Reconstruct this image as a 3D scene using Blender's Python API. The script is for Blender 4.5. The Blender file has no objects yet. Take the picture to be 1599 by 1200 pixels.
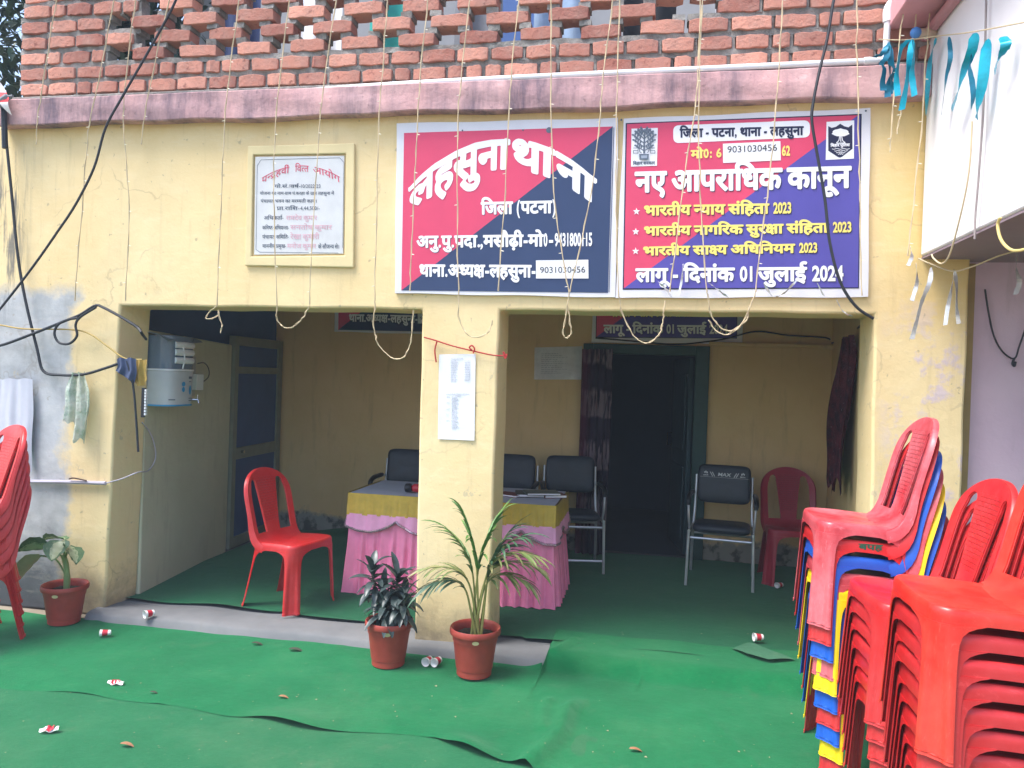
import bpy, bmesh, math, random
from math import sin, cos, pi, radians, sqrt, atan2, exp
from mathutils import Vector, Matrix
from mathutils.geometry import delaunay_2d_cdt
random.seed(7)
C = bpy.context.scene.collection
S = bpy.context.scene

# ------------------------------------------------------------------ camera
CAM_H = 1.6
FPX = 1180.0
_y, _p, _r = radians(10.51), radians(-.45), radians(1.94)
_f = Vector((-sin(_y)*cos(_p), cos(_y)*cos(_p), sin(_p)))
_rt = Vector((cos(_y), sin(_y), 0)); _up = _rt.cross(_f)
_rt, _up = cos(_r)*_rt+sin(_r)*_up, -sin(_r)*_rt+cos(_r)*_up
cam = bpy.data.cameras.new('camera'); cam_o = bpy.data.objects.new('camera', cam); C.objects.link(cam_o)
cam.sensor_width = 36; cam.lens = 36*FPX/1599; cam.clip_end = 400; cam.clip_start = .05
mw = Matrix((( _rt.x, _up.x, -_f.x, 0), (_rt.y, _up.y, -_f.y, 0), (_rt.z, _up.z, -_f.z, CAM_H), (0, 0, 0, 1)))
cam_o.matrix_world = mw
S.camera = cam_o

# ------------------------------------------------------------------ light
SUN_EL, SUN_AZ = radians(62), radians(-58)          # azimuth measured from -y (behind the viewer) towards -x
w = bpy.data.worlds.new('World'); S.world = w; w.use_nodes = True
nt = w.node_tree; bg = nt.nodes['Background']
sky = nt.nodes.new('ShaderNodeTexSky'); sky.sky_type = 'NISHITA'; sky.sun_disc = False
sky.sun_elevation = SUN_EL; sky.sun_rotation = pi + SUN_AZ*-1; sky.air_density = 1.0; sky.dust_density = 2.5; sky.ozone_density = .8
nt.links.new(sky.outputs[0], bg.inputs[0]); bg.inputs[1].default_value = .15
sun = bpy.data.lights.new('sun', 'SUN'); sun.energy = 2.0; sun.angle = radians(26); sun.color = (1, .975, .95)
sun_o = bpy.data.objects.new('sun', sun); C.objects.link(sun_o)
sd = Vector((sin(SUN_AZ)*cos(SUN_EL), -cos(SUN_AZ)*cos(SUN_EL), sin(SUN_EL)))   # towards the sun
sun_o.rotation_euler = (-sd).to_track_quat('-Z', 'Y').to_euler()
sun_o.location = sd*30
S.view_settings.view_transform = 'Standard'; S.view_settings.look = 'None'
S.view_settings.exposure = 1.38; S.view_settings.gamma = 1

# ------------------------------------------------------------------ picking points on real planes
def ray(px, py): return (px-799.5)/FPX*_rt-(py-600)/FPX*_up+_f
CP = Vector((0, 0, CAM_H))
def at_y(px, py, y): d = ray(px, py); return CP+d*(y/d.y)
def at_x(px, py, x): d = ray(px, py); return CP+d*(x/d.x)
def at_z(px, py, z): d = ray(px, py); return CP+d*((z-CAM_H)/d.z)
def at_d(px, py, d): return CP+ray(px, py)*d

D = 4.25          # the front wall's plane
FLOOR = .05       # verandah floor
BACK = 6.85       # verandah back wall

# ------------------------------------------------------------------ materials
def lin(c):
    c /= 255
    return c/12.92 if c <= .04045 else ((c+.055)/1.055)**2.4
def rgb(r, g, b): return (lin(r), lin(g), lin(b), 1)
class NT:
    def __init__(s, name):
        s.m = bpy.data.materials.new(name); s.m.use_nodes = True; s.t = s.m.node_tree; s.b = s.t.nodes['Principled BSDF']
    def n(s, typ, **k):
        q = s.t.nodes.new(typ)
        for a, v in k.items():
            if a.startswith('i_'):
                key = a[2:]
                q.inputs[int(key) if key.isdigit() else key].default_value = v
            else: setattr(q, a, v)
        return q
    def l(s, a, b): s.t.links.new(a, b)
    def pos(s): return s.n('ShaderNodeNewGeometry').outputs['Position']
    def obj(s): return s.n('ShaderNodeTexCoord').outputs['Object']
    def scale(s, vec, sc):
        q = s.n('ShaderNodeMapping'); q.inputs['Scale'].default_value = sc; s.l(vec, q.inputs[0]); return q.outputs[0]
    def noise(s, vec, sc, det=4, rough=.6, dist=0):
        q = s.n('ShaderNodeTexNoise'); q.inputs['Scale'].default_value = sc; q.inputs['Detail'].default_value = det
        q.inputs['Roughness'].default_value = rough; q.inputs['Distortion'].default_value = dist
        if vec is not None: s.l(vec, q.inputs[0])
        return q.outputs[0]
    def ramp(s, v, lo, hi, a=0., b=1.):
        q = s.n('ShaderNodeMapRange'); q.inputs[1].default_value = lo; q.inputs[2].default_value = hi
        q.inputs[3].default_value = a; q.inputs[4].default_value = b; s.l(v, q.inputs[0]); return q.outputs[0]
    def mix(s, f, a, b, mode='MIX'):
        q = s.n('ShaderNodeMix', data_type='RGBA', blend_type=mode)
        for v, i in ((f, 0), (a, 6), (b, 7)):
            if isinstance(v, (float, int, tuple)): q.inputs[i].default_value = v
            else: s.l(v, q.inputs[i])
        return q.outputs[2]
    def math(s, op, a, b=0.):
        q = s.n('ShaderNodeMath', operation=op)
        for v, i in ((a, 0), (b, 1)):
            if isinstance(v, (float, int)): q.inputs[i].default_value = v
            else: s.l(v, q.inputs[i])
        return q.outputs[0]
    def xyz(s, vec):
        q = s.n('ShaderNodeSeparateXYZ'); s.l(vec, q.inputs[0]); return q.outputs
    def col(s, c): s.l(c, s.b.inputs['Base Color'])
    def bump(s, h, st=.3, d=.01):
        q = s.n('ShaderNodeBump'); q.inputs['Strength'].default_value = st; q.inputs['Distance'].default_value = d
        s.l(h, q.inputs['Height']); s.l(q.outputs[0], s.b.inputs['Normal'])
    def set(s, rough=.6, metal=0, spec=.5, **k):
        s.b.inputs['Roughness'].default_value = rough; s.b.inputs['Metallic'].default_value = metal
        s.b.inputs['Specular IOR Level'].default_value = spec
        return s
MATS = {}
def simple(name, c, rough=.6, metal=0, var=.12, sc=12, spec=.4, bump=0, coord='obj', bsc=None):
    """a slightly uneven one-colour finish"""
    if name in MATS: return MATS[name]
    q = NT(name); q.set(rough, metal, spec)
    v = q.obj() if coord == 'obj' else q.pos()
    nz = q.noise(v, sc, 5)
    dark = tuple(x*(1-var) for x in c[:3])+(1,); lite = tuple(min(1, x*(1+var)) for x in c[:3])+(1,)
    q.col(q.mix(q.ramp(nz, .3, .7), dark, lite))
    if bump: q.bump(q.noise(v, bsc or sc*6, 4), bump, .004)
    MATS[name] = q.m
    return q.m

def m_front_wall():
    q = NT('cream_wall_paint'); q.set(.85, 0, .2)
    p = q.pos(); x, y, z = q.xyz(p)
    base = q.mix(q.ramp(q.noise(p, 1.3, 5), .35, .7), rgb(229, 204, 153), rgb(237, 216, 169))
    # yellower right under the cornice, and a yellower coat on the right-hand pier
    n2 = q.noise(p, 3, 5)
    band = q.math('ADD', q.ramp(z, 2.7, 3.15), q.math('MULTIPLY', q.math('SUBTRACT', n2, .5), 1.4))
    base = q.mix(q.math('MULTIPLY', q.ramp(band, .65, 1.15), .5), base, rgb(212, 178, 100))
    pier = q.math('MULTIPLY', q.ramp(x, 1.05, 1.35), q.ramp(q.math('ADD', z, q.math('MULTIPLY', n2, .5)), 2.1, 2.5))
    base = q.mix(q.math('MULTIPLY', pier, .6), base, rgb(216, 184, 104))
    # scuffed lilac-white patches low on the right pier
    lil = q.math('MULTIPLY', q.ramp(x, 1.15, 1.3), q.ramp(q.noise(p, 5, 6, .7), .52, .6))
    lil = q.math('MULTIPLY', lil, q.ramp(z, 2.15, 1.8))
    base = q.mix(q.math('MULTIPLY', lil, .75), base, rgb(206, 190, 206))
    # bare grey distemper area at the left end, ragged edge
    e = q.math('ADD', q.math('MULTIPLY', x, -1.), q.math('MULTIPLY', q.math('SUBTRACT', q.noise(p, 2.4, 6, .65), .5), .55))
    g = q.math('MULTIPLY', q.ramp(e, 3.64, 3.72), q.ramp(q.math('ADD', z, q.math('MULTIPLY', n2, .35)), 2.27, 2.18))
    grey = q.mix(q.ramp(q.noise(p, 6, 6), .3, .7), rgb(158, 163, 168), rgb(196, 200, 205))
    base = q.mix(q.math('MULTIPLY', g, .95), base, grey)
    # vertical dark run of water at the far left
    st = q.noise(q.scale(p, (14, 1, 1.1)), 1.6, 5, .7)
    run = q.math('MULTIPLY', q.ramp(x, -3.98, -4.12), q.ramp(st, .5, .6))
    run = q.math('MULTIPLY', run, q.math('MULTIPLY', q.ramp(z, 1.8, 2.2), q.ramp(z, 3.1, 2.7)))
    base = q.mix(q.math('MULTIPLY', run, .8), base, rgb(86, 92, 100))
    # faint drips and grime
    dr = q.noise(q.scale(p, (9, 9, .7)), 2.2, 6, .7)
    base = q.mix(q.math('MULTIPLY', q.ramp(dr, .56, .72), .16), base, rgb(120, 104, 80))
    # damp, blackened foot of the wall
    damp = q.math('ADD', z, q.math('MULTIPLY', q.math('SUBTRACT', q.noise(p, 5, 6, .7), .5), .55))
    base = q.mix(q.math('MULTIPLY', q.ramp(damp, .30, .0), .8), base, rgb(96, 92, 86))
    bl = q.math('MULTIPLY', q.ramp(damp, .62, .2), q.ramp(x, -3.42, -3.75))
    base = q.mix(q.math('MULTIPLY', bl, .85), base, rgb(64, 68, 74))
    # hairline cracks and trowel marks
    vo = q.n('ShaderNodeTexVoronoi', feature='DISTANCE_TO_EDGE'); vo.inputs['Scale'].default_value = 1.15
    wp_ = q.n('ShaderNodeVectorMath', operation='ADD'); nz_ = q.n('ShaderNodeTexNoise'); nz_.inputs['Scale'].default_value = 3.; nz_.inputs['Detail'].default_value = 6
    ms_ = q.n('ShaderNodeVectorMath', operation='SCALE'); ms_.inputs['Scale'].default_value = .55; q.l(p, nz_.inputs[0]); q.l(nz_.outputs['Color'], ms_.inputs[0]); q.l(p, wp_.inputs[0]); q.l(ms_.outputs[0], wp_.inputs[1]); q.l(wp_.outputs[0], vo.inputs['Vector'])
    crk = q.math('MULTIPLY', q.ramp(vo.outputs['Distance'], .010, .003), q.ramp(q.noise(p, 1.7, 3), .50, .60))
    base = q.mix(q.math('MULTIPLY', crk, .25), base, rgb(128, 112, 92))
    tro = q.noise(q.scale(p, (1.2, 1.2, 5.)), 4, 6, .7)
    base = q.mix(q.math('MULTIPLY', q.ramp(tro, .52, .75), .14), base, rgb(250, 240, 214))
    chip = q.math('MULTIPLY', q.ramp(q.noise(p, 7, 5, .75), .66, .68), q.ramp(z, 2.3, 1.6))
    base = q.mix(q.math('MULTIPLY', chip, .6), base, rgb(190, 178, 150))
    spots = q.ramp(q.noise(p, 22, 3, .5), .70, .74)
    base = q.mix(q.math('MULTIPLY', spots, .5), base, rgb(150, 140, 122))
    q.col(base)
    h = q.math('ADD', q.math('MULTIPLY', q.noise(p, 5, 6, .6), 1.), q.math('MULTIPLY', q.noise(p, 60, 3), .12))
    q.bump(h, .35, .02)
    return q.m
def m_inner(name, a, b, foot=True):
    q = NT(name); q.set(.9, 0, .15)
    p = q.pos(); x, y, z = q.xyz(p)
    base = q.mix(q.ramp(q.noise(p, 1.6, 6), .3, .7), a, b)
    base = q.mix(q.math('MULTIPLY', q.ramp(q.noise(q.scale(p, (6, 6, .8)), 2, 6, .7), .55, .75), .25), base, rgb(110, 104, 92))
    if foot:
        dmp = q.math('ADD', z, q.math('MULTIPLY', q.math('SUBTRACT', q.noise(p, 4, 6, .7), .5), .3))
        base = q.mix(q.ramp(dmp, .25, .2), base, rgb(150, 148, 140))
        base = q.mix(q.math('MULTIPLY', q.ramp(q.noise(p, 9, 6), .5, .6), q.ramp(dmp, .28, .2)), base, rgb(92, 92, 90))
    q.col(base); q.bump(q.noise(p, 7, 6), .3, .02)
    return q.m
def m_cornice():
    q = NT('pink_cornice_paint'); q.set(.85, 0, .2)
    p = q.pos(); x, y, z = q.xyz(p)
    base = q.mix(q.ramp(q.noise(p, 3, 6), .3, .7), rgb(198, 154, 154), rgb(218, 178, 176))
    blot = q.noise(q.scale(p, (1, 1, .25)), 3.2, 5, .65)
    st = q.noise(q.scale(p, (7, 4, .9)), 1.6, 6, .72)
    k = q.math('MULTIPLY', q.ramp(blot, .38, .60), q.ramp(st, .25, .62))
    base = q.mix(q.math('MULTIPLY', k, .88), base, rgb(98, 88, 102))
    base = q.mix(q.math('MULTIPLY', q.ramp(q.noise(p, 30, 4), .62, .7), .5), base, rgb(120, 98, 104))
    q.col(base); q.bump(q.noise(p, 12, 6), .5, .02)
    return q.m
def m_brick():
    q = NT('red_brick'); q.set(.9, 0, .15)
    p = q.pos()
    oi = q.n('ShaderNodeAttribute', attribute_name='tint')
    t = oi.outputs['Fac']
    base = q.mix(t, rgb(160, 104, 92), rgb(218, 156, 136))
    base = q.mix(q.math('MULTIPLY', q.ramp(q.noise(p, 9, 6, .7), .42, .7), .65), base, rgb(178, 142, 130))
    base = q.mix(q.math('MULTIPLY', q.ramp(q.noise(p, 26, 4, .6), .6, .7), .6), base, rgb(112, 62, 56))
    q.col(base); q.bump(q.noise(p, 40, 5, .7), .8, .012)
    return q.m
def m_mortar():
    q = NT('grey_mortar'); q.set(.95, 0, .1)
    p = q.pos()
    q.col(q.mix(q.ramp(q.noise(p, 14, 6), .3, .7), rgb(122, 119, 116), rgb(174, 170, 164))); q.bump(q.noise(p, 35, 6, .7), 1., .02)
    return q.m
def m_carpet(name, a, b, dirt, rough=1.):
    q = NT(name); q.set(rough, 0, .05)
    p = q.pos()
    base = q.mix(q.ramp(q.noise(p, 2.2, 6, .6), .3, .7), a, b)
    base = q.mix(q.math('MULTIPLY', q.ramp(q.noise(p, 1.1, 5, .6), .5, .75), dirt), base, rgb(112, 118, 92))
    base = q.mix(q.math('MULTIPLY', q.ramp(q.noise(p, 60, 3, .6), .64, .72), dirt*.9), base, rgb(126, 132, 108))
    base = q.mix(q.ramp(q.noise(p, 13, 6, .7), .3, .7, 0, .30), base, tuple(v*.6 for v in a[:3])+(1,))
    base = q.mix(q.ramp(q.noise(q.scale(p, (1., 5., 1.)), 34, 4, .7), .45, .75, 0, .30), base, tuple(min(1, v*1.5) for v in b[:3])+(1,))
    base = q.mix(q.ramp(q.noise(p, 5, 5, .7), .58, .72, 0, dirt*.8), base, rgb(96, 112, 88))
    base = q.mix(q.ramp(q.noise(p, 420, 2), .35, .65, 0, .35), base, tuple(v*.55 for v in a[:3])+(1,))
    q.col(base)
    h = q.math('ADD', q.noise(p, 300, 3), q.math('MULTIPLY', q.noise(p, 9, 4), 2.))
    q.bump(h, .5, .006)
    q.b.inputs['Sheen Weight'].default_value = .25; q.b.inputs['Sheen Tint'].default_value = (.5, .9, .6, 1)
    return q.m
def m_plastic(name, c, fade, famt):
    q = NT(name); q.set(.36, 0, .5)
    v = q.obj(); p = q.pos()
    nz = q.noise(v, 3.5, 6, .65)
    base = q.mix(q.math('MULTIPLY', q.ramp(nz, .36, .66), famt), c, fade)
    sc = q.noise(q.scale(p, (2, 34, 3)), 7, 6, .75)
    base = q.mix(q.math('MULTIPLY', q.ramp(sc, .57, .70), famt*.8), base, tuple(min(1, x*1.3+.03) for x in fade[:3])+(1,))
    base = q.mix(q.math('MULTIPLY', q.ramp(q.noise(p, 18, 5, .7), .6, .75), .25), base, tuple(x*.45 for x in c[:3])+(1,))
    q.col(base)
    q.l(q.ramp(q.noise(v, 9, 5), .3, .7, .28, .5), q.b.inputs['Roughness'])
    q.bump(q.noise(v, 14, 4), .06, .01)
    return q.m
def m_weave(name, src):
    """the basket weave moulded into the back splat"""
    m = src.copy(); m.name = name; t = m.node_tree
    tc = t.nodes.new('ShaderNodeTexCoord'); br = t.nodes.new('ShaderNodeTexBrick')
    mp = t.nodes.new('ShaderNodeMapping'); mp.inputs['Rotation'].default_value = (radians(90), 0, 0)
    t.links.new(tc.outputs['Object'], mp.inputs[0]); t.links.new(mp.outputs[0], br.inputs[0])
    br.inputs['Scale'].default_value = 1; br.inputs['Brick Width'].default_value = .034; br.inputs['Row Height'].default_value = .017
    br.inputs['Mortar Size'].default_value = .0022; br.inputs['Mortar Smooth'].default_value = .5
    bp = t.nodes.new('ShaderNodeBump'); bp.invert = True; bp.inputs['Strength'].default_value = .8; bp.inputs['Distance'].default_value = .004
    t.links.new(br.outputs['Fac'], bp.inputs['Height']); b = t.nodes['Principled BSDF']; t.links.new(bp.outputs[0], b.inputs['Normal'])
    old = b.inputs['Base Color'].links[0].from_socket
    mx = t.nodes.new('ShaderNodeMix'); mx.data_type = 'RGBA'; mx.blend_type = 'MULTIPLY'
    mm = t.nodes.new('ShaderNodeMath'); mm.operation = 'MULTIPLY'; mm.inputs[1].default_value = .45
    t.links.new(br.outputs['Fac'], mm.inputs[0]); t.links.new(mm.outputs[0], mx.inputs[0])
    t.links.new(old, mx.inputs[6]); mx.inputs[7].default_value = (.45, .35, .35, 1); t.links.new(mx.outputs[2], b.inputs['Base Color'])
    return m

# ------------------------------------------------------------------ mesh building
class MB:
    def __init__(s): s.v = []; s.f = []; s.mi = []; s.tint = None
    def add(s, vs, fs, mi=0):
        o = len(s.v); s.v += [tuple(v) for v in vs]; s.f += [tuple(i+o for i in f) for f in fs]; s.mi += [mi]*len(fs); return s
    def quad(s, a, b, c, d, mi=0): return s.add([a, b, c, d], [(0, 1, 2, 3)], mi)
    def box(s, lo, hi, mi=0, mat=None):
        x0, y0, z0 = lo; x1, y1, z1 = hi
        vs = [Vector(p) for p in ((x0,y0,z0),(x1,y0,z0),(x1,y1,z0),(x0,y1,z0),(x0,y0,z1),(x1,y0,z1),(x1,y1,z1),(x0,y1,z1))]
        if mat: vs = [mat @ v for v in vs]
        return s.add(vs, [(3,2,1,0),(4,5,6,7),(0,1,5,4),(1,2,6,5),(2,3,7,6),(3,0,4,7)], mi)
    def grid(s, fn, nu, nv, mi=0, wrap=False):
        o = len(s.v)
        for i in range(nu+1):
            for j in range(nv+1): s.v.append(tuple(fn(i/nu, j/nv)))
        for i in range(nu):
            for j in range(nv):
                a = o+i*(nv+1)+j; s.f.append((a, a+nv+1, a+nv+2, a+1)); s.mi.append(mi)
        return s
    def tube(s, pts, r, n=8, caps=True, mi=0):
        pts = [Vector(p) for p in pts]; o = len(s.v); m = len(pts)
        t0 = (pts[1]-pts[0]).normalized(); up = Vector((0, 0, 1)) if abs(t0.z) < .9 else Vector((1, 0, 0))
        u = t0.cross(up).normalized()
        for i, p in enumerate(pts):
            t = (pts[min(i+1, m-1)]-pts[max(i-1, 0)])
            t = t.normalized() if t.length > 1e-9 else t0
            u = (u-t*u.dot(t)); u = u.normalized() if u.length > 1e-6 else t.orthogonal().normalized(); v = t.cross(u)
            rr = r[i] if isinstance(r, (list, tuple)) else r
            for k in range(n): s.v.append(tuple(p+u*cos(2*pi*k/n)*rr+v*sin(2*pi*k/n)*rr))
        for i in range(m-1):
            for k in range(n):
                a = o+i*n+k; b = o+i*n+(k+1) % n; s.f.append((a, b, b+n, a+n)); s.mi.append(mi)
        if caps: s.f.append(tuple(o+k for k in range(n))[::-1]); s.f.append(tuple(o+(m-1)*n+k for k in range(n))); s.mi += [mi, mi]
        return s
    def lathe(s, prof, n=32, c=(0, 0, 0), mi=0):
        o = len(s.v)
        for r, z in prof:
            for k in range(n): s.v.append((c[0]+r*cos(2*pi*k/n), c[1]+r*sin(2*pi*k/n), c[2]+z))
        for i in range(len(prof)-1):
            for k in range(n):
                a = o+i*n+k; b = o+i*n+(k+1) % n; s.f.append((a, b, b+n, a+n)); s.mi.append(mi)
        return s
    def build(s, name, mat, parent=None, smooth=True, bevel=0, solid=0, angle=40, loc=None):
        me = bpy.data.meshes.new(name); me.from_pydata(s.v, [], s.f)
        mats = mat if isinstance(mat, (list, tuple)) else [mat]
        for m in mats: me.materials.append(m)
        for p, i in zip(me.polygons, s.mi): p.material_index = i
        if s.tint is not None:
            at = me.attributes.new('tint', 'FLOAT', 'FACE')
            for i, v in enumerate(s.tint): at.data[i].value = v
        bm = bmesh.new(); bm.from_mesh(me)
        if solid:
            bmesh.ops.remove_doubles(bm, verts=bm.verts, dist=1e-5)
            bmesh.ops.recalc_face_normals(bm, faces=bm.faces)
            bmesh.ops.solidify(bm, geom=bm.faces[:], thickness=solid)
        bmesh.ops.recalc_face_normals(bm, faces=bm.faces)
        bm.to_mesh(me); bm.free()
        if smooth:
            for p in me.polygons: p.use_smooth = True
            me.set_sharp_from_angle(angle=radians(angle))
        o = bpy.data.objects.new(name, me); C.objects.link(o)
        if parent:
            o.parent = parent
            o.matrix_parent_inverse = Matrix.Identity(4)
        if loc is not None: o.location = loc
        if bevel:
            b = o.modifiers.new('bevel', 'BEVEL'); b.width = bevel; b.segments = 2; b.limit_method = 'ANGLE'; b.angle_limit = radians(50)
        return o
def shift(mb, d):
    d = Vector(d); mb.v = [tuple(Vector(v)-d) for v in mb.v]; return mb
def tag(o, label=None, cat=None, group=None, kind=None):
    if label: o['label'] = label
    if cat: o['category'] = cat
    if group: o['group'] = group
    if kind: o['kind'] = kind
    return o
def thing(name, label, cat, loc=(0, 0, 0), rz=0, group=None):
    o = bpy.data.objects.new(name, None); C.objects.link(o); o.empty_display_size = .1
    o.location = loc; o.rotation_euler = (0, 0, rz)
    return tag(o, label, cat, group)
def part(mb, name, mat, root, **k):
    """mesh given in world space, hung under root"""
    return shift(mb, root.location).build(name, mat, root, **k)
def dup(root, loc=None, rz=None, label=None, group=None):
    r = root.copy(); C.objects.link(r)
    if loc is not None: r.location = loc
    if rz is not None: r.rotation_euler = (0, 0, rz)
    if label: r['label'] = label
    if group: r['group'] = group
    for ch in list(root.children):
        c = ch.copy(); C.objects.link(c); c.parent = r
        for g in list(ch.children):
            d = g.copy(); C.objects.link(d); d.parent = c
    return r
def catmull(pts, n=6):
    pts = [Vector(p) for p in pts]
    if len(pts) < 3: return pts
    P = [pts[0]*2-pts[1]]+pts+[pts[-1]*2-pts[-2]]; out = []
    for i in range(1, len(P)-2):
        a, b, c, d = P[i-1:i+3]
        for k in range(n):
            t = k/n
            out.append(.5*((2*b)+(c-a)*t+(2*a-5*b+4*c-d)*t*t+(3*b-a-3*c+d)*t**3))
    out.append(pts[-1]); return out
def smooth01(t): t = max(0, min(1, t)); return t*t*(3-2*t)
# ------------------------------------------------------------------ shared finishes
M_WALL = m_front_wall()
M_IN = m_inner('cream_inner_wall', rgb(216, 184, 132), rgb(226, 196, 146))
M_SIDE = m_inner('shade_greyed_cream_wall', rgb(192, 190, 164), rgb(206, 204, 178), foot=False)  # cream wall greyed, the verandah shade is mixed into its colour
M_CORN = m_cornice(); M_BRICK = m_brick(); M_MORT = m_mortar()
M_CONC = m_inner('grey_cement', rgb(98, 101, 104), rgb(128, 129, 130), foot=False)
M_WHITEWALL = simple('white_limewash', rgb(238, 236, 238), .9, 0, .03, 3, .2, .2, 'pos', 30)
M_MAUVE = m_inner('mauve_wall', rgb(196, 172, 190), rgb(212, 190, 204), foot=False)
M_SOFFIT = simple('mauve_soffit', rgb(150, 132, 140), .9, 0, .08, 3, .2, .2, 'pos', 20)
M_PINK = simple('dusty_pink_paint', rgb(206, 150, 156), .85, 0, .12, 4, .2, .3, 'pos', 20)
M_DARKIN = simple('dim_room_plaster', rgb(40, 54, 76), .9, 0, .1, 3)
M_NAVY = simple('navy_door_panel', rgb(54, 82, 134), .5, 0, .1, 5)
M_BLUEPANEL = simple('blue_panel_paint', rgb(66, 96, 150), .7, 0, .08, 3)
M_FRAME = simple('grey_green_frame_paint', rgb(128, 132, 118), .6, 0, .1, 8)
M_GREENFRAME = simple('dark_green_frame_paint', rgb(22, 66, 64), .5, 0, .15, 8)
M_GREENLEAF = simple('dark_teal_door_paint', rgb(28, 62, 72), .5, 0, .15, 6)
M_PVC = simple('white_pvc', rgb(232, 234, 238), .35, 0, .04, 8)
M_GREYPVC = simple('grey_pvc', rgb(176, 172, 186), .5, 0, .08, 8)
M_BLACK = simple('black_cable_rubber', rgb(38, 42, 50), .5, 0, .1, 20)
M_STEEL = simple('bright_steel', rgb(190, 192, 196), .22, 1., .05, 10)
M_WHITEPLASTIC = simple('white_plastic', rgb(225, 228, 232), .35, 0, .03, 8)
M_PAPER = simple('white_paper', rgb(232, 234, 240), .8, 0, .03, 6)
M_SOIL = simple('dark_potting_soil', rgb(60, 56, 50), 1., 0, .4, 60, .1, 1., 'obj', 80)

# ------------------------------------------------------------------ ground
ground = MB().grid(lambda u, v: (-16+32*u, -12+32*v, -.004), 12, 10).build('ground', m_inner('bare_earth', rgb(120, 110, 96), rgb(146, 136, 120), foot=False)); tag(ground, kind='structure')
pf = MB()
pf.box((-3.9, 4.40, -.05), (1.6, 7.0, FLOOR-.004))
tag(pf.build('porch_floor', M_CONC), kind='structure')
kb = MB()
def kerb(u, v):
    x = -3.42+u*2.888
    prof = [(-.03, 0), (-.012, .03), (0, .044), (.03, .052), (.13, .055), (.22, .052), (.26, .045)]
    k = v*(len(prof)-1); i = min(int(k), len(prof)-2); t = k-i
    dy = prof[i][0]*(1-t)+prof[i+1][0]*t; z = prof[i][1]*(1-t)+prof[i+1][1]*t
    wob = .006*sin(x*2.1)+.003*sin(x*6+1)
    return (x, 4.16+dy+wob, z+.004*sin(x*7+2)*(v > .1))
kb.grid(kerb, 60, 12)
tag(kb.build('kerb_strip', M_CONC), kind='structure')

# carpets
import bisect
edge_px = [(-120, 1058), (0, 1072), (150, 1085), (370, 1118), (450, 1130), (550, 1140), (680, 1153), (740, 1178), (800, 1194), (860, 1215), (1000, 1260), (1300, 1330), (1700, 1400)]
EDGE = [at_z(a, b, .01) for a, b in edge_px]
def yedge(x):
    xs = [e.x for e in EDGE]
    if x <= xs[0]: return EDGE[0].y
    if x >= xs[-1]: return EDGE[-1].y
    i = bisect.bisect(xs, x)-1; t = (x-xs[i])/(xs[i+1]-xs[i])
    return EDGE[i].y*(1-t)+EDGE[i+1].y*t
def bump1(x, c, wd): return exp(-((x-c)/wd)**2)
ridge = [at_z(a, b, .02) for a, b in ((912, 1082), (888, 1108), (878, 1140), (852, 1168), (810, 1205), (770, 1240))]
ridge2 = [at_z(a, b, .02) for a, b in ((868, 1082), (853, 1096), (849, 1118), (850, 1140))]
ridge3 = [at_z(a, b, .02) for a, b in ((905, 1008), (885, 1020), (862, 1032))]
def seg_d(p, pts):
    best = (9, 0, 0); L = 0; tot = sum((b-a).length for a, b in zip(pts, pts[1:]))
    for a, b in zip(pts, pts[1:]):
        d = Vector((b.x-a.x, b.y-a.y)); q = Vector((p[0]-a.x, p[1]-a.y)); t = max(0, min(1, q.dot(d)/d.length_squared))
        r = q-d*t; s = d.x*r.y-d.y*r.x
        if r.length < best[0]: best = (r.length, (L+t*d.length)/tot, 1 if s > 0 else -1)
        L += d.length
    return best
xa, xb = at_z(460, 1130, 0).x, at_z(735, 1170, 0).x
def carpet_z(x, y):
    z = .008+.0035*sin(3.1*x+1.7*y)*sin(2.3*y+.7*x)+.0018*sin(9*x+5*y)*sin(3*x-2*y)+.0012*sin(17*x-11*y+2*sin(4*y))
    z += .005*exp(-(((x*.9+y*.45+.15*sin(x*2.2)) % .83-.4)/.035)**2)*(.5+.5*sin(2.7*x-1.9*y))
    z += .060*smooth01((y-4.05)/.22)*smooth01((x+.66)/.14)
    for R, hgt, wd in ((ridge, .038, .055), (ridge2, .016, .03), (ridge3, .018, .035)):
        d, t, s = seg_d((x, y), R)
        if d < wd*3: z += hgt*exp(-(d/(wd if s < 0 else wd*.55))**2)*smooth01(t*5)*smooth01((1.02-t)*8)
    e = y-yedge(x)
    z -= .0022*exp(-(e/.05)**2)
    lift = .030*bump1(x, xa, .18)+.046*bump1(x, xb, .12)
    z += lift*exp(-(e/.10)**2)
    return z
def bright(u, v):
    x = -6+u*9.2
    y0 = yedge(x)
    y0 += -.035*bump1(x, xa+.05, .16)+.02*bump1(x, xa-.18, .1)+.012*sin(x*11)
    y1 = 4.148+.010*sin(x*9)*(x < -.7) if x < -.535 else 4.60+.012*sin(x*9)
    vv = v**1.35 if x < 0 else v
    y = y0+(y1-y0)*vv
    return (x, y, carpet_z(x, y))
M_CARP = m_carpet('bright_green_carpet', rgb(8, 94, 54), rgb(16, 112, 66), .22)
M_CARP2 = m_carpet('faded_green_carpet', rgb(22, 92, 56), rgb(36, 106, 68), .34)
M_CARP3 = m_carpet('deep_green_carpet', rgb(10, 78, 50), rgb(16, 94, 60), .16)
c1 = MB().grid(bright, 420, 150).build('green_carpet', M_CARP, angle=180)
tag(c1, 'bright green carpet spread across the forecourt, rucked into a long fold', 'carpet')
def faded(u, v):
    x = -6+u*9.2; y1 = yedge(x)+.45; y = 1.2+(y1-1.2)*v
    return (x, y, .004+.0015*sin(5*x+2*y))
c2 = MB().grid(faded, 60, 30).build('green_carpet', M_CARP2); tag(c2, 'faded dusty green carpet nearest the viewer, its far edge under the bright one', 'carpet')
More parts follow.
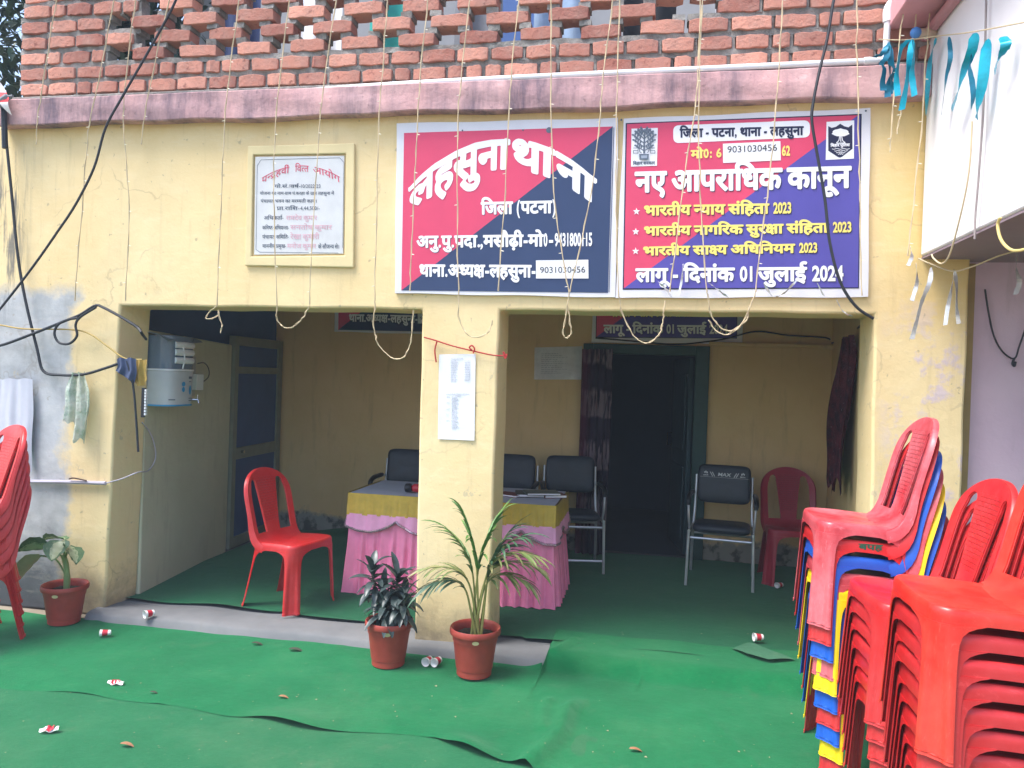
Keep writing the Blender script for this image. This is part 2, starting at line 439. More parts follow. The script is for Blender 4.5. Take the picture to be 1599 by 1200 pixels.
def inner(u, v):
    x = -3.46+u*4.95
    y0 = 4.44+.022*sin(x*4.1)+.012*sin(x*11+1)+.02*bump1(x, -2.25, .06)
    if x > -.7: y0 = 4.40
    y = y0+(6.84-y0)*v
    z = .060+.003*sin(3*x+y*2)+.012*exp(-((y-y0)/.03)**2)*(.5+.5*sin(x*9))
    z += .05*exp(-((6.84-y)/.10)**2)*smooth01((x+3.3)/.5)*(.6+.4*sin(x*6))*(x < -.7)
    return (x, y, z)
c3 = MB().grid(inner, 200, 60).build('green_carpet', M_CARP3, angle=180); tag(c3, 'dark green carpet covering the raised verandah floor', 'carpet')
fl = MB()
fp = [at_z(a, b, .07) for a, b in ((1143, 1014), (1168, 1006), (1180, 1006), (1215, 1022), (1242, 1034), (1200, 1036), (1165, 1026))]
def flap(u, v):
    a = fp[0].lerp(fp[4], u); b0 = [fp[0], fp[1], fp[2], fp[3], fp[4]]; b1 = [fp[0], fp[6], fp[5], fp[5].lerp(fp[4], .5), fp[4]]
    k = u*4; i = min(3, int(k)); t = k-i
    p = b0[i].lerp(b0[i+1], t).lerp(b1[i].lerp(b1[i+1], t), v)
    return (p.x, p.y, carpet_z(p.x, p.y)+.006+.022*v*v*sin(pi*u)+.004*sin(u*9))
fl.grid(flap, 16, 6)
tag(fl.build('carpet_scrap', m_carpet('grey_green_carpet_scrap', rgb(54, 104, 78), rgb(66, 116, 88), .4), angle=180), 'torn grey-green carpet scrap with a curled edge beside the mixed-colour chair stack', 'carpet scrap')

# ------------------------------------------------------------------ the station building
house = thing('police_station', 'cream verandah building with two open bays and a pink cornice', 'building', (-1.1, D, 0))
def wobble(path, step=.16, amp=.0022):
    out = []
    for a, b in zip(path, path[1:]+path[:1]):
        a = Vector(a); b = Vector(b); n = max(1, int((b-a).length/step)); d = (b-a).normalized(); nn = Vector((-d.y, d.x))
        for k in range(n):
            j = 0 if k == 0 else amp*(sin(k*1.7+a.x*3+a.y)+random.uniform(-.5, .5))
            out.append(a.lerp(b, k/n)+nn*j)
    return out
path = [(-4.7, 0), (-3.375, 0), (-3.325, 1.975), (-1.338, 1.985), (-1.318, 0), (-.872, 0), (-.876, 1.988), (1.135, 2.0), (1.165, 0), (1.585, 0), (1.585, 3.13), (-4.7, 3.13)]
wp = wobble(path)
me = bpy.data.meshes.new('front_wall'); bm = bmesh.new()
vs = [bm.verts.new((p.x+1.1, 0, p.y)) for p in wp]; fce = bm.faces.new(vs)
r = bmesh.ops.extrude_face_region(bm, geom=[fce]); nv = [g for g in r['geom'] if isinstance(g, bmesh.types.BMVert)]
for v in nv: v.co.y += .30
for v in nv:                                                    # jambs stay a little proud of true
    if abs(v.co.z) < 1.97 and v.co.x < -2.0: v.co.x -= .0
bmesh.ops.recalc_face_normals(bm, faces=bm.faces); bm.to_mesh(me); bm.free()
me.materials.append(M_WALL); fw = bpy.data.objects.new('front_wall', me); C.objects.link(fw); fw.parent = house
b = fw.modifiers.new('bevel', 'BEVEL'); b.width = .014; b.segments = 3; b.limit_method = 'ANGLE'; b.angle_limit = radians(55)
for p in me.polygons: p.use_smooth = True
me.set_sharp_from_angle(angle=radians(40))
# cornice: a slab edge with an uneven lower arris
def corn(u, v):
    x = -4.19+u*5.53
    prof = [(4.27, 3.112), (4.172, 3.108), (4.166, 3.114), (4.164, 3.19), (4.168, 3.268), (4.174, 3.274), (4.27, 3.276)]
    k = v*(len(prof)-1); i = min(int(k), len(prof)-2); t = k-i
    y = prof[i][0]*(1-t)+prof[i+1][0]*t; z = prof[i][1]*(1-t)+prof[i+1][1]*t
    z += (.006*sin(x*3.3)+.004*sin(x*9+1))*(z < 3.2)
    y += .003*sin(x*14)+.003*sin(z*40+x*5)
    return (x, y, z)
cm = MB().grid(corn, 160, 18)
L = corn(0, 0); cm.add([corn(0, i/18) for i in range(19)], [tuple(range(19))]); cm.add([corn(1, i/18) for i in range(19)], [tuple(range(19))])
part(cm, 'cornice', M_CORN, house, angle=18)
# plaster fillet of mortar bed on the cornice
part(MB().box((-4.12, 4.20, 3.274), (1.5, 4.5, 3.30)), 'mortar_bed', M_MORT, house, bevel=.008)
# back wall with the doorway
DX0, DX1, DZ = -.60, .455, 1.925
bw = MB()
bw.box((-3.9, BACK, 0), (DX0, BACK+.12, DZ)); bw.box((DX1, BACK, 0), (2.0, BACK+.12, DZ)); bw.box((-3.9, BACK, DZ), (2.0, BACK+.12, 3.2))
part(bw, 'back_wall', M_IN, house, smooth=False)
part(MB().box((-3.9, 4.552, 3.12), (2.0, BACK+.1, 3.24)), 'ceiling', M_IN, house, smooth=False)
part(MB().box((DX1+.02, 6.78, 1.94), (1.62, 6.848, 1.975)), 'conduit_ledge', M_IN, house, bevel=.008)
# side walls
sl = MB().add([(-3.352, 4.552, .04), (-3.505, 5.86, .04), (-3.505, 5.86, 1.80), (-3.352, 4.552, 1.845), (-3.62, 4.552, .04), (-3.62, 5.86, .04), (-3.62, 5.86, 1.80), (-3.62, 4.552, 1.845)], [(0, 1, 2, 3), (3, 2, 6, 7), (1, 5, 6, 2), (0, 3, 7, 4)])
part(sl, 'side_wall', M_SIDE, house, smooth=False, bevel=.012)
part(MB().box((-3.70, 4.552, 0), (-3.63, BACK-.002, 3.12)), 'blue_side_panel', M_BLUEPANEL, house, smooth=False)
sr = MB().add([(1.17, 4.552, .04), (1.50, BACK-.002, .04), (1.50, BACK-.002, 3.12), (1.17, 4.552, 3.12), (1.62, 4.552, .04), (1.62, BACK-.002, .04), (1.62, BACK-.002, 3.12), (1.62, 4.552, 3.12)], [(0, 3, 2, 1), (4, 5, 6, 7), (0, 1, 5, 4), (3, 7, 6, 2)])
part(sr, 'side_wall', M_IN, house, smooth=False)
# dark room behind the doorway
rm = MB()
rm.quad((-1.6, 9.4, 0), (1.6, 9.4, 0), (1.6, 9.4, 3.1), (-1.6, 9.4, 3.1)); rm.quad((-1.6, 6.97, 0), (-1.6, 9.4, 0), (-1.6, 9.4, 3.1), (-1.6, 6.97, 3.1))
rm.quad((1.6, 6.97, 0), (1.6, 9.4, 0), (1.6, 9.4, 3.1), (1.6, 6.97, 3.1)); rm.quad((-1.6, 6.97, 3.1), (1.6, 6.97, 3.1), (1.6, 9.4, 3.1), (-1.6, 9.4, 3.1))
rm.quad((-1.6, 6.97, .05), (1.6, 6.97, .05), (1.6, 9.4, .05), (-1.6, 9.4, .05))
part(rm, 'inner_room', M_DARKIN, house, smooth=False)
# door frame and open leaf at the back
df = MB(); df.box((DX0-.02, 6.80, .05), (DX0+.07, 6.95, DZ+.01)); df.box((DX1-.09, 6.80, .05), (DX1+.03, 6.95, DZ+.01)); df.box((DX0+.07, 6.80, DZ-.075), (DX1-.09, 6.95, DZ+.01))
part(df, 'door_frame', M_GREENFRAME, house, smooth=False, bevel=.006)
dl = thing('door_leaf', None, None, (DX1-.10, 6.93, .05)); dl.parent = house; dl.location = Vector((DX1-.10, 6.93, .05))-house.location
bpy.data.objects.remove(dl)
leaf = MB(); mrot = Matrix.Translation((DX1-.115, 6.94, .07)) @ Matrix.Rotation(radians(8), 4, 'Z')
leaf.box((-.02, 0, 0), (.02, .80, 1.76), mat=mrot)
for z0, z1 in ((.12, .78), (.92, 1.62)): leaf.box((-.034, .10, z0), (-.0205, .70, z1), mat=mrot)
lf = part(leaf, 'door', M_GREENLEAF, house, smooth=False, bevel=.005)
hd = MB().tube([Vector(mrot @ Vector((-.03, .74, .92))), Vector(mrot @ Vector((-.07, .74, .92))), Vector(mrot @ Vector((-.07, .74, 1.04))), Vector(mrot @ Vector((-.03, .74, 1.04)))], .008, 6)
hd.v = [tuple(Vector(v)-house.location) for v in hd.v]; h_ = hd.build('handle', M_STEEL, lf)
# blue side door
sd_ = MB()
A0, A1 = Vector((-3.515, 5.875, 0)), Vector((-3.56, 6.80, 0))
ddir = (A1-A0).normalized(); dn = Vector((ddir.y, -ddir.x, 0))
md = Matrix(((ddir.x, dn.x, 0, A0.x), (ddir.y, dn.y, 0, A0.y), (0, 0, 1, 0), (0, 0, 0, 1)))
LW = (A1-A0).length
for bx in (((0, -.03, .06), (.07, .03, 1.88)), ((LW-.09, -.03, .06), (LW, .03, 1.88)), ((.07, -.03, 1.80), (LW-.09, .03, 1.88)), ((.07, -.028, 1.56), (LW-.09, .028, 1.62)), ((.07, -.028, .82), (LW-.09, .028, .92)), ((.07, -.028, .06), (LW-.09, .028, .15))): sd_.box(bx[0], bx[1], mat=md)
fr2 = part(sd_, 'door_frame', M_FRAME, house, smooth=False, bevel=.004)
pn = MB()
for z0, z1 in ((.15, .82), (.92, 1.56), (1.62, 1.80)): pn.box((.07, -.012, z0), (LW-.09, .012, z1), mat=md)
dr2 = part(pn, 'door', M_NAVY, house, smooth=False)
kk = MB().tube([md @ Vector((.16, .03, .88)), md @ Vector((.16, .055, .88))], .012, 10); kk.v = [tuple(Vector(v)-house.location) for v in kk.v]
kk.build('bolt', M_STEEL, dr2)

# ------------------------------------------------------------------ open-work brick parapet on the roof
para = thing('brick_parapet', 'red brick openwork parapet on the roof edge above the pink cornice', 'brick wall', (-1.4, 4.30, 3.30))
br = MB(); br.tint = []; mo = MB()
def brick(cx, z, ln, hgt=.070, y=4.225, dep=.115):
    m = Matrix.Translation((cx, y+random.uniform(-.006, .006), z)) @ Matrix.Rotation(random.gauss(0, .012), 4, 'Z') @ Matrix.Rotation(random.gauss(0, .010), 4, 'Y')
    o = len(br.v); n0 = len(br.f)
    nx = 5
    vs = []; fs = []
    # a brick as a worn block: ends and arrises knocked about
    for i in range(nx+1):
        x = -ln/2+ln*i/nx
        e = .006 if i in (0, nx) else 0
        for (yy, zz) in ((0, 0), (dep, 0), (dep, hgt), (0, hgt)):
            jy = random.uniform(-.004, .004); jz = random.uniform(-.005, .003)
            sgn = 1 if zz == 0 else -1
            vs.append(m @ Vector((x+random.uniform(-.003, .003), yy+jy+(e if yy == 0 else -e), zz+jz*1+sgn*e*.7)))
    for i in range(nx):
        for k in range(4):
            a = i*4+k; b_ = i*4+(k+1) % 4; fs.append((a, b_, b_+4, a+4))
    fs.append((3, 2, 1, 0)); fs.append(tuple(nx*4+k for k in range(4)))
    br.add(vs, fs); br.tint += [min(1, max(0, random.gauss(.5, .36)))]*(len(br.f)-n0)
def lump(x0, x1, z, hgt, y=4.238, dep=.095):
    n = max(1, int((x1-x0)/.05)); vs = []
    for i in range(n+1):
        x = x0+(x1-x0)*i/n; j = [random.uniform(-.008, .008) for _ in range(4)]
        vs += [(x, y+j[0], z-.003), (x, y+dep, z-.003), (x, y+dep, z+hgt+j[2]*.4), (x, y+j[3], z+hgt+abs(j[1])*.3)]
    fs = []
    for i in range(n):
        for k in range(4):
            a = i*4+k; b_ = i*4+(k+1) % 4; fs.append((a, b_, b_+4, a+4))
    fs.append((3, 2, 1, 0)); fs.append(tuple(n*4+k for k in range(4))); mo.add(vs, fs)
CH = .1
X0, X1, XL, XR = -4.11, 1.50, -3.42, .12
for c in range(11):
    z = 3.318+c*CH
    xl = XL+(.17 if c % 2 else 0)+random.uniform(-.03, .03); xr = XR+(.15 if c % 2 else 0)
    if c < 2: xl, xr = (9, 9)
    # solid ends
    def solid(a, bb, full):
        x = a
        while x < bb-.06:
            ln = random.choice((.24, .235, .225, .12) if full else (.20, .21, .19, .11)); ln = min(ln, bb-x)
            brick(x+ln/2, z, ln-.02)
            lump(x+ln-.026, x+ln+.006, z-.004, .074, 4.246, .085)
            x += ln
        lump(a, bb, z+.070, .032, 4.243, .09)
    s0 = -.1 if c % 2 else 0
    if c < 2: solid(X0+random.uniform(0, .02), X1, c > 5)
    else:
        solid(X0+random.uniform(0, .03), xl, False)
        solid(xr, X1, True)
        per = .352; off = (c % 2)*per/2
        k0 = math.ceil((xl+.12-off)/per)
        x = k0*per+off
        while x < xr-.10:
            ln = .235+random.uniform(-.02, .015); cx = x+random.uniform(-.015, .015)
            brick(cx, z+random.uniform(-.004, .004), ln)
            for sx in (-1, 1): lump(cx+sx*.088-.034, cx+sx*.088+.034, z+.070, .031, 4.236, .10)
            x += per
        if c == 2: pass
lump(-3.45, .2, 3.318+CH*2-.030, .028, 4.24, .095)
part(br, 'bricks', M_BRICK, para, bevel=.0035, angle=35)
part(mo, 'mortar', M_MORT, para, angle=60)

# ------------------------------------------------------------------ buildings and things on the right
nb = thing('white_building', 'bright white neighbouring house with a jutting balcony and pink moulding', 'building', (1.35, 3.0, 2.29))
part(MB().box((1.345, 1.4, 2.30), (4.2, 4.246, 3.45)), 'balcony_parapet', M_WHITEWALL, nb, bevel=.012)
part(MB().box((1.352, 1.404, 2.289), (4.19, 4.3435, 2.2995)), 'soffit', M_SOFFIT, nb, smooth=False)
part(MB().box((1.30, 1.4, 3.41), (1.344, 4.244, 3.455)), 'moulding', M_PINK, nb, bevel=.012)
sb = MB().box((1.135, 1.4, 3.47), (4.2, 4.21, 3.64)); part(sb, 'roof_slab', M_PINK, nb, bevel=.01)
part(MB().box((1.586, 4.345, -.02), (4.4, 4.6, 2.2935)), 'wall', M_MAUVE, nb, smooth=False)
part(MB().box((1.588, 4.338, .0), (1.645, 4.3445, 2.282)), 'painted_strip', simple('olive_cream_strip', rgb(160, 138, 96), .9, 0, .15, 5, .2, .3, 'pos', 20), nb, smooth=False)
pp = MB(); pts = [at_y(640, 128, 4.185), at_y(1000, 113, 4.185)]
pz = 3.296
pp.tube(catmull([(-2.2, 4.20, pz-.036), (-1.5, 4.195, pz-.014), (-.6, 4.19, pz-.004), (.3, 4.188, pz+.001), (1.02, 4.186, pz+.006)], 8), .0165, 14)
pp.tube([(1.02, 4.186, pz+.006), (1.085, 4.186, pz+.006)], .021, 14)
pp.tube(catmull([(1.085, 4.186, pz+.006), (1.115, 4.186, pz+.012), (1.125, 4.186, pz+.04), (1.125, 4.186, pz+.07)], 6), .0165, 14)
tp = thing('water_pipe', 'white plastic water pipe lying along the cornice and turning up at its right end', 'pipe', (1.1, 4.186, 3.29))
part(pp, 'pipe_run', M_PVC, tp)
pv = MB().tube([(1.125, 4.186, pz+.06), (1.127, 4.186, 3.53)], .0165, 14)
pv.tube(catmull([(1.127, 4.186, 3.50), (1.127, 4.186, 3.56), (1.15, 4.186, 3.60), (1.20, 4.186, 3.605)], 6), .023, 14); part(pv, 'elbow', M_PVC, tp)
st = thing('pipe_stub', 'short beige pipe stub with a blue ball cap under the pink roof slab', 'pipe', at_y(1440, 52, 4.1))
p0 = at_y(1430, 52, 4.05); p1 = at_y(1462, 52, 4.15)
part(MB().tube([p0, p1], .022, 14), 'pipe', simple('beige_pipe', rgb(206, 186, 160), .6), st)
part(MB().lathe([(.001, -.028), (.016, -.022), (.025, -.008), (.026, .006), (.02, .02), (.01, .027), (.001, .029)], 16, p0), 'cap', simple('blue_cap', rgb(70, 130, 200), .4), st)
# ------------------------------------------------------------------ moulded plastic chairs
def seat_outline():
    """rounded trapezoid, counter-clockwise seen from above, front at -y; returns points, normals and corner arc lengths"""
    hw_f, hw_r, yf, yr, rf, rr = .212, .188, -.215, .205, .060, .065
    corners = [(hw_f, yf, rf), (hw_r, yr, rr), (-hw_r, yr, rr), (-hw_f, yf, rf)]
    pts = []; nrm = []; cidx = []
    N = 10
    cs = [Vector((a, b)) for a, b, _ in corners]
    for i in range(4):
        a = cs[i-1]; b = cs[i]; c = cs[(i+1) % 4]; r_ = corners[i][2]
        d1 = (a-b).normalized(); d2 = (c-b).normalized(); ang = d1.angle(d2); t = r_/math.tan(ang/2)
        p1 = b+d1*t; p2 = b+d2*t; ctr = b+(d1+d2).normalized()*(r_/sin(ang/2))
        a1 = atan2(*(p1-ctr).yx); a2 = atan2(*(p2-ctr).yx)
        while a2 < a1: a2 += 2*pi
        arc = []
        for k in range(N+1):
            th = a1+(a2-a1)*k/N; arc.append((ctr+Vector((cos(th), sin(th)))*r_, Vector((cos(th), sin(th)))))
        if pts:
            q0, n0 = pts[-1], nrm[-1]
            for k in range(1, 9): pts.append(q0.lerp(arc[0][0], k/9)); nrm.append(n0)
        for p, n in arc: pts.append(p); nrm.append(n)
        cidx.append(len(pts)-1-N//2)
    q0, n0 = pts[-1], nrm[-1]
    for k in range(1, 9): pts.append(q0.lerp(pts[0], k/9)); nrm.append(n0)
    # front edge bows forward a little
    for p, n in zip(pts, nrm):
        if p.y < -.19: p.y -= .018*(1-(p.x/.2)**2) if abs(p.x) < .2 else 0
    L = [0]
    for i in range(len(pts)): L.append(L[-1]+(pts[(i+1) % len(pts)]-pts[i]).length)
    return pts, nrm, L, cidx
OUT, ONRM, OLEN, OC = seat_outline()
def out_at(s):
    T = OLEN[-1]; s %= T
    import bisect as bi
    i = bi.bisect_right(OLEN, s)-1; i = min(i, len(OUT)-1); t = (s-OLEN[i])/(OLEN[i+1]-OLEN[i])
    return OUT[i].lerp(OUT[(i+1) % len(OUT)], t), (ONRM[i].lerp(ONRM[(i+1) % len(OUT)], t)).normalized()
ZS = .462
def seat_z(y): return ZS-.012*smooth01((y+.1)/.3)
def splay(z, y): return .066*(ZS-z)
def shell(s, z, extra=0.):
    p, n = out_at(s)
    q = p+n*(splay(z, p.y)+extra)
    rear = smooth01((p.y-.05)/.12)
    y = q.y+rear*.075*((ZS-z)/ZS)**1.3
    return Vector((q.x, y, z))
def chair_seat():
    m = MB(); n = len(OUT)
    rings = []
    for sc in (.0, .2, .4, .6, .78, .9, .965):
        ring = []
        for p in OUT:
            q = p*sc; zz = seat_z(q.y)-.014*(1-sc**3)+.002*cos(q.x*70)*(sc < .9)
            ring.append((q.x, q.y, zz))
        rings.append(ring)
    for d, off in ((.0025, -.006), (.009, 0.), (.020, .0035), (.034, .0045), (.050, .0052)):
        ring = []
        for i in range(n):
            p, nn = OUT[i], ONRM[i]; q = p+nn*off
            # the apron droops between the legs a little less at the middle of each side
            ring.append((q.x, q.y, seat_z(p.y)-d))
        rings.append(ring)
    d = .050
    for off, dd in ((.0012, .050), (.0, .02)):
        rings.append([((OUT[i]+ONRM[i]*(off))[0], (OUT[i]+ONRM[i]*off)[1], seat_z(OUT[i].y)-dd) for i in range(n)])
    vs = [v for r_ in rings for v in r_]; fs = []
    for a in range(len(rings)-1):
        for i in range(n): fs.append((a*n+i, a*n+(i+1) % n, (a+1)*n+(i+1) % n, (a+1)*n+i))
    m.add(vs, fs)
    bmv = m
    return bmv
def chair_leg(ci):
    m = MB(); sc = OLEN[OC[ci]]; front = ci in (0, 3)
    cols = 26
    rows = [.0, .012, .03, .07, .13, .20, .27, .32, .355, .38, .395, .405, .412]
    def wd(z):
        dz = max(0, .412-z)
        return (.040+.009*z/.41 if front else .030+.007*z/.41)+.075*exp(-dz/.014)+.02*exp(-dz/.05)
    def f(u, v):
        k = u*(len(rows)-1); i = min(int(k), len(rows)-2); t = k-i; z = rows[i]*(1-t)+rows[i+1]*t
        q = (v*2-1); s = q*wd(z)
        gro = 0
        if front:
            fade = max(0, min(1, (.40-z)/.24))
            gro = (-.013*exp(-(s/.022)**6)+.0035*exp(-((abs(s)-.033)/.007)**2))*fade
        else:
            gro = -.004*exp(-(s/.010)**2)
        lip = .003*exp(-(z/.008)**2)
        p = shell(sc+s, z, .005+gro+lip)
        dip = seat_z(p.y)-.05-.412
        return (p.x, p.y, z+dip*smooth01(z/.4)+(.0 if z < .40 else .0))
    m.grid(f, len(rows)-1, cols)
    # foot plate closing the hollow leg
    foot = [f(0, j/cols) for j in range(cols+1)]
    a = Vector(foot[0]); b_ = Vector(foot[-1]); mid = (a+b_)/2
    m2 = MB(); m2.v = list(m.v); m2.f = list(m.f); m2.mi = list(m.mi)
    inner_pt = mid*1+(mid-Vector(foot[cols//2]))*.15; inner_pt.z = .012
    vs = [(x, y, .012) for x, y, z in foot]+[tuple(inner_pt)]
    m2.add(vs, [(j, j+1, cols+1) for j in range(cols)])
    return m2
BACKPROF = [(.085, .436), (.125, .446), (.158, .462), (.182, .488), (.200, .525), (.217, .58), (.264, .74), (.297, .85), (.326, .935)]
_bl = [0]
for a_, b_ in zip(BACKPROF, BACKPROF[1:]): _bl.append(_bl[-1]+math.dist(a_, b_))
BS = _bl[-1]
def back_map(x, s):
    i = 0
    while i < len(_bl)-2 and _bl[i+1] < s: i += 1
    t = (s-_bl[i])/(_bl[i+1]-_bl[i])
    y = BACKPROF[i][0]*(1-t)+BACKPROF[i+1][0]*t; z = BACKPROF[i][1]*(1-t)+BACKPROF[i+1][1]*t
    return Vector((x, y-.030*(x/.2)**2*smooth01(s/.12)+.012*smooth01(s/.12), z))
def hw(s):                                                    # outer half width of the back
    k = s/BS
    if k < .62: return .196+.010*sin(k/.62*pi*.5)
    t = (k-.62)/.38
    return .206*sqrt(max(0, 1-t**2.6))
def chair_back():
    outer = []
    ss = [BS*k/40 for k in range(0, 36)]+[BS*(1-(1-.875)*(1-k/14)**2.2) for k in range(1, 14)]
    ss = [s for s in ss if s < BS*.9995]
    R = [(hw(s), s) for s in ss]
    outer = R+[(0, BS)]+[(-x, s) for x, s in reversed(R)]
    def slot():
        pts = []
        s0, s1 = .125, BS*.85
        sp = lambda s: .060+.036*((s-s0)/(s1-s0))**1.3                 # splat half width
        po = lambda s: hw(s)-.042
        for k in range(13): s = s0+(s1-s0-.03)*k/12; pts.append((sp(s), s))
        xa_, xb_ = sp(s1-.03), po(s1-.03)
        for k in range(1, 10):
            th = pi-pi*k/10; pts.append(((xa_+xb_)/2+(xb_-xa_)/2*cos(th), s1-.03+.040*sin(th)+.012*(1-k/10)))
        for k in range(13): s = s1-.03-(s1-.03-s0)*k/12; pts.append((po(s), s))
        return pts
    sl_ = slot(); sr_ = [(-x, s) for x, s in sl_]
    def dens(poly, mx=.03): return poly
    coords = []; edges = []
    for lp in (outer, sl_, sr_):
        o = len(coords); coords += [Vector(p) for p in lp]; edges += [(o+i, o+(i+1) % len(lp)) for i in range(len(lp))]
    def inside(p, lp):
        c = False
        for (x1, y1), (x2, y2) in zip(lp, lp[1:]+lp[:1]):
            if (y1 > p[1]) != (y2 > p[1]) and p[0] < (x2-x1)*(p[1]-y1)/(y2-y1)+x1: c = not c
        return c
    for i in range(-9, 10):
        for j in range(1, 30):
            p = (i*.021, j*BS/30)
            if inside(p, outer) and not inside(p, sl_) and not inside(p, sr_): coords.append(Vector(p))
    vv, _, ff, *_r = delaunay_2d_cdt(coords, edges, [], 1, 1e-6)
    m = MB(); m.v = [tuple(back_map(p.x, p.y)) for p in vv]
    for f in ff:
        c = sum((vv[i] for i in f), Vector((0, 0)))/len(f)
        if inside(c, sl_) or inside(c, sr_) or not inside(c, outer): continue
        m.f.append(tuple(f)); m.mi.append(1 if BS*.34 < c.y < BS*.88 and abs(c.x) < .044+.050*(c.y/BS) else 0)
    return m, outer, sl_, sr_
def chair_flange(outer, sl_, sr_):
    m = MB()
    def strip(lp, depth, outw, closed, start=0):
        P = [back_map(x, s) for x, s in lp]; n = len(P); o = len(m.v)
        for i in range(n):
            x, s = lp[i]
            nxt = lp[(i+1) % n] if closed or i < n-1 else lp[i]; prv = lp[i-1] if closed or i > 0 else lp[i]
            t = Vector((nxt[0]-prv[0], nxt[1]-prv[1])).normalized(); nrm = Vector((t.y, -t.x))
            e = 1e-3
            fx = (back_map(x+e, s)-back_map(x-e, s)).normalized(); fs_ = (back_map(x, min(BS, s+e))-back_map(x, s-e)).normalized()
            nb_ = fx.cross(fs_); nb_ = nb_ if nb_.z < 0 else -nb_
            ow = (fx*nrm.x+fs_*nrm.y)*outw
            k = 1-.0*s
            dp_ = depth*(1+1.2*(1-smooth01(s/.30))) if not closed else depth; m.v += [tuple(P[i]), tuple(P[i]+nb_*dp_*.25+ow*.75), tuple(P[i]+nb_*dp_+ow)]
        rng = range(n) if closed else range(n-1)
        for i in rng:
            j = (i+1) % n
            for q in range(2): m.f.append((o+i*3+q, o+j*3+q, o+j*3+q+1, o+i*3+q+1)); m.mi.append(0)
    strip([p for p in outer], .024, .006, False)
    strip(sl_, .012, -.003, True); strip([(-x, s) for x, s in reversed(sl_)], .012, -.003, True)
    return m
MP = {}
for nm_, c_, f_, a_ in (('red', rgb(190, 27, 31), rgb(212, 80, 82), .5), ('dusty_red', rgb(184, 52, 62), rgb(214, 122, 130), .85), ('orange_red', rgb(208, 34, 24), rgb(228, 96, 80), .45), ('blue', rgb(22, 84, 186), rgb(56, 112, 206), .3), ('yellow', rgb(240, 208, 10), rgb(246, 222, 70), .3), ('maroon', rgb(158, 30, 52), rgb(178, 56, 78), .4)):
    m_ = m_plastic(nm_+'_moulded_plastic', c_, f_, a_); MP[nm_] = (m_, m_weave(nm_+'_moulded_weave', m_))
_seat = chair_seat(); _legs = [chair_leg(i) for i in range(4)]; _back, _o, _s1, _s2 = chair_back(); _fl = chair_flange(_o, _s1, _s2)
PROTO = {}
def chair_proto(col):
    if col in PROTO: return PROTO[col]
    root = thing('plastic_chair', 'x', 'chair'); KS = .935
    mt = list(MP[col])
    so = _seat.build('seat', mt[0], root, solid=0, angle=60)
    bo = MB(); bo.v = list(_back.v); bo.f = list(_back.f); bo.mi = list(_back.mi)
    b2 = bo.build('backrest', mt, root, solid=.0045, angle=50)
    f2 = MB(); f2.v = list(_fl.v); f2.f = list(_fl.f); f2.mi = list(_fl.mi); f2.build('rim', mt[0], b2, solid=.003, angle=60)
    for lg in _legs:
        q = MB(); q.v = list(lg.v); q.f = list(lg.f); q.mi = list(lg.mi); q.build('leg', mt[0], root, solid=.0028, angle=50)
    for o_ in list(root.children)+list(b2.children):
        o_.data.transform(Matrix.Diagonal((KS*1.08, KS*.88, KS, 1)))
    PROTO[col] = root; root['_free'] = True
    return root
def chair(col, x, y, z, rz, label, group, tilt=0):
    p = chair_proto(col)
    if p.get('_free'):
        del p['_free']; r_ = p; r_.location = (x, y, z); r_.rotation_euler = (0, 0, rz)
    else: r_ = dup(p, (x, y, z), rz)
    r_['label'] = label
    if group: r_['group'] = group
    elif 'group' in r_: del r_['group']
    return r_
ORD = ['topmost', 'second from top', 'third from top', 'fourth from top', 'fifth from top', 'sixth from top', 'seventh from top', 'eighth from top', 'ninth from top', 'bottom-most']
PITCH = .0675
LEAN = .0075
def stack(cols, px, py, d, rz, labelf, group, pitch=PITCH, corner=(.228, -.196)):
    n = len(cols); g = at_d(px, py, d); c_, s_ = cos(rz), sin(rz)
    x = g.x-(c_*corner[0]-s_*corner[1]); y = g.y-(s_*corner[0]+c_*corner[1])
    for k, col in enumerate(cols):
        i = n-1-k
        o = chair(col, x-s_*LEAN*k+random.uniform(-.003, .003), y+c_*LEAN*k+random.uniform(-.004, .004), i*pitch+.012+random.uniform(-.004, .004)*(i > 0), rz+random.gauss(0, .006), labelf(k, n, col), group)
        o.rotation_euler = (random.gauss(0, .004), random.gauss(0, .004)-.001*i, o.rotation_euler[2])
    return x, y
def lab(place):
    def f(k, n, col):
        c_ = {'dusty_red': 'sun-faded pinkish red', 'orange_red': 'glossy orange-red', 'red': 'red', 'blue': 'blue', 'yellow': 'yellow', 'maroon': 'dark red'}[col]
        o = 'bottom-most' if k == n-1 else ORD[k]
        return f'{c_} plastic chair, {o} in {place}'
    return f
H_L = radians(-90)
stack(['dusty_red', 'red', 'blue', 'dusty_red', 'yellow', 'blue', 'red', 'blue', 'yellow', 'red'], 1271, 985, 3.10, radians(-91), lab('the mixed-colour stack'), 'chairs of the mixed-colour stack')
stack(['red']*7, 1366, 1100, 2.64, radians(-88), lab('the middle all-red stack'), 'chairs of the middle red stack')
stack(['orange_red']+['red']*8, 1450, 1100, 2.14, radians(-90), lab('the red stack nearest the viewer'), 'chairs of the nearest red stack')
lx, ly = at_y(20, 670, 3.72).x-.22, 3.60
for k in range(6):
    chair('red', lx+.42*LEAN*k, ly+.9*LEAN*k+random.uniform(-.004, .004), .012+(5-k)*PITCH, radians(-25)+random.gauss(0, .006), lab('the left-edge stack by the grey wall')(k, 6, 'red'), 'chairs of the left-hand stack')
chair('red', -2.30, 4.65, FLOOR+.014, radians(77), 'lone red plastic chair in the left bay, turned sideways to the table', None)
chair('maroon', 1.135, 6.30, FLOOR+.014, radians(2), 'dark red plastic chair against the back wall beside the black chair', None)

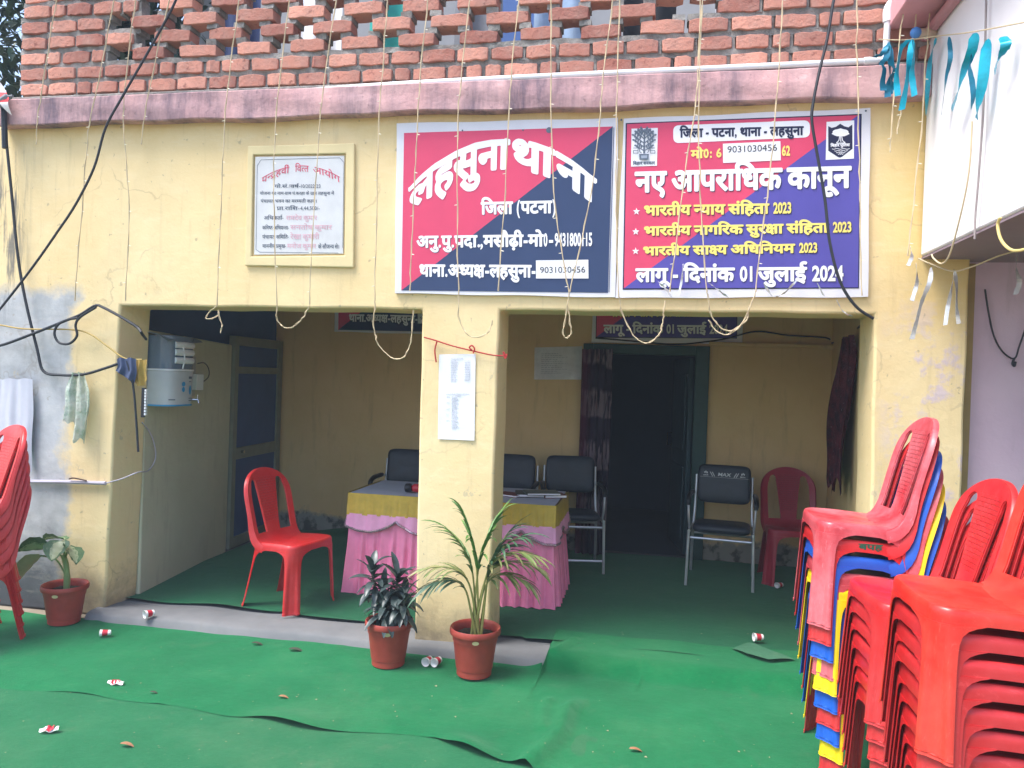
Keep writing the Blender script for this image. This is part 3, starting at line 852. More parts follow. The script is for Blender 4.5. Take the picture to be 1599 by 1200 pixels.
# ------------------------------------------------------------------ black visitor chairs
M_REXINE = simple('black_rexine', rgb(36, 44, 58), .5, 0, .15, 10, .5, .25, 'obj', 120)
M_ARM = simple('black_arm_pad', rgb(24, 28, 36), .4, 0, .1, 10)
M_CHROME = simple('chrome_tube', rgb(196, 200, 206), .32, .55, .05, 10)
def pad(w_, h_, t_, rad=.03, bulge=.012, seams=True):
    """a rounded upholstered slab in the x/z plane, facing -y"""
    m = MB(); N = 40
    def ol(k, sc):
        a = 2*pi*k/N; ca, sa = cos(a), sin(a); e = .32
        return (w_/2-rad+rad*abs(ca)**e*0)*0, 0
    def sup(a, wv, hv): return (wv*abs(cos(a))**.28*(1 if cos(a) >= 0 else -1), hv*abs(sin(a))**.28*(1 if sin(a) >= 0 else -1))
    rings = []
    for side in (-1, 1):
        lv = [(.0, 1.), (.3, 1.), (.6, 1.), (.86, .96), (.96, .7), (1., .2)]
        if side == 1: lv = lv[::-1]
        for sc, dp_ in lv:
            ring = []
            for k in range(N):
                x, z = sup(2*pi*k/N+pi/4*0, w_/2*max(sc, .001), h_/2*max(sc, .001))
                se = 0
                if seams and side < 0: se = -.004*(exp(-(z/.007)**2)+exp(-((abs(x)-w_*.17)/.007)**2))
                ring.append((x, side*(t_/2*dp_+bulge*(1-sc**2))+(-side)*0+(-se if side < 0 else 0), z))
            rings.append(ring)
    vs = [v for r_ in rings for v in r_]; fs = []
    for a in range(len(rings)-1):
        for k in range(N): fs.append((a*N+k, a*N+(k+1) % N, (a+1)*N+(k+1) % N, (a+1)*N+k))
    m.add(vs, fs); return m
def visitor(name_label, x, y, rz, group, logo=False):
    root = thing('visitor_chair', name_label, 'chair', (x, y, FLOOR+.012), rz, group)
    bk = pad(.415, .31, .05); bk.v = [tuple(Matrix.Translation((0, .215, .735)) @ Matrix.Rotation(radians(-9), 4, 'X') @ Vector((v[0], v[1]-.02*(1-(v[0]/.2)**2)*0+.03*(v[0]/.2)**2*-.6, v[2]))) for v in bk.v]
    bo = bk.build('backrest', M_REXINE, root, angle=50)
    st_ = pad(.43, .42, .06, seams=False); st_.v = [tuple(Matrix.Translation((0, -.02, .43)) @ Matrix.Rotation(radians(87), 4, 'X') @ Vector(v)) for v in st_.v]
    st_.build('seat', M_REXINE, root, angle=50)
    for sx in (-1, 1):
        fr = MB().tube(catmull([(sx*.245, -.235, 0), (sx*.237, -.225, .38), (sx*.235, -.20, .41), (sx*.232, .14, .40), (sx*.228, .18, .43), (sx*.222, .215, .56), (sx*.218, .25, .80)], 6), .0115, 10)
        fr.build('side_frame', M_CHROME, root)
        rl = MB().tube(catmull([(sx*.225, .12, .39), (sx*.235, .20, .30), (sx*.245, .27, 0)], 6), .0115, 10); rl.build('leg', M_CHROME, root)
        ar = MB().tube(catmull([(sx*.236, -.13, .41), (sx*.245, -.16, .52), (sx*.25, -.12, .635), (sx*.248, .0, .655), (sx*.243, .14, .655), (sx*.228, .235, .66)], 6), .009, 8)
        ao = ar.build('armrest', M_CHROME, root)
        apd = MB().tube(catmull([(sx*.25, -.15, .60), (sx*.251, -.13, .645), (sx*.25, -.05, .667), (sx*.245, .08, .668), (sx*.24, .16, .668)], 6), [.016]*3+[.02]*19+[.016]*3, 10)
        apd.build('arm_pad', M_ARM, ao)
    MB().tube([(-.24, .19, .33), (.24, .19, .33)], .010, 8).build('crossbar', M_CHROME, root); cr = MB().tube([(-.236, -.19, .36), (.236, -.19, .36)], .010, 8)
    if not logo: MB().tube([(-.241, -.23, .10), (.241, -.23, .10)], .010, 8).build('crossbar', M_CHROME, root)
    cr.build('crossbar', M_CHROME, root)
    return root, bo
G_V = 'black visitor chairs on the verandah'
visitor('black padded visitor chair half hidden behind the left end of the table', -2.02, 6.08, radians(4), G_V)
visitor('black padded visitor chair just right of the pillar, behind the table', -1.16, 6.12, radians(-2), G_V)
visitor('black padded visitor chair at the right end of the table before the curtain', -.62, 6.24, radians(12), G_V)
MAXCHAIR, MAXBACK = visitor('black visitor chair with white lettering on its back, right of the doorway', .575, 6.13, radians(-7), G_V, True)
# ------------------------------------------------------------------ lettering: outlines of the Devanagari letters as plain numbers (1000 units per em)
GLYPH_DATA = """
a:764;584,-38 682,-40 700,-30 715,-10 716,502 726,512 790,513 815,534 820,550 820,622 815,638 798,655 782,660 514,660 485,638 478,590 406,651 338,672 230,668 134,635 109,606 108,578 131,514 150,493 186,488 282,520 318,519 336,506 339,490 323,466 246,451 224,434 216,418 216,366 221,330 232,314 254,300 310,300 339,266 350,226 344,206 322,196 290,196 258,209 232,230 193,286 136,398 110,419 82,420 10,391 -7,374 -12,358 -11,342 13,290 77,178 134,112 186,73 258,44 346,40 398,53 446,80 486,121 499,146 508,174 512,238 550,239 556,230 556,-6 564,-22|478,393 475,402 496,450 502,512 552,510 554,400 530,392
A:1023;584,-38 682,-40 700,-30 715,-10 716,502 726,512 802,512 812,502 814,-12 833,-34 850,-40 942,-40 971,-18 976,-2 976,502 986,512 1050,513 1075,534 1080,550 1080,626 1058,655 1042,660 514,660 485,638 478,590 431,634 390,659 338,672 258,672 170,651 134,635 113,614 108,578 121,538 134,509 156,490 190,489 278,520 314,520 334,509 339,490 323,466 246,451 224,434 216,418 216,366 221,330 232,314 254,300 310,300 339,266 350,226 344,206 322,196 290,196 258,209 232,230 193,286 136,398 110,419 82,420 10,391 -7,374 -12,358 -11,342 13,290 77,178 134,112 186,73 258,44 346,40 398,53 446,80 486,121 499,146 508,174 512,238 550,239 556,230 556,-6 564,-22|478,393 475,402 496,450 502,512 552,510 554,400 530,392
i:491;360,-146 390,-148 410,-136 455,-54 451,-22 419,6 463,58 483,102 488,170 479,214 462,247 422,288 370,319 322,332 222,332 186,325 177,330 174,346 186,352 398,352 415,358 436,386 437,506 446,512 514,513 536,530 544,550 542,632 523,654 506,660 -12,658 -34,639 -40,622 -40,546 -18,517 -2,512 270,510 266,505 166,505 118,495 70,471 34,436 12,390 12,318 37,254 78,208 150,157 174,157 246,180 286,180 318,170 324,154 319,134 306,125 234,108 210,110 182,131 130,155 82,156 62,151 13,102 8,50 14,28 58,-15 98,-31 166,-42
I:491;360,-146 390,-148 410,-136 455,-54 451,-22 419,6 463,58 483,102 488,170 479,214 462,247 422,288 370,319 322,332 222,332 186,325 173,342 186,352 398,352 414,357 436,386 438,508 514,513 543,542 544,626 530,648 506,660 398,661 369,714 364,754 377,778 406,787 466,768 494,769 519,790 543,854 543,882 519,910 466,931 434,936 366,936 322,927 286,911 238,871 213,830 204,794 204,722 218,662 -6,660 -30,644 -40,622 -39,542 -10,513 270,510 266,505 162,504 106,491 69,470 32,434 17,406 12,386 12,314 37,254 60,226 142,160 170,156 226,176 286,180 318,170 324,154 319,134 306,125 234,108 210,110 182,131 130,155 82,156 62,151 13,102 8,50 17,22 46,-8 66,-19 98,-31 166,-42
e:553;424,-222 446,-224 464,-214 487,-186 507,-146 524,-98 524,-10 488,58 435,106 368,146 363,154 434,185 487,242 512,310 517,506 526,512 578,513 603,534 608,550 605,634 587,654 570,660 -14,657 -39,630 -40,546 -32,530 -14,515 30,512 39,506 40,262 61,186 84,150 125,110 170,77 326,-13 356,-38 359,-70 329,-126 329,-154 354,-183|270,202 220,238 205,274 200,310 201,506 210,512 346,511 352,502 351,346 342,322 290,303 273,286 268,250 276,206
aa:259;76,-38 178,-40 196,-30 211,-10 212,502 222,512 282,513 311,542 311,630 282,659 -2,660 -22,652 -39,630 -40,550 -35,534 -10,513 42,511 48,502 48,-2 54,-19
im:259;76,-38 178,-40 196,-30 211,-10 212,502 222,512 282,513 302,528 312,546 312,626 298,648 278,660 198,660 185,670 176,722 193,758 226,775 278,784 346,775 402,755 474,712 606,577 710,577 739,606 735,642 690,707 622,784 518,867 430,911 310,936 226,936 162,923 118,903 86,880 37,826 21,790 12,742 18,666 -18,655 -39,630 -40,550 -35,534 -10,513 42,511 48,502 48,-2 54,-19
ii:259;76,-38 178,-40 196,-30 211,-10 212,502 222,512 282,513 304,530 312,550 312,626 302,644 282,659 206,660 194,666 147,794 106,859 71,894 46,911 -2,931 -98,936 -146,923 -178,907 -210,880 -239,842 -260,782 -256,686 -227,606 -206,581 -190,576 -102,576 -78,592 -68,614 -69,634 -100,730 -89,770 -62,784 -34,779 -12,762 2,738 30,666 22,660 -10,659 -35,638 -40,622 -40,550 -34,533 -14,515 38,512 47,506 48,-2 54,-19
u:0;-208,-306 -118,-308 -58,-295 -5,-266 39,-218 60,-166 59,-86 47,-50 27,-18 -18,23 -82,48 -162,52 -254,31 -283,6 -287,-26 -252,-106 -234,-119 -218,-120 -138,-97 -106,-104 -94,-114 -96,-134 -102,-143 -126,-152 -174,-156 -258,-131 -306,-96 -366,-28 -386,-16 -414,-21 -487,-78 -492,-106 -483,-130 -386,-228 -298,-283
uu:0;-216,-306 -142,-308 -78,-295 -45,-282 -24,-254 -25,-226 -45,-170 -64,-146 -78,-137 -98,-136 -166,-156 -202,-151 -214,-142 -216,-122 -206,-109 -186,-101 -158,-97 -130,-100 -70,-121 -8,-174 48,-250 74,-268 100,-266 166,-224 183,-202 183,-174 112,-78 43,-14 -10,19 -58,39 -130,52 -182,52 -238,43 -286,23 -343,-30 -371,-90 -372,-158 -351,-218 -306,-268 -262,-295
em:0;-180,578 -86,577 -66,592 -56,610 -57,638 -85,730 -121,810 -149,854 -194,899 -224,918 -262,931 -358,936 -426,919 -447,894 -448,870 -423,794 -394,772 -362,772 -318,783 -274,766 -249,726 -209,606
o:259;76,-38 178,-40 196,-30 211,-10 212,502 222,512 282,513 304,530 312,550 312,626 302,644 282,659 198,663 163,758 127,830 96,870 54,907 14,927 -26,936 -126,932 -166,919 -187,894 -187,858 -163,790 -134,768 -58,783 -22,771 3,738 31,670 26,661 -14,657 -35,638 -40,622 -40,550 -34,533 -14,515 38,512 47,506 48,-2 54,-19
au:259;76,-38 178,-40 196,-30 211,-10 212,502 222,512 282,513 304,530 312,550 312,626 302,644 282,659 198,663 163,758 127,830 96,870 54,907 14,927 -26,936 -126,932 -166,919 -187,894 -188,866 -168,802 -203,770 -208,738 -183,670 -154,645 -126,644 -58,663 -29,658 -25,650 -40,622 -37,538 -10,513 38,512 47,506 48,-2 54,-19
M:0;-160,678 -106,676 -90,681 -52,714 -37,742 -36,794 -41,810 -70,848 -98,867 -154,868 -174,859 -208,830 -223,802 -224,746 -215,726 -186,692
reph:0;-204,578 -106,576 -77,598 -73,634 -115,718 -120,746 -115,766 -106,779 -78,786 -10,768 10,769 26,780 43,806 60,862 55,890 34,911 -2,927 -46,936 -122,936 -170,923 -210,903 -255,858 -280,794 -280,730 -255,650 -231,602
k:762;360,-38 458,-40 487,-18 492,-2 492,238 509,262 554,288 574,287 586,278 596,230 579,162 541,94 545,62 570,37 638,0 670,5 695,30 731,98 756,198 756,278 743,326 727,358 702,388 674,411 634,431 554,440 496,430 492,502 502,512 790,515 810,533 816,550 816,626 794,655 778,660 -2,660 -18,655 -35,638 -40,622 -40,546 -30,528 -10,513 330,508 330,502 322,500 202,504 138,487 90,460 38,407 17,366 8,330 8,246 17,210 42,165 86,120 126,97 182,80 274,80 330,94 333,-10|222,229 190,241 173,262 168,298 182,330 218,347 250,352 328,338 332,286 327,274 270,237
g:563;380,-38 482,-40 500,-30 515,-10 516,502 526,512 590,513 615,534 620,550 620,622 615,638 598,655 582,660 -2,660 -18,655 -40,626 -40,550 -35,534 -10,513 78,512 88,502 87,406 42,387 13,358 0,322 5,270 21,234 46,200 93,158 126,141 190,141 216,158 243,194 248,214 250,508 350,508 352,-2 358,-19
c:634;452,-38 550,-40 568,-30 583,-10 584,502 594,512 658,513 683,534 688,550 688,622 683,638 666,655 650,660 -2,660 -18,655 -40,626 -40,550 -32,530 -10,513 422,508 424,474 418,466 390,480 30,479 1,450 0,366 8,346 30,329 102,326 100,258 109,210 138,157 186,113 222,93 274,80 366,80 422,92 425,-10|310,229 282,238 267,254 263,274 272,306 326,328 394,329 422,347 421,274 374,241
j:742;560,-38 658,-40 676,-30 691,-10 692,502 702,512 766,513 791,534 796,550 796,622 788,642 758,660 -2,660 -22,652 -40,626 -40,550 -32,530 -10,513 530,508 532,490 526,481 298,480 282,475 265,458 233,390 233,366 252,342 300,306 323,274 337,226 334,206 322,197 282,201 238,237 181,338 143,434 122,459 86,464 14,439 -7,414 -8,390 21,310 61,226 116,142 190,73 230,53 278,40 338,40 382,49 422,69 456,98 487,146 500,214 495,266 474,322 482,328 528,326 532,-2 538,-19
T:504;240,-38 326,-40 402,-27 490,5 519,34 520,62 507,102 491,138 474,155 438,159 382,133 322,116 238,121 202,137 185,154 169,190 168,226 184,266 226,295 286,308 378,308 404,326 412,346 414,508 530,513 559,542 559,630 530,659 -2,660 -22,652 -39,630 -39,542 -10,513 242,512 251,506 249,462 162,439 122,419 98,404 48,354 21,310 8,262 8,166 25,110 46,73 84,30 122,1 182,-27
Dh:563;248,-230 302,-231 327,-218 358,-187 372,-150 371,-114 355,-78 322,-42 418,-27 470,-3 512,30 555,94 564,138 564,178 555,218 536,254 490,299 438,323 350,329 306,319 274,303 221,254 197,202 190,160 181,166 168,202 168,242 177,270 193,294 234,319 282,332 390,336 410,348 424,370 428,510 578,512 602,524 616,546 616,626 606,644 586,659 -2,660 -22,652 -39,630 -39,542 -10,513 254,512 263,506 260,486 170,463 88,414 33,350 8,274 12,158 50,77 92,30 126,5 182,-23 238,-38 193,-86 180,-118 180,-146 185,-170 200,-194 225,-218|354,117 348,126 354,166 378,180 401,174 407,158 398,134
N:723;540,-38 642,-40 660,-30 675,-10 676,502 686,512 746,513 771,534 776,550 776,622 768,642 738,660 -2,660 -22,652 -40,626 -40,546 -32,530 -14,515 30,512 39,506 40,294 57,222 78,185 118,144 182,113 206,108 298,108 326,113 378,137 424,182 451,234 460,278 461,506 470,512 510,508 512,-2 518,-19|246,258 218,268 204,298 200,502 210,512 290,512 300,502 296,298 279,266
t:570;204,-50 226,-52 239,-46 298,12 308,30 303,62 212,146 185,182 169,222 169,254 182,272 250,288 350,288 359,282 360,-2 368,-22 394,-40 482,-40 498,-35 515,-18 520,-2 520,502 530,512 594,513 619,534 624,550 624,626 602,655 586,660 -2,660 -18,655 -35,638 -40,622 -40,546 -30,528 -10,513 350,512 359,506 356,442 190,436 126,419 74,388 38,351 13,306 4,266 4,218 13,174 33,130 96,46 182,-36
th:642;460,-38 558,-40 576,-30 591,-10 592,502 602,512 666,513 691,534 696,550 696,622 691,638 674,655 658,660 386,660 370,652 355,634 350,585 286,643 230,667 142,672 106,663 74,647 32,610 13,574 8,554 8,486 13,462 34,425 95,374 58,352 44,326 49,286 81,214 141,146 226,101 274,92 346,92 430,108 432,-6 440,-22|290,245 262,253 256,262 334,332 359,374 376,434 375,510 428,510 430,294 370,253 334,244|182,505 162,513 159,522 170,527 194,520 204,506
d:520;400,-94 430,-95 486,-67 519,-34 517,-6 468,70 500,130 500,190 483,226 454,256 430,271 402,280 350,280 304,258 273,222 266,186 246,184 206,197 182,217 168,250 169,282 190,316 230,335 282,344 382,344 398,352 416,378 418,508 538,512 558,520 576,546 576,622 571,638 554,655 538,660 -2,660 -18,655 -35,638 -40,622 -40,546 -18,517 -2,512 246,512 255,506 250,497 170,483 106,455 33,382 8,318 8,226 17,186 37,146 94,84 138,57 218,32 317,26 369,-66
dh:615;432,-38 534,-40 552,-30 567,-10 568,502 578,512 642,513 666,533 672,550 670,632 651,654 634,660 378,660 349,638 342,594 286,647 242,667 158,672 102,655 66,632 38,603 17,570 4,530 9,430 30,389 86,330 72,282 72,214 85,174 104,142 138,108 166,89 214,69 242,64 334,64 400,78 405,-10|286,213 240,230 232,250 236,270 246,281 278,291 338,293 363,314 372,370 371,414 354,436 329,450 354,521 398,511 404,502 402,262 374,237 350,225|178,454 165,462 156,490 166,518 182,526 186,518 172,486
n:555;372,-38 474,-40 492,-30 507,-10 508,502 518,512 578,513 603,534 608,550 608,622 603,638 586,655 570,660 -2,660 -18,655 -40,626 -40,550 -32,530 -10,513 342,508 340,410 62,407 29,390 5,362 -4,334 -4,302 5,270 32,222 82,173 134,148 178,149 216,170 239,202 248,254 340,254 344,-6 352,-22
p:568;388,-38 486,-40 504,-30 519,-10 520,502 530,512 594,513 619,534 624,550 624,622 619,638 602,655 586,660 -2,660 -18,655 -40,626 -40,546 -32,530 -14,515 30,512 39,506 40,298 49,250 73,198 121,146 186,113 210,108 302,108 358,118 360,-6 368,-22|258,257 218,270 205,302 200,334 201,506 210,512 354,511 360,502 358,302 334,281 302,265
b:571;388,-38 490,-40 508,-30 523,-10 524,502 534,512 594,513 619,534 624,550 624,622 619,638 602,655 586,660 -2,660 -18,655 -40,626 -40,550 -32,530 -10,513 356,510 356,502 350,500 226,505 190,499 138,483 77,446 46,415 21,374 8,330 8,246 21,202 40,170 89,122 142,93 194,80 294,80 358,92 361,-10|214,229 177,250 168,278 170,293 180,290 219,242 222,230|354,305 325,338 325,346 358,340 359,310
bh:703;520,-38 622,-40 640,-30 655,-10 656,502 666,512 726,513 751,534 756,550 756,622 751,638 734,655 718,660 398,660 380,650 365,630 362,554 330,603 302,632 250,663 206,672 142,672 106,663 66,643 28,606 13,578 8,554 8,482 25,438 66,392 160,350 133,318 124,294 125,250 153,194 192,150 226,125 258,112 302,112 327,122 358,153 376,206 488,206 492,-6 500,-22|378,361 372,370 369,530 398,512 488,510 490,364|186,505 162,512 158,522 166,528 190,522 200,510
m:598;416,-38 514,-40 532,-30 547,-10 548,502 558,512 622,513 647,534 652,550 652,622 647,638 630,655 614,660 -2,660 -18,655 -40,626 -40,550 -35,534 -10,513 78,512 88,502 87,366 41,350 12,322 1,302 0,254 21,206 70,148 110,121 138,112 182,112 206,124 235,154 254,207 384,206 388,-6 396,-22|254,361 248,370 250,508 384,510 386,364
y:580;400,-38 498,-40 516,-30 531,-10 532,502 542,512 606,513 631,534 636,550 636,622 631,638 614,655 598,660 -2,660 -18,655 -40,626 -40,550 -35,534 -6,512 98,510 120,462 115,438 102,420 26,391 1,362 5,302 41,214 60,186 110,136 174,101 222,92 290,92 370,108 372,-6 380,-22|242,245 202,261 190,278 258,349 275,390 280,474 274,506 282,512 366,511 372,502 370,294 342,269 310,253 278,244
r:409;328,-50 354,-51 370,-40 431,22 435,54 418,76 308,166 239,238 294,280 332,318 355,354 376,422 378,510 434,513 459,534 464,550 461,634 443,654 426,660 -14,657 -34,639 -40,622 -40,546 -19,518 -2,512 202,511 211,502 216,474 207,430 190,406 130,432 74,432 34,412 9,382 0,358 0,314 13,278 50,221 100,162 244,18
l:678;240,-50 268,-50 306,-20 343,18 348,46 336,70 254,140 200,194 181,222 168,258 169,286 178,302 206,312 226,311 254,298 240,246 241,222 252,206 274,189 346,168 366,169 388,186 421,262 444,294 466,304 471,-14 489,-34 506,-40 594,-40 623,-18 628,-2 628,502 638,512 702,513 727,534 732,550 732,626 710,655 694,660 -2,660 -18,655 -35,638 -40,622 -40,546 -30,528 -10,513 458,512 467,506 464,466 394,447 354,425 254,464 166,464 118,451 81,430 40,390 13,342 4,302 4,250 13,206 37,154 76,102 168,10
v:556;376,-38 474,-40 492,-30 507,-10 508,502 518,512 582,513 607,534 612,550 612,622 607,638 590,655 574,660 -2,660 -18,655 -40,626 -40,550 -32,530 -10,513 346,508 346,502 338,500 210,504 142,487 89,458 42,411 17,366 8,330 8,246 21,202 52,154 93,118 130,97 186,80 286,80 346,92 349,-10|226,229 190,241 174,258 168,294 182,328 210,343 258,352 346,336 348,286 342,272 294,241 246,228
sh:680;336,-38 374,-35 430,4 452,34 451,58 443,74 322,214 371,270 411,346 424,406 420,506 430,512 466,511 472,502 473,-10 490,-32 510,-40 598,-40 627,-18 632,-2 632,502 642,512 706,513 731,534 736,550 736,626 714,655 698,660 414,660 385,638 379,602 374,597 326,639 286,659 238,672 174,672 102,651 49,602 28,554 33,462 60,414 126,354 58,347 16,314 0,278 5,218 42,172 78,153 106,148 166,150 183,138 236,82 312,-18|194,325 185,334 202,334 202,326|226,485 190,497 182,518 206,524 235,514 251,498 253,486
S:578;396,-38 494,-40 512,-30 527,-10 528,502 538,512 602,513 627,534 632,550 632,622 627,638 610,655 594,660 -2,660 -18,655 -40,626 -40,546 -32,530 -14,515 30,512 39,506 40,298 49,250 73,198 121,146 186,113 210,108 306,108 366,120 368,-6 376,-22|258,257 222,267 210,280 200,326 202,376 216,366 289,270 286,261|362,415 297,498 295,510 366,508 368,426
s:676;312,-50 334,-52 352,-42 414,21 420,50 398,80 324,142 256,210 254,222 322,212 466,212 468,-2 473,-18 490,-35 506,-40 594,-40 623,-18 628,-2 628,502 638,512 702,513 727,534 732,550 732,626 710,655 694,660 -2,660 -18,655 -35,638 -40,622 -40,546 -18,517 -2,512 170,508 176,482 170,422 134,432 78,432 41,418 17,394 1,362 5,294 41,230 116,138 222,28|334,365 328,374 340,454 338,508 464,510 466,376 418,364
h:531;232,-178 258,-180 276,-170 335,-110 340,-78 326,-56 252,2 197,62 180,110 180,134 190,159 210,174 262,188 306,188 354,170 360,158 358,134 294,96 285,82 284,54 312,-14 338,-35 362,-36 434,-7 487,42 515,94 520,182 507,226 486,259 454,292 414,317 378,331 322,340 246,340 198,333 194,346 206,352 446,352 466,360 484,386 486,508 558,513 587,542 587,630 558,659 -2,660 -22,652 -39,630 -39,542 -10,513 314,510 310,505 182,505 118,487 62,447 37,406 28,374 33,302 57,250 33,210 20,170 20,82 33,38 53,-2 94,-56 162,-124
kS:712;376,-102 414,-99 466,-60 484,-30 479,-2 428,58 452,106 447,178 428,210 386,250 494,264 503,258 504,-2 518,-28 538,-40 630,-40 646,-32 661,-14 664,502 674,512 738,513 765,538 768,626 760,642 742,657 446,660 417,638 410,590 359,638 318,659 266,672 194,672 142,659 98,635 64,602 45,570 36,538 37,462 53,418 92,366 33,302 9,250 8,166 21,130 44,94 74,64 134,29 190,12 275,10 342,-72|210,165 182,177 173,190 169,214 186,247 230,278 291,262 293,254 244,222 225,190 222,168|398,405 393,410 420,470 422,521 446,512 500,510 504,446 499,434 450,413|222,452 197,486 196,510 214,523 246,523 260,510 255,482 238,458
dh_:362;232,66 334,64 394,77 450,105 506,144 523,166 524,186 483,262 454,284 426,279 366,233 338,221 290,212 240,230 232,254 242,279 282,292 338,293 367,322 371,414 354,436 329,450 347,490 352,550 335,598 286,647 254,663 218,672 154,672 86,647 37,602 17,570 4,534 4,450 29,390 85,334 72,286 72,218 93,158 158,93|178,454 165,462 156,490 166,518 182,526 186,518 172,486
n_:358;128,150 174,148 214,168 239,202 245,250 250,255 386,256 406,264 424,294 424,370 416,390 386,408 70,408 26,388 5,362 -3,338 1,278 36,218 81,174|-12,514 382,513 411,542 411,630 394,652 374,660 -10,659 -32,642 -40,622 -39,542
kS_:460;376,-102 414,-99 466,-60 484,-30 479,-2 428,58 452,106 447,178 428,210 386,250 482,260 534,280 552,310 539,386 524,410 502,424 395,406 420,470 420,550 403,594 359,638 318,659 266,672 166,667 94,632 62,599 41,562 36,538 41,446 53,418 92,366 36,306 17,274 8,242 9,162 42,97 94,49 170,16 274,10 342,-72|210,165 182,177 173,190 169,214 186,247 230,278 291,262 293,254 244,222 225,190 222,168|222,452 197,486 196,510 214,523 246,523 260,510 255,482 238,458
m_:350;128,114 182,112 203,122 235,154 254,207 434,208 452,218 467,238 468,326 446,355 430,360 258,360 249,366 250,508 374,513 403,542 403,630 374,659 -2,660 -22,652 -39,630 -40,546 -26,524 -6,512 78,512 87,506 87,366 42,351 10,319 0,298 0,254 21,206 46,172 90,133
t_:349;204,-50 230,-51 246,-40 303,18 308,50 296,70 234,124 193,170 173,206 169,254 186,274 218,284 382,288 402,296 420,322 420,402 412,422 390,439 234,440 166,432 126,419 74,388 38,351 13,306 4,266 4,218 13,174 33,130 96,46 182,-36|-12,514 374,513 403,542 403,630 386,652 366,660 -10,659 -32,642 -40,622 -39,542
pr:568;76,-50 102,-52 122,-43 354,112 360,102 360,-6 378,-32 398,-40 482,-40 498,-35 514,-19 520,-2 520,502 530,512 594,513 619,534 624,550 624,626 603,654 586,660 -2,660 -18,655 -34,639 -40,622 -40,550 -35,534 -10,513 30,512 39,506 40,302 49,250 73,198 116,146 33,94 8,62 13,26 56,-34|258,257 218,270 205,302 200,334 201,506 210,512 354,511 360,502 358,302 310,269
gr:563;160,-62 194,-59 346,40 352,34 354,-12 382,-39 482,-40 511,-18 516,-2 516,502 526,512 590,513 615,534 620,550 620,626 598,655 582,660 -2,660 -18,655 -35,638 -40,622 -40,550 -30,528 -6,512 78,512 87,506 87,406 42,387 14,359 0,326 0,290 13,250 44,202 93,158 126,141 186,140 206,148 243,194 248,214 250,508 342,512 351,506 350,230 110,83 85,54 89,22 132,-38
dr:520;68,-102 106,-99 318,12 326,10 370,-67 402,-95 438,-91 494,-63 515,-42 519,-10 467,74 487,98 499,126 500,190 483,226 456,254 432,270 402,280 334,275 309,262 282,236 269,214 266,186 250,184 214,193 186,212 169,246 168,274 178,303 210,328 282,344 382,344 402,356 416,378 418,508 542,512 558,520 573,538 576,626 554,655 538,660 -2,660 -18,655 -35,638 -40,622 -40,546 -30,528 -10,513 246,512 255,506 250,497 146,475 94,447 42,395 13,338 8,314 8,226 21,178 44,138 100,82 94,73 29,42 4,10 9,-22 42,-79
kh:818;636,-38 734,-40 752,-30 767,-10 768,502 778,512 842,513 867,534 872,550 872,622 860,646 834,660 -2,660 -26,648 -40,626 -40,550 -35,534 -18,517 -2,512 162,512 171,506 176,442 170,422 130,432 58,427 20,398 1,362 0,314 14,272 38,233 96,162 210,57 262,25 330,-7 438,-32 538,-32 610,-18|458,122 398,133 346,153 273,202 238,232 234,242 314,323 321,266 349,206 406,153 475,126 476,122|526,273 498,281 483,294 478,318 490,348 538,364 604,354 608,310 604,298 562,277|338,424 340,510 457,510 397,478
Th:585;248,-38 342,-40 442,-15 494,16 540,62 555,86 571,122 580,174 580,222 567,282 543,330 512,370 467,410 415,442 412,502 422,512 602,512 619,518 640,546 640,622 635,638 618,655 602,660 -2,660 -18,655 -35,638 -40,622 -40,546 -32,530 -12,514 242,512 251,506 249,462 162,439 122,419 52,358 17,298 8,258 9,162 21,118 56,58 90,24 130,-3 186,-27|274,113 226,125 186,149 168,194 173,246 190,272 218,291 282,308 334,307 367,290 399,258 416,214 411,166 396,142 374,129 334,116
S_:376;200,110 306,108 362,121 454,173 483,206 483,234 447,302 293,506 302,512 398,512 416,522 432,546 431,630 414,652 394,660 -10,659 -39,630 -40,546 -32,530 -14,515 30,512 39,506 40,302 53,238 81,186 118,148 166,121|258,257 222,267 210,280 200,326 202,376 216,366 289,270 286,261
danda:379;184,-38 286,-39 306,-24 316,-6 316,622 306,644 282,660 186,659 166,644 156,626 156,-2 162,-19
ai:0;-192,578 -86,577 -66,592 -56,610 -57,638 -85,730 -121,810 -149,854 -194,899 -224,918 -262,931 -358,936 -426,919 -443,902 -448,886 -428,798 -460,774 -468,754 -467,734 -439,666 -422,649 -406,644 -318,663 -278,655 -246,636 -218,600
g_:281;124,142 190,141 216,158 243,194 248,214 249,506 258,512 308,514 328,530 336,546 335,630 306,659 -2,660 -22,652 -39,630 -40,546 -26,524 -6,512 78,512 87,506 87,406 42,387 14,359 0,326 0,290 13,250 44,202 93,158
bm:0;80,-306 102,-308 122,-299 172,-262 192,-234 187,-206 108,-106 54,-57 -26,-13 -86,0 -170,0 -206,-16 -219,-34 -220,-54 -207,-126 -196,-142 -174,-156 -98,-156 -45,-174 4,-214 60,-290
"""
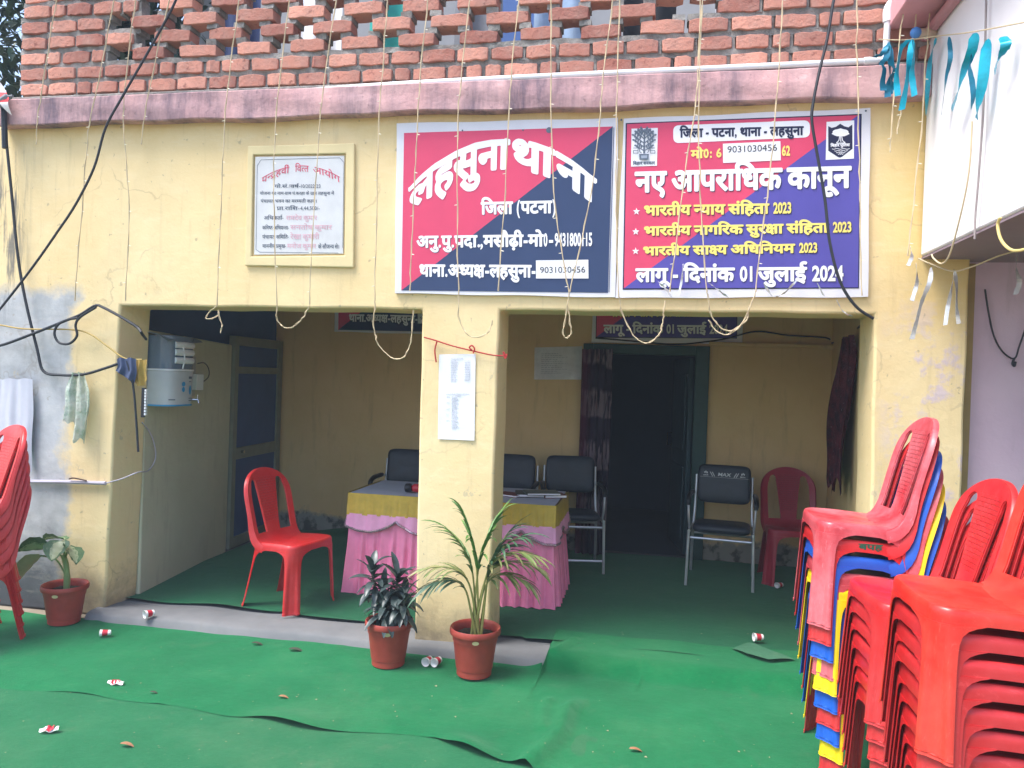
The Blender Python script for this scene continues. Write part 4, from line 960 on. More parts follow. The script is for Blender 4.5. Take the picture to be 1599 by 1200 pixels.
PAINTED_DATA = """
A:1023;597,-6 670,-8 684,6 684,534 694,544 843,538 844,6 862,-8 930,-8 942,1 944,534 954,544 1042,548 1048,610 1039,626 522,626 512,614 514,553 526,544 582,543 588,534 587,374 542,360 430,360 405,370 455,438 468,498 443,574 386,623 326,640 266,640 182,619 142,595 170,522 270,552 330,551 363,530 372,486 360,454 334,433 257,418 248,378 261,334 318,338 356,302 375,270 384,222 370,181 338,165 302,160 238,181 189,230 111,374 90,387 30,363 24,350 118,181 185,114 238,85 294,72 358,76 418,101 459,142 476,186 472,270 582,279 588,10
M:0;-148,710 -110,710 -69,754 -77,806 -114,836 -162,827 -191,790 -187,746
S:578;409,-6 478,-8 494,2 496,534 506,544 594,548 598,619 582,628 1,626 -8,610 -4,550 71,538 72,314 81,262 101,218 154,165 218,140 298,140 398,172 400,10|246,225 198,241 177,270 168,314 170,475 345,254 342,245 302,229|390,321 227,542 398,540 400,326
S_:376;212,142 294,140 338,149 410,185 450,218 411,294 225,538 390,546 400,558 398,618 382,628 2,626 -8,610 -4,550 71,538 72,314 85,250 109,206 138,176|246,225 198,241 177,270 168,314 170,475 345,254 342,245 302,229
Th:585;260,-6 330,-8 430,17 476,46 527,106 548,186 535,270 478,356 382,419 380,534 390,544 598,546 608,562 608,614 598,626 10,628 -6,618 -8,558 6,544 283,538 282,432 174,407 117,374 65,318 40,246 49,142 84,78 166,17|262,81 194,102 157,130 136,182 141,258 164,294 206,323 270,340 346,339 406,304 431,270 448,226 443,154 424,122 386,97 318,80
a:764;597,-6 666,-8 682,2 684,534 694,544 782,548 786,619 770,628 516,622 516,550 582,543 588,534 587,374 542,360 430,360 405,370 455,438 468,498 443,574 386,623 326,640 270,640 218,631 150,604 141,586 170,522 270,552 330,551 363,530 372,486 360,454 334,433 257,418 248,378 261,334 318,338 356,302 379,258 384,218 370,181 338,165 302,160 238,181 189,230 111,374 94,387 23,354 106,197 158,136 230,89 290,72 358,76 418,101 459,142 476,186 472,270 584,278 588,10
aa:259;89,-6 166,-8 180,6 180,534 190,544 276,550 280,614 266,628 10,628 -8,614 -2,548 70,544 80,534 80,10
au:259;89,-6 162,-8 178,2 180,534 190,544 274,548 280,614 266,628 170,631 114,782 72,846 34,879 -38,904 -118,899 -146,890 -155,878 -131,810 -70,820 -22,815 22,784 46,742 -46,780 -138,771 -174,746 -142,678 -70,696 -18,691 35,662 57,634 -4,622 -8,562 2,546 70,544 80,534 80,10
bh:703;533,-6 606,-8 622,2 624,534 634,544 718,548 722,619 706,628 414,628 398,619 396,558 405,546 523,538 524,338 514,328 342,332 335,510 318,559 274,611 238,631 194,640 130,635 86,615 45,566 40,498 53,458 90,417 154,389 210,382 220,394 222,458 137,486 125,502 125,538 150,559 202,555 226,535 239,506 243,334 186,322 156,286 161,250 181,214 246,153 290,144 331,174 346,239 520,238 524,10
c:634;465,-6 534,-8 550,2 552,534 562,544 650,548 652,622 -2,624 -8,558 6,544 454,540 456,262 386,209 334,196 270,205 240,230 228,270 237,314 258,339 314,360 388,366 396,430 386,446 46,448 32,434 32,378 46,360 161,362 132,286 141,222 170,172 226,129 282,112 354,112 454,145 456,10
d:520;415,-62 484,-22 424,78 467,138 468,178 454,207 418,238 362,248 330,235 305,210 296,150 214,157 177,174 146,209 136,238 136,290 158,335 194,359 266,376 378,380 386,540 534,546 544,558 542,618 526,628 2,626 -8,610 -8,558 2,546 286,540 284,466 158,443 113,418 70,375 40,306 44,214 76,150 150,90 230,64 338,61 397,-46
danda:379;197,-6 270,-8 284,6 284,610 270,628 202,628 188,614 188,10
dr:520;83,-70 334,60 410,-60 426,-59 483,-26 424,78 459,118 468,146 467,182 434,228 390,248 346,243 305,210 296,150 234,152 178,173 154,197 136,238 136,286 157,334 194,359 266,376 378,380 386,540 534,546 544,562 544,614 535,626 10,628 -6,619 -8,558 6,544 278,544 288,534 284,466 198,455 126,427 72,378 49,338 40,238 57,182 114,116 181,78 40,6 53,-30
em:0;-167,610 -102,608 -89,622 -133,758 -180,838 -234,884 -278,900 -346,904 -410,888 -415,874 -386,806 -306,816 -248,790 -221,746 -178,622
g:563;393,-6 466,-8 482,2 484,534 494,544 582,548 586,619 570,628 1,626 -8,610 -2,548 119,538 119,374 61,358 41,338 32,306 45,262 70,225 138,173 186,177 215,218 218,540 382,540 384,10
gr:563;168,-26 186,-23 378,103 390,-4 466,-8 482,1 484,534 494,544 582,548 588,610 579,626 10,628 -6,619 -8,558 1,546 119,538 119,374 61,358 41,338 32,306 45,262 72,222 142,172 186,177 216,222 218,540 383,538 382,210 124,50 121,38
h:531;239,-142 254,-144 306,-86 232,-26 169,42 148,98 148,146 162,179 196,206 250,220 318,220 378,196 396,154 390,120 316,66 337,10 354,-3 414,21 458,61 483,106 488,174 459,238 418,275 366,299 310,308 182,294 161,322 161,366 194,384 443,386 452,402 453,538 550,548 556,610 546,626 10,628 -6,618 -8,558 6,544 351,538 348,474 194,472 138,459 90,427 60,362 69,302 102,250 66,198 52,158 52,94 65,50 122,-36
ii:259;89,-6 162,-8 178,2 180,534 190,544 274,548 280,614 266,628 170,631 115,782 76,842 35,878 -38,904 -110,899 -159,878 -211,822 -228,766 -223,694 -190,612 -114,608 -102,622 -127,690 -132,742 -110,800 -74,816 -22,811 14,784 35,750 75,634 -2,624 -8,562 2,546 70,544 80,534 80,10
im:259;89,-6 166,-8 180,6 181,538 266,544 280,558 280,614 271,626 174,628 161,642 144,686 144,734 166,780 214,807 258,816 358,807 426,782 491,742 618,610 690,608 706,618 662,687 600,758 498,839 418,879 330,900 238,904 138,875 80,826 53,778 44,714 62,630 6,628 -6,618 -2,548 70,544 80,534 80,10
j:742;573,-6 642,-8 658,2 660,534 670,544 758,548 760,622 -2,624 -8,558 6,544 562,540 558,449 310,448 293,438 267,378 347,302 372,234 363,186 334,165 278,165 245,182 212,214 166,290 106,428 38,412 25,398 89,246 144,162 210,101 294,72 350,76 394,93 426,116 455,158 464,190 463,254 447,298 407,362 560,358 564,10
k:762;373,-6 442,-8 458,2 460,254 482,284 517,310 582,320 619,290 628,254 624,194 576,82 642,36 664,46 695,102 724,210 724,266 711,314 682,359 654,383 622,399 566,408 506,395 462,371 462,540 770,544 784,562 784,614 775,626 10,628 -6,619 -8,558 6,544 362,540 364,270 350,248 282,205 218,196 158,221 141,250 136,310 162,359 234,384 330,375 338,382 344,458 270,472 174,463 108,430 66,387 49,354 40,258 74,180 122,137 170,117 262,112 362,153 364,10
kh:818;649,-6 722,-8 736,6 736,534 746,544 834,548 840,562 834,624 -4,622 -8,562 2,546 198,538 208,430 186,366 138,395 86,400 50,380 32,342 37,306 65,254 178,128 274,57 394,9 526,0 634,28|446,89 386,101 318,129 250,176 181,246 262,316 291,366 305,458 296,538 634,543 640,290 618,265 554,240 494,245 458,269 444,310 454,358 482,385 526,396 614,392 624,450 614,470 502,480 450,467 396,434 361,386 348,338 353,278 377,226 413,190 450,169 502,156 550,156 639,178 640,130 626,117 530,88
l:678;248,-14 286,8 314,42 198,146 145,218 136,246 137,298 157,330 194,344 238,343 297,314 274,234 286,222 350,202 363,210 389,274 422,320 450,339 496,346 500,6 518,-8 582,-8 594,1 596,534 606,544 694,548 700,610 691,626 10,628 -6,619 -8,558 6,544 499,538 494,433 410,416 354,381 262,427 174,432 101,402 49,338 36,262 65,174 104,122
m:598;429,-6 498,-8 514,2 516,534 526,544 614,548 618,619 602,628 1,626 -8,610 -2,548 110,544 120,534 119,334 62,322 32,286 37,250 57,214 122,153 166,144 207,174 222,239 416,238 420,10|222,329 218,540 416,542 418,332
m_:350;140,146 174,145 204,170 222,239 418,240 434,250 436,314 426,326 217,334 217,538 363,546 372,558 372,610 362,626 10,628 -6,618 -8,558 1,546 119,538 119,334 58,320 37,298 32,270 72,194
n:555;385,-6 458,-8 474,2 476,534 486,544 570,548 574,618 558,628 2,626 -8,614 -8,562 6,544 374,540 372,378 78,376 42,355 28,314 62,240 102,201 150,180 178,186 204,210 218,287 372,286 376,10
n_:358;140,182 166,181 198,201 211,226 218,287 386,292 388,370 82,376 49,362 28,318 45,266 98,204|1,546 366,544 380,558 380,614 362,628 6,628 -8,610 -8,558
o:259;89,-6 162,-8 178,2 180,534 190,544 274,548 280,614 266,628 170,631 114,782 72,846 34,879 -38,904 -118,899 -146,890 -156,878 -134,809 -122,803 -46,816 2,796 43,734 75,642 70,629 -2,624 -8,562 2,546 70,544 80,534 80,10
p:568;401,-6 470,-8 486,2 488,534 498,544 586,548 590,619 574,628 1,626 -8,610 -4,550 71,538 72,314 81,262 101,218 154,165 218,140 294,140 390,173 392,10|246,225 194,244 173,290 169,538 386,543 390,282 314,233
pr:568;91,-18 386,176 394,2 410,-8 484,-2 488,534 498,544 586,548 592,562 586,624 -4,622 -4,550 71,538 72,314 85,250 134,180 186,150 42,54|246,225 194,244 173,290 169,538 386,543 390,282 322,237
r:409;333,-14 350,-12 399,46 288,138 183,250 251,290 307,342 331,382 344,434 334,538 426,548 430,618 414,628 2,626 -8,610 -8,558 2,546 236,538 248,450 220,386 182,361 138,395 82,399 45,374 32,326 49,282 124,186
reph:0;-191,610 -122,608 -106,618 -139,682 -152,730 -152,762 -138,795 -110,815 -82,820 -2,802 26,866 15,882 -34,900 -110,904 -190,875 -226,839 -247,786 -248,742 -227,670
s:676;320,-14 334,-12 383,46 228,190 181,250 214,267 334,244 498,252 502,2 518,-8 590,-4 596,534 606,544 694,548 700,610 690,626 10,628 -6,618 -8,558 2,546 198,538 208,430 186,366 126,399 82,399 61,390 40,366 33,322 45,286 116,190|306,333 278,342 304,418 296,542 496,542 498,348 430,332
sh:680;513,-6 586,-8 600,6 600,534 610,544 700,550 704,614 690,628 430,628 412,614 418,548 494,544 504,534 504,10|344,-2 358,-4 418,46 271,218 342,289 379,358 392,418 383,510 346,575 306,611 226,640 154,635 106,612 65,558 60,494 77,450 114,408 150,385 222,364 254,368 275,426 272,442 178,465 148,502 149,534 161,550 226,555 258,540 287,502 296,466 291,390 266,337 222,297 190,286 130,319 82,319 41,290 33,242 50,212 90,185 186,180 264,102
t:570;211,-14 226,-12 274,42 157,162 137,210 136,258 149,290 166,303 242,320 390,316 394,2 410,-8 474,-8 486,2 488,534 498,544 586,548 592,610 582,626 10,628 -6,618 -8,558 6,544 391,538 388,410 246,408 138,387 94,360 45,294 36,230 65,142 122,68
t_:349;211,-14 226,-12 274,42 157,162 136,214 142,278 166,303 206,316 378,322 388,338 388,394 378,406 246,408 138,387 94,360 45,294 36,230 65,142 122,68|1,546 358,544 372,558 372,614 354,628 6,628 -8,610 -8,558
u:0;-196,-274 -130,-276 -70,-263 -22,-236 11,-198 28,-154 23,-82 -2,-37 -38,-5 -90,15 -150,20 -206,11 -251,-10 -222,-85 -126,-64 -70,-86 -60,-110 -65,-150 -82,-171 -114,-184 -186,-188 -270,-163 -326,-124 -394,-52 -456,-94 -455,-110 -430,-140 -330,-227 -266,-259
v:556;389,-6 458,-8 474,2 476,534 486,544 574,548 578,619 562,628 1,626 -8,614 -8,562 6,544 378,540 380,270 362,244 306,209 222,196 162,217 141,246 141,326 174,364 246,384 342,375 354,381 359,458 282,472 178,463 106,428 70,391 49,354 40,258 53,214 84,170 126,137 174,117 278,112 378,146 380,10
y:580;413,-6 482,-8 498,2 500,534 510,544 598,548 602,619 586,628 1,626 -8,610 -4,550 118,542 152,474 151,438 134,401 34,350 45,286 69,234 130,164 186,133 282,124 402,161 404,10|230,213 176,238 141,294 210,344 243,402 248,466 228,542 400,542 402,275 322,221 286,212
"""
GL = {}; PAINTED = {}
def _tri(loops):
    """fill nested outlines (even-odd)"""
    def sub(lp):
        out = []
        for a, b in zip(lp, lp[1:]+lp[:1]):
            d = math.dist(a, b); n = max(1, int(d/110))
            for k in range(n): out.append((a[0]+(b[0]-a[0])*k/n, a[1]+(b[1]-a[1])*k/n))
        return out
    loops = [sub(l) for l in loops]
    co = []; ed = []
    for l in loops:
        o = len(co); co += [Vector(p) for p in l]; ed += [(o+i, o+(i+1) % len(l)) for i in range(len(l))]
    vv, _, ff, *_r = delaunay_2d_cdt(co, ed, [], 1, 1e-5)
    def ins(p):
        c = False
        for l in loops:
            for (x1, y1), (x2, y2) in zip(l, l[1:]+l[:1]):
                if (y1 > p.y) != (y2 > p.y) and p.x < (x2-x1)*(p.y-y1)/(y2-y1)+x1: c = not c
        return c
    F = [tuple(f) for f in ff if ins((vv[f[0]]+vv[f[1]]+vv[f[2]])/3)]
    return [(p.x, p.y) for p in vv], F
for data, dest in ((GLYPH_DATA, GL), (PAINTED_DATA, PAINTED)):
    for ln in data.strip().split('\n'):
        k, rest = ln.split(':'); a, ls = rest.split(';')
        loops = [[tuple(map(int, p.split(','))) for p in l.split()] for l in ls.split('|')]
        dest[k] = (int(a), *_tri(loops))
_lat = {}
LATH = [.73]
def latin(txt, off):
    key = (txt, off)
    if key in _lat: return _lat[key]
    cu = bpy.data.curves.new('t', 'FONT'); cu.body = txt; cu.size = 1; cu.offset = off; cu.resolution_u = 3; cu.fill_mode = 'FRONT'
    o = bpy.data.objects.new('t', cu); C.objects.link(o)
    bpy.context.view_layer.update()
    me = o.evaluated_get(bpy.context.evaluated_depsgraph_get()).to_mesh()
    vs = [(v.co.x, v.co.y) for v in me.vertices]; fs = [tuple(p.vertices) for p in me.polygons]
    bpy.data.objects.remove(o); bpy.data.curves.remove(cu)
    x0 = min(v[0] for v in vs); hh = LATH[0]; vs = [((v[0]-x0)*.73/hh, v[1]*.73/hh) for v in vs]; wv = max(v[0] for v in vs)
    _lat[key] = (wv, vs, fs); return _lat[key]
LATH[0] = max(v[1] for v in latin('H', 0.)[1]); _lat.clear()
HEADY = 630.
def layout(s, cond=.60, off=.034, G=None):
    G = G or GL
    """tokens -> flat pieces in font units; '_' is a space, '=' starts latin text"""
    x = 0; out = []
    for t in s.split():
        if t == '_': x += 230; continue
        if t.startswith('='):
            # digits and signs as tall as the letters under the headline
            wv, vs, fs = latin(t[1:], off); k = 930.
            xs = k*cond
            if t[1:] in '-.,': xs = k*.8
            x += 45; out.append(([(x+a*xs, b*k+(0 if t[1:] != '-' else 30)) for a, b in vs], fs)); x += wv*xs+45; continue
        a, vs, fs = G[t]
        out.append(([(x+p, q) for p, q in vs], fs)); x += a
    return x, out
def text_mesh(m, s, TL, TR, BL, out=Vector((0, -1, 0)), warp=None, mi=0, cond=.60, off=.034, G=None):
    """put a line of lettering on a flat surface: TL/TR ends of the headline, BL foot of the first letter"""
    W, ps = layout(s, cond, off, G)
    TL, TR, BL = Vector(TL), Vector(TR), Vector(BL)
    for i, (vs, fs) in enumerate(ps):
        z = (i % 3)*.0003
        pts = []
        for x, y in vs:
            if warp: p = warp(x/W, y/HEADY)
            else: p = TL+(TR-TL)*(x/W)+(BL-TL)*(1-y/HEADY)
            pts.append(p+out*z)
        m.add(pts, fs)
    return m
# ------------------------------------------------------------------ the flex boards
M_FLEX = simple('white_flex_sheet', rgb(222, 222, 230), .42, 0, .04, 5, .4, .4, 'pos', 5)
M_FRED = simple('printed_crimson', rgb(216, 70, 106), .42, 0, .05, 4, .4, .45, 'pos', 5)
M_FNAVY = simple('printed_navy', rgb(46, 64, 102), .42, 0, .06, 4, .4, .45, 'pos', 5)
M_FPURP = simple('printed_violet_blue', rgb(84, 78, 164), .42, 0, .05, 4, .4, .45, 'pos', 5)
M_INKW = simple('printed_white', rgb(236, 238, 244), .45, 0, .02, 6)
M_INKY = simple('printed_yellow', rgb(244, 224, 120), .45, 0, .04, 6)
M_INKN = simple('printed_dark_navy', rgb(30, 36, 70), .5, 0, .04, 6)
M_INKG = simple('printed_grey', rgb(96, 108, 124), .5, 0, .06, 6)
M_INKB = simple('printed_black', rgb(44, 46, 54), .5, 0, .04, 6)
YB = D-.022
def bp(cx, cy, ox, dy=0.):                                   # a point of the board, read off the 3.75x enlargement
    return at_y(ox+cx/3.75, 160+cy/3.75, YB-dy)
def poly(m, pts, n_sub=1):
    m.add(pts, [tuple(range(len(pts)))]); return m
def board_base(root, q, ox):
    P = [bp(a, b_, ox) for a, b_ in q]
    m = MB(); n = 18
    def f(u, v):
        p = (P[0].lerp(P[1], u)).lerp(P[3].lerp(P[2], u), v)
        return Vector((p.x+.002*sin(v*9), YB, p.z+.0025*sin(u*13)*(1 if v in (0, 1) else 0)))
    m.grid(f, n, n)
    # thin edge going back to the wall
    rim = [f(i/n, 0) for i in range(n+1)]+[f(1, i/n) for i in range(1, n+1)]+[f(1-i/n, 1) for i in range(1, n+1)]+[f(0, 1-i/n) for i in range(1, n)]
    k = len(rim); m.add(rim+[Vector((p.x, D-.001, p.z)) for p in rim], [(i, (i+1) % k, k+(i+1) % k, k+i) for i in range(k)])
    return part(m, 'sheet', M_FLEX, root, angle=30)
def tpart(root, s, tl, tr, bl, ox, mat, dy=.004, shadow=None, sh=(3, 3), **k):
    a, b_, c_ = bp(*tl, ox, dy), bp(*tr, ox, dy), bp(*bl, ox, dy)
    o = part(text_mesh(MB(), s, a, b_, c_, **k), 'lettering', mat, root, smooth=False)
    if shadow:
        dx = bp(tl[0]+sh[0], tl[1]+sh[1], ox, dy-.0012)-bp(*tl, ox, dy)
        part(text_mesh(MB(), s, a+dx, b_+dx, c_+dx, **k), 'lettering_shadow', shadow, root, smooth=False)
    return o
def round_rect(p00, p10, p11, p01, rad, n=8):
    """four corners (tl, tr, br, bl) -> rounded outline"""
    cs = [p00, p10, p11, p01]; out = []
    for i in range(4):
        a, b_, c_ = cs[i-1], cs[i], cs[(i+1) % 4]
        p1 = b_+(a-b_).normalized()*rad; p2 = b_+(c_-b_).normalized()*rad
        for k in range(n+1):
            t = k/n; out.append(p1*(1-t)**2+b_*2*t*(1-t)+p2*t*t)
    return out
# --- first board
o1 = 600
B1 = thing('sign_board', 'crimson and navy sign board with a big arched white heading on the front wall', 'sign board', bp(700, 1120, o1), group=None)
board_base(B1, [(73, 124), (1368, 92), (1352, 1142), (62, 1118)], o1)
f1 = [bp(116, 180, o1, .002), bp(1338, 142, o1, .002), bp(1310, 1116, o1, .002), bp(100, 1102, o1, .002)]
part(poly(MB(), [f1[0], f1[1], f1[3]]), 'red_field', M_FRED, B1, smooth=False)
part(poly(MB(), [f1[1], f1[2], f1[3]]), 'navy_field', M_FNAVY, B1, smooth=False)
ln = MB(); ln.quad(bp(1343, 148, o1, .002), bp(1347, 148, o1, .002), bp(1318, 1112, o1, .002), bp(1314, 1112, o1, .002)); part(ln, 'edge_line', M_FNAVY, B1, smooth=False)
HL = [(150, 502), (210, 436), (290, 370), (420, 292), (530, 246), (620, 228), (720, 222), (800, 224), (870, 238), (990, 280), (1100, 345), (1170, 398), (1232, 452)]
HB = [(150, 626), (250, 560), (360, 512), (440, 458), (540, 425), (620, 392), (720, 384), (800, 388), (880, 408), (960, 430), (1100, 500), (1200, 568), (1232, 592)]
def ip(T, x):
    if x <= T[0][0]: return T[0][1]
    for (a, b_), (c_, d_) in zip(T, T[1:]):
        if x <= c_: return b_+(d_-b_)*(x-a)/(c_-a)
    return T[-1][1]
def warp_for(xa_, xb_):
    def wf(u, v):
        x = xa_+(xb_-xa_)*u; t = ip(HL, x); b_ = ip(HB, x)
        return bp(x+(1-v)*-4, b_+(t-b_)*v, o1, .004)
    return wf
m = MB()
text_mesh(m, 'l h s u n aa', (0, 0, 0), (1, 0, 0), (0, 0, 0), warp=warp_for(150, 728))
text_mesh(m, 'th aa', (0, 0, 0), (1, 0, 0), (0, 0, 0), warp=warp_for(748, 990))
text_mesh(m, 'n aa', (0, 0, 0), (1, 0, 0), (0, 0, 0), warp=warp_for(1012, 1232))
br_ = MB(); 
for xa_, xb_ in ((975, 1030),):
    br_.quad(bp(xa_, ip(HL, xa_)-2, o1, .0036), bp(xb_, ip(HL, xb_)-2, o1, .0036), bp(xb_, ip(HL, xb_)+16, o1, .0036), bp(xa_, ip(HL, xa_)+16, o1, .0036))
m.add(br_.v, br_.f)
part(m, 'heading', M_INKW, B1, smooth=False)
tpart(B1, 'im j l aa _ =( p T n aa =)', (568, 588), (1008, 578), (568, 655), o1, M_INKW, shadow=M_INKN)
tpart(B1, 'a n u =. p u =. p d aa =., m s au Dh ii =- m o =0 =- =9431800115', (190, 786), (1222, 772), (190, 850), o1, M_INKW, shadow=M_INKN, cond=.44)
tpart(B1, 'th aa n aa =. a dh_ y kS =- l h s u n aa =-', (205, 952), (890, 956), (205, 1018), o1, M_INKW, shadow=M_INKN)
def sticker(root, q, ox, num):
    P = [bp(a, b_, ox, .0055) for a, b_ in q]
    so = part(MB().quad(*P), 'paper_sticker', M_PAPER, root, smooth=False)
    wv, vs, fs = latin(num, 0.)
    up_ = P[3]-P[0]; rt_ = P[1]-P[0]; hgt = up_.length*.33; k = hgt/.73
    m = MB(); kx = rt_.length*.86/wv
    org = P[0]+rt_*.08+up_*(.70 if root is B1 else .48)
    m.add([org+rt_.normalized()*(a*kx)-up_.normalized()*(b_*k)+Vector((0, -.001, 0)) for a, b_ in vs], fs)
    m.v = [tuple(Vector(v)-root.location) for v in m.v]
    m.build('number', M_INKB, so, smooth=False)
sticker(B1, [(888, 926), (1195, 922), (1196, 1032), (889, 1032)], o1, '9031030456')
def bolts(root, pts, ox):
    for a, b_, r_ in pts:
        p = bp(a, b_, ox, .004)
        part(MB().lathe([(r_*.001, .004), (r_*.7, .003), (r_, 0)], 10).v and (lambda mm: mm)(_disc(p, r_)), 'nail', M_INKG, root)
def _disc(p, r_):
    m = MB(); n = 10
    vs = [p+Vector((0, -.004, 0))]+[p+Vector((r_*cos(2*pi*k/n), 0, r_*sin(2*pi*k/n))) for k in range(n)]
    return m.add(vs, [(0, 1+k, 1+(k+1) % n) for k in range(n)])
bolts(B1, [(965, 163, .017), (458, 165, .005), (812, 163, .005)], o1)
# --- second board
o2 = 960
B2 = thing('sign_board', 'crimson and violet notice board with two emblem cards on the front wall', 'sign board', bp(750, 1140, o2))
board_base(B2, [(52, 96), (1497, 34), (1482, 1140), (4, 1146)], o2)
fr = [bp(64, 122, o2, .0015), bp(1446, 68, o2, .0015), bp(1430, 1090, o2, .0015), bp(46, 1098, o2, .0015)]
part(poly(MB(), fr), 'frame_line', M_INKN, B2, smooth=False)
f2 = [bp(72, 128, o2, .003), bp(1424, 76, o2, .003), bp(1436, 76, o2, .003), bp(1425, 1084, o2, .003), bp(56, 1090, o2, .003), bp(53, 1090, o2, .003)]
part(poly(MB(), [f2[0], f2[1], f2[5]]), 'red_field', M_FRED, B2, smooth=False)
part(poly(MB(), [f2[1], f2[2], f2[3], f2[5]]), 'violet_field', M_FPURP, B2, smooth=False)
pl_ = round_rect(bp(342, 136, o2, .0045), bp(1142, 105, o2, .0045), bp(1144, 205, o2, .0045), bp(343, 240, o2, .0045), .033)
part(poly(MB(), pl_), 'pill_label', M_INKW, B2, smooth=False)
K = dict(dy=.006)
tpart(B2, 'im j l aa _ =- _ p T n aa =, _ th aa n aa _ =- _ l h s u n aa', (382, 158), (1103, 142), (382, 205), o2, M_INKN, **K)
tpart(B2, 'm o =0 =: _ =6', (447, 283), (628, 275), (447, 328), o2, M_INKY, cond=.75, **K)
tpart(B2, '=62', (975, 262), (1030, 260), (975, 312), o2, M_INKY, cond=.7, **K)
sticker(B2, [(633, 243), (970, 228), (972, 340), (634, 356)], o2, '9031030456')
tpart(B2, 'n e _ A p r aa im dh k _ k aa n uu n', (122, 412), (1378, 378), (122, 524), o2, M_INKW, shadow=M_INKN, sh=(4, 4), **K)
tpart(B2, 'bh aa r t ii y _ n_ y aa y _ s M im h t aa _ =2023', (170, 608), (1038, 592), (170, 662), o2, M_INKY, shadow=M_INKN, sh=(4, 4), cond=.52, **K)
tpart(B2, 'bh aa r t ii y _ n aa g im r k _ s u r kS aa _ s M im h t aa _ =2023', (170, 730), (1390, 706), (170, 780), o2, M_INKY, shadow=M_INKN, sh=(4, 4), cond=.52, **K)
tpart(B2, 'bh aa r t ii y _ s aa kS_ y _ a im dh im n y m _ =2023', (165, 848), (1190, 828), (165, 896), o2, M_INKY, shadow=M_INKN, sh=(4, 4), cond=.52, **K)
tpart(B2, 'l aa g uu _ =- _ im d n aa M k _ =01 _ j u l aa I _ =2024', (125, 976), (1345, 966), (125, 1050), o2, M_INKW, shadow=M_INKN, cond=.7, **K)
for a, b_ in ((127, 640), (123, 758), (122, 872)):
    pts = []
    for k in range(10):
        r_ = 22 if k % 2 == 0 else 9; th = -pi/2+k*pi/5; pts.append(bp(a+r_*cos(th), b_+r_*sin(th), o2, .006))
    c_ = bp(a, b_, o2, .006); part(MB().add([c_]+pts, [(0, 1+k, 1+(k+1) % 10) for k in range(10)]), 'star', M_INKW, B2, smooth=False)
# emblem cards
def stroke(m, pts, wd, ox, dy, w1=None):
    for i, (a, b_) in enumerate(zip(pts, pts[1:])):
        d = Vector((b_[0]-a[0], b_[1]-a[1])); n_ = Vector((-d.y, d.x)).normalized(); wa = wd if w1 is None else wd+(w1-wd)*i/len(pts); wb = wd if w1 is None else wd+(w1-wd)*(i+1)/len(pts)
        m.add([bp(a[0]+n_.x*wa, a[1]+n_.y*wa, ox, dy), bp(b_[0]+n_.x*wb, b_[1]+n_.y*wb, ox, dy), bp(b_[0]-n_.x*wb, b_[1]-n_.y*wb, ox, dy), bp(a[0]-n_.x*wa, a[1]-n_.y*wa, ox, dy)], [(0, 1, 2, 3)])
def leaf2(m, x, y, ang, ln, wd, ox, dy):
    pts = []
    for k in range(12):
        t = 2*pi*k/12; u = (1-cos(t))/2*ln; v = sin(t)*wd*.5*(1-.3*cos(t))
        pts.append(bp(x+u*cos(ang)-v*sin(ang), y+u*sin(ang)+v*cos(ang), ox, dy))
    m.add(pts, [tuple(range(12))])
card = part(poly(MB(), [bp(98, 155, o2, .005), bp(252, 150, o2, .005), bp(247, 372, o2, .005), bp(95, 377, o2, .005)]), 'emblem_card', M_INKW, B2, smooth=False)
em = MB(); dy = .0062
def lay(): 
    global dy; dy += .00007
stroke(em, [(172, 300), (172, 250), (174, 200), (176, 165)], 6, o2, dy, 2)
for sx in (-1, 1):
    for y0, x1, y1 in ((285, 40, 255), (262, 52, 222), (240, 56, 192), (215, 40, 172), (200, 22, 160)):
        lay(); stroke(em, [(172, y0), (172+sx*x1*.5, y0-(y0-y1)*.45), (172+sx*x1, y1)], 3.2, o2, dy, 1.2)
        for t in (.45, .7, .95):
            for s2 in (-1, 1):
                lay(); xx, yy = 172+sx*x1*t, y0-(y0-y1)*t; leaf2(em, xx, yy, -pi/2+sx*.55+s2*.75, 21, 10, o2, dy)
for a in (-.5, 0, .5): lay(); leaf2(em, 175, 178, -pi/2+a, 22, 10, o2, dy)
for sx in (-1, 1):                                           # side devices and folded arms of the base
    bx = 172+sx*50
    for q in ([(bx-14, 268), (bx+14, 268)], [(bx-14, 283), (bx+14, 283)], [(bx-14, 298), (bx+14, 298)], [(bx-14*sx, 268), (bx-14*sx, 298)], [(bx+13*sx, 283), (bx+13*sx, 300)]): lay(); stroke(em, q, 1.8, o2, dy)
    lay(); stroke(em, [(172+sx*30, 262), (172+sx*26, 290), (172+sx*14, 298)], 2, o2, dy)
lay(); poly(em, [bp(143, 303, o2, dy), bp(200, 302, o2, dy), bp(197, 336, o2, dy), bp(145, 337, o2, dy)])
em2 = MB(); lay(); lay(); poly(em2, [bp(153, 312, o2, dy), bp(190, 311, o2, dy), bp(188, 327, o2, dy), bp(155, 328, o2, dy)])
def sub(m, name, mat, par, root): m.v = [tuple(Vector(v)-root.location) for v in m.v]; return m.build(name, mat, par, smooth=False)
sub(em, 'tree_emblem', M_INKG, card, B2); sub(em2, 'tree_emblem_plate', simple('printed_pale_grey', rgb(150, 160, 176), .5), card, B2)
sub(text_mesh(MB(), 'im b h aa r _ s r k aa r', bp(107, 350, o2, .0062), bp(235, 347, o2, .0062), bp(107, 366, o2, .0062)), 'lettering', M_INKG, card, B2)
card2 = part(poly(MB(), [bp(1240, 115, o2, .005), bp(1402, 106, o2, .005), bp(1400, 330, o2, .005), bp(1235, 338, o2, .005)]), 'emblem_card', M_INKW, B2, smooth=False)
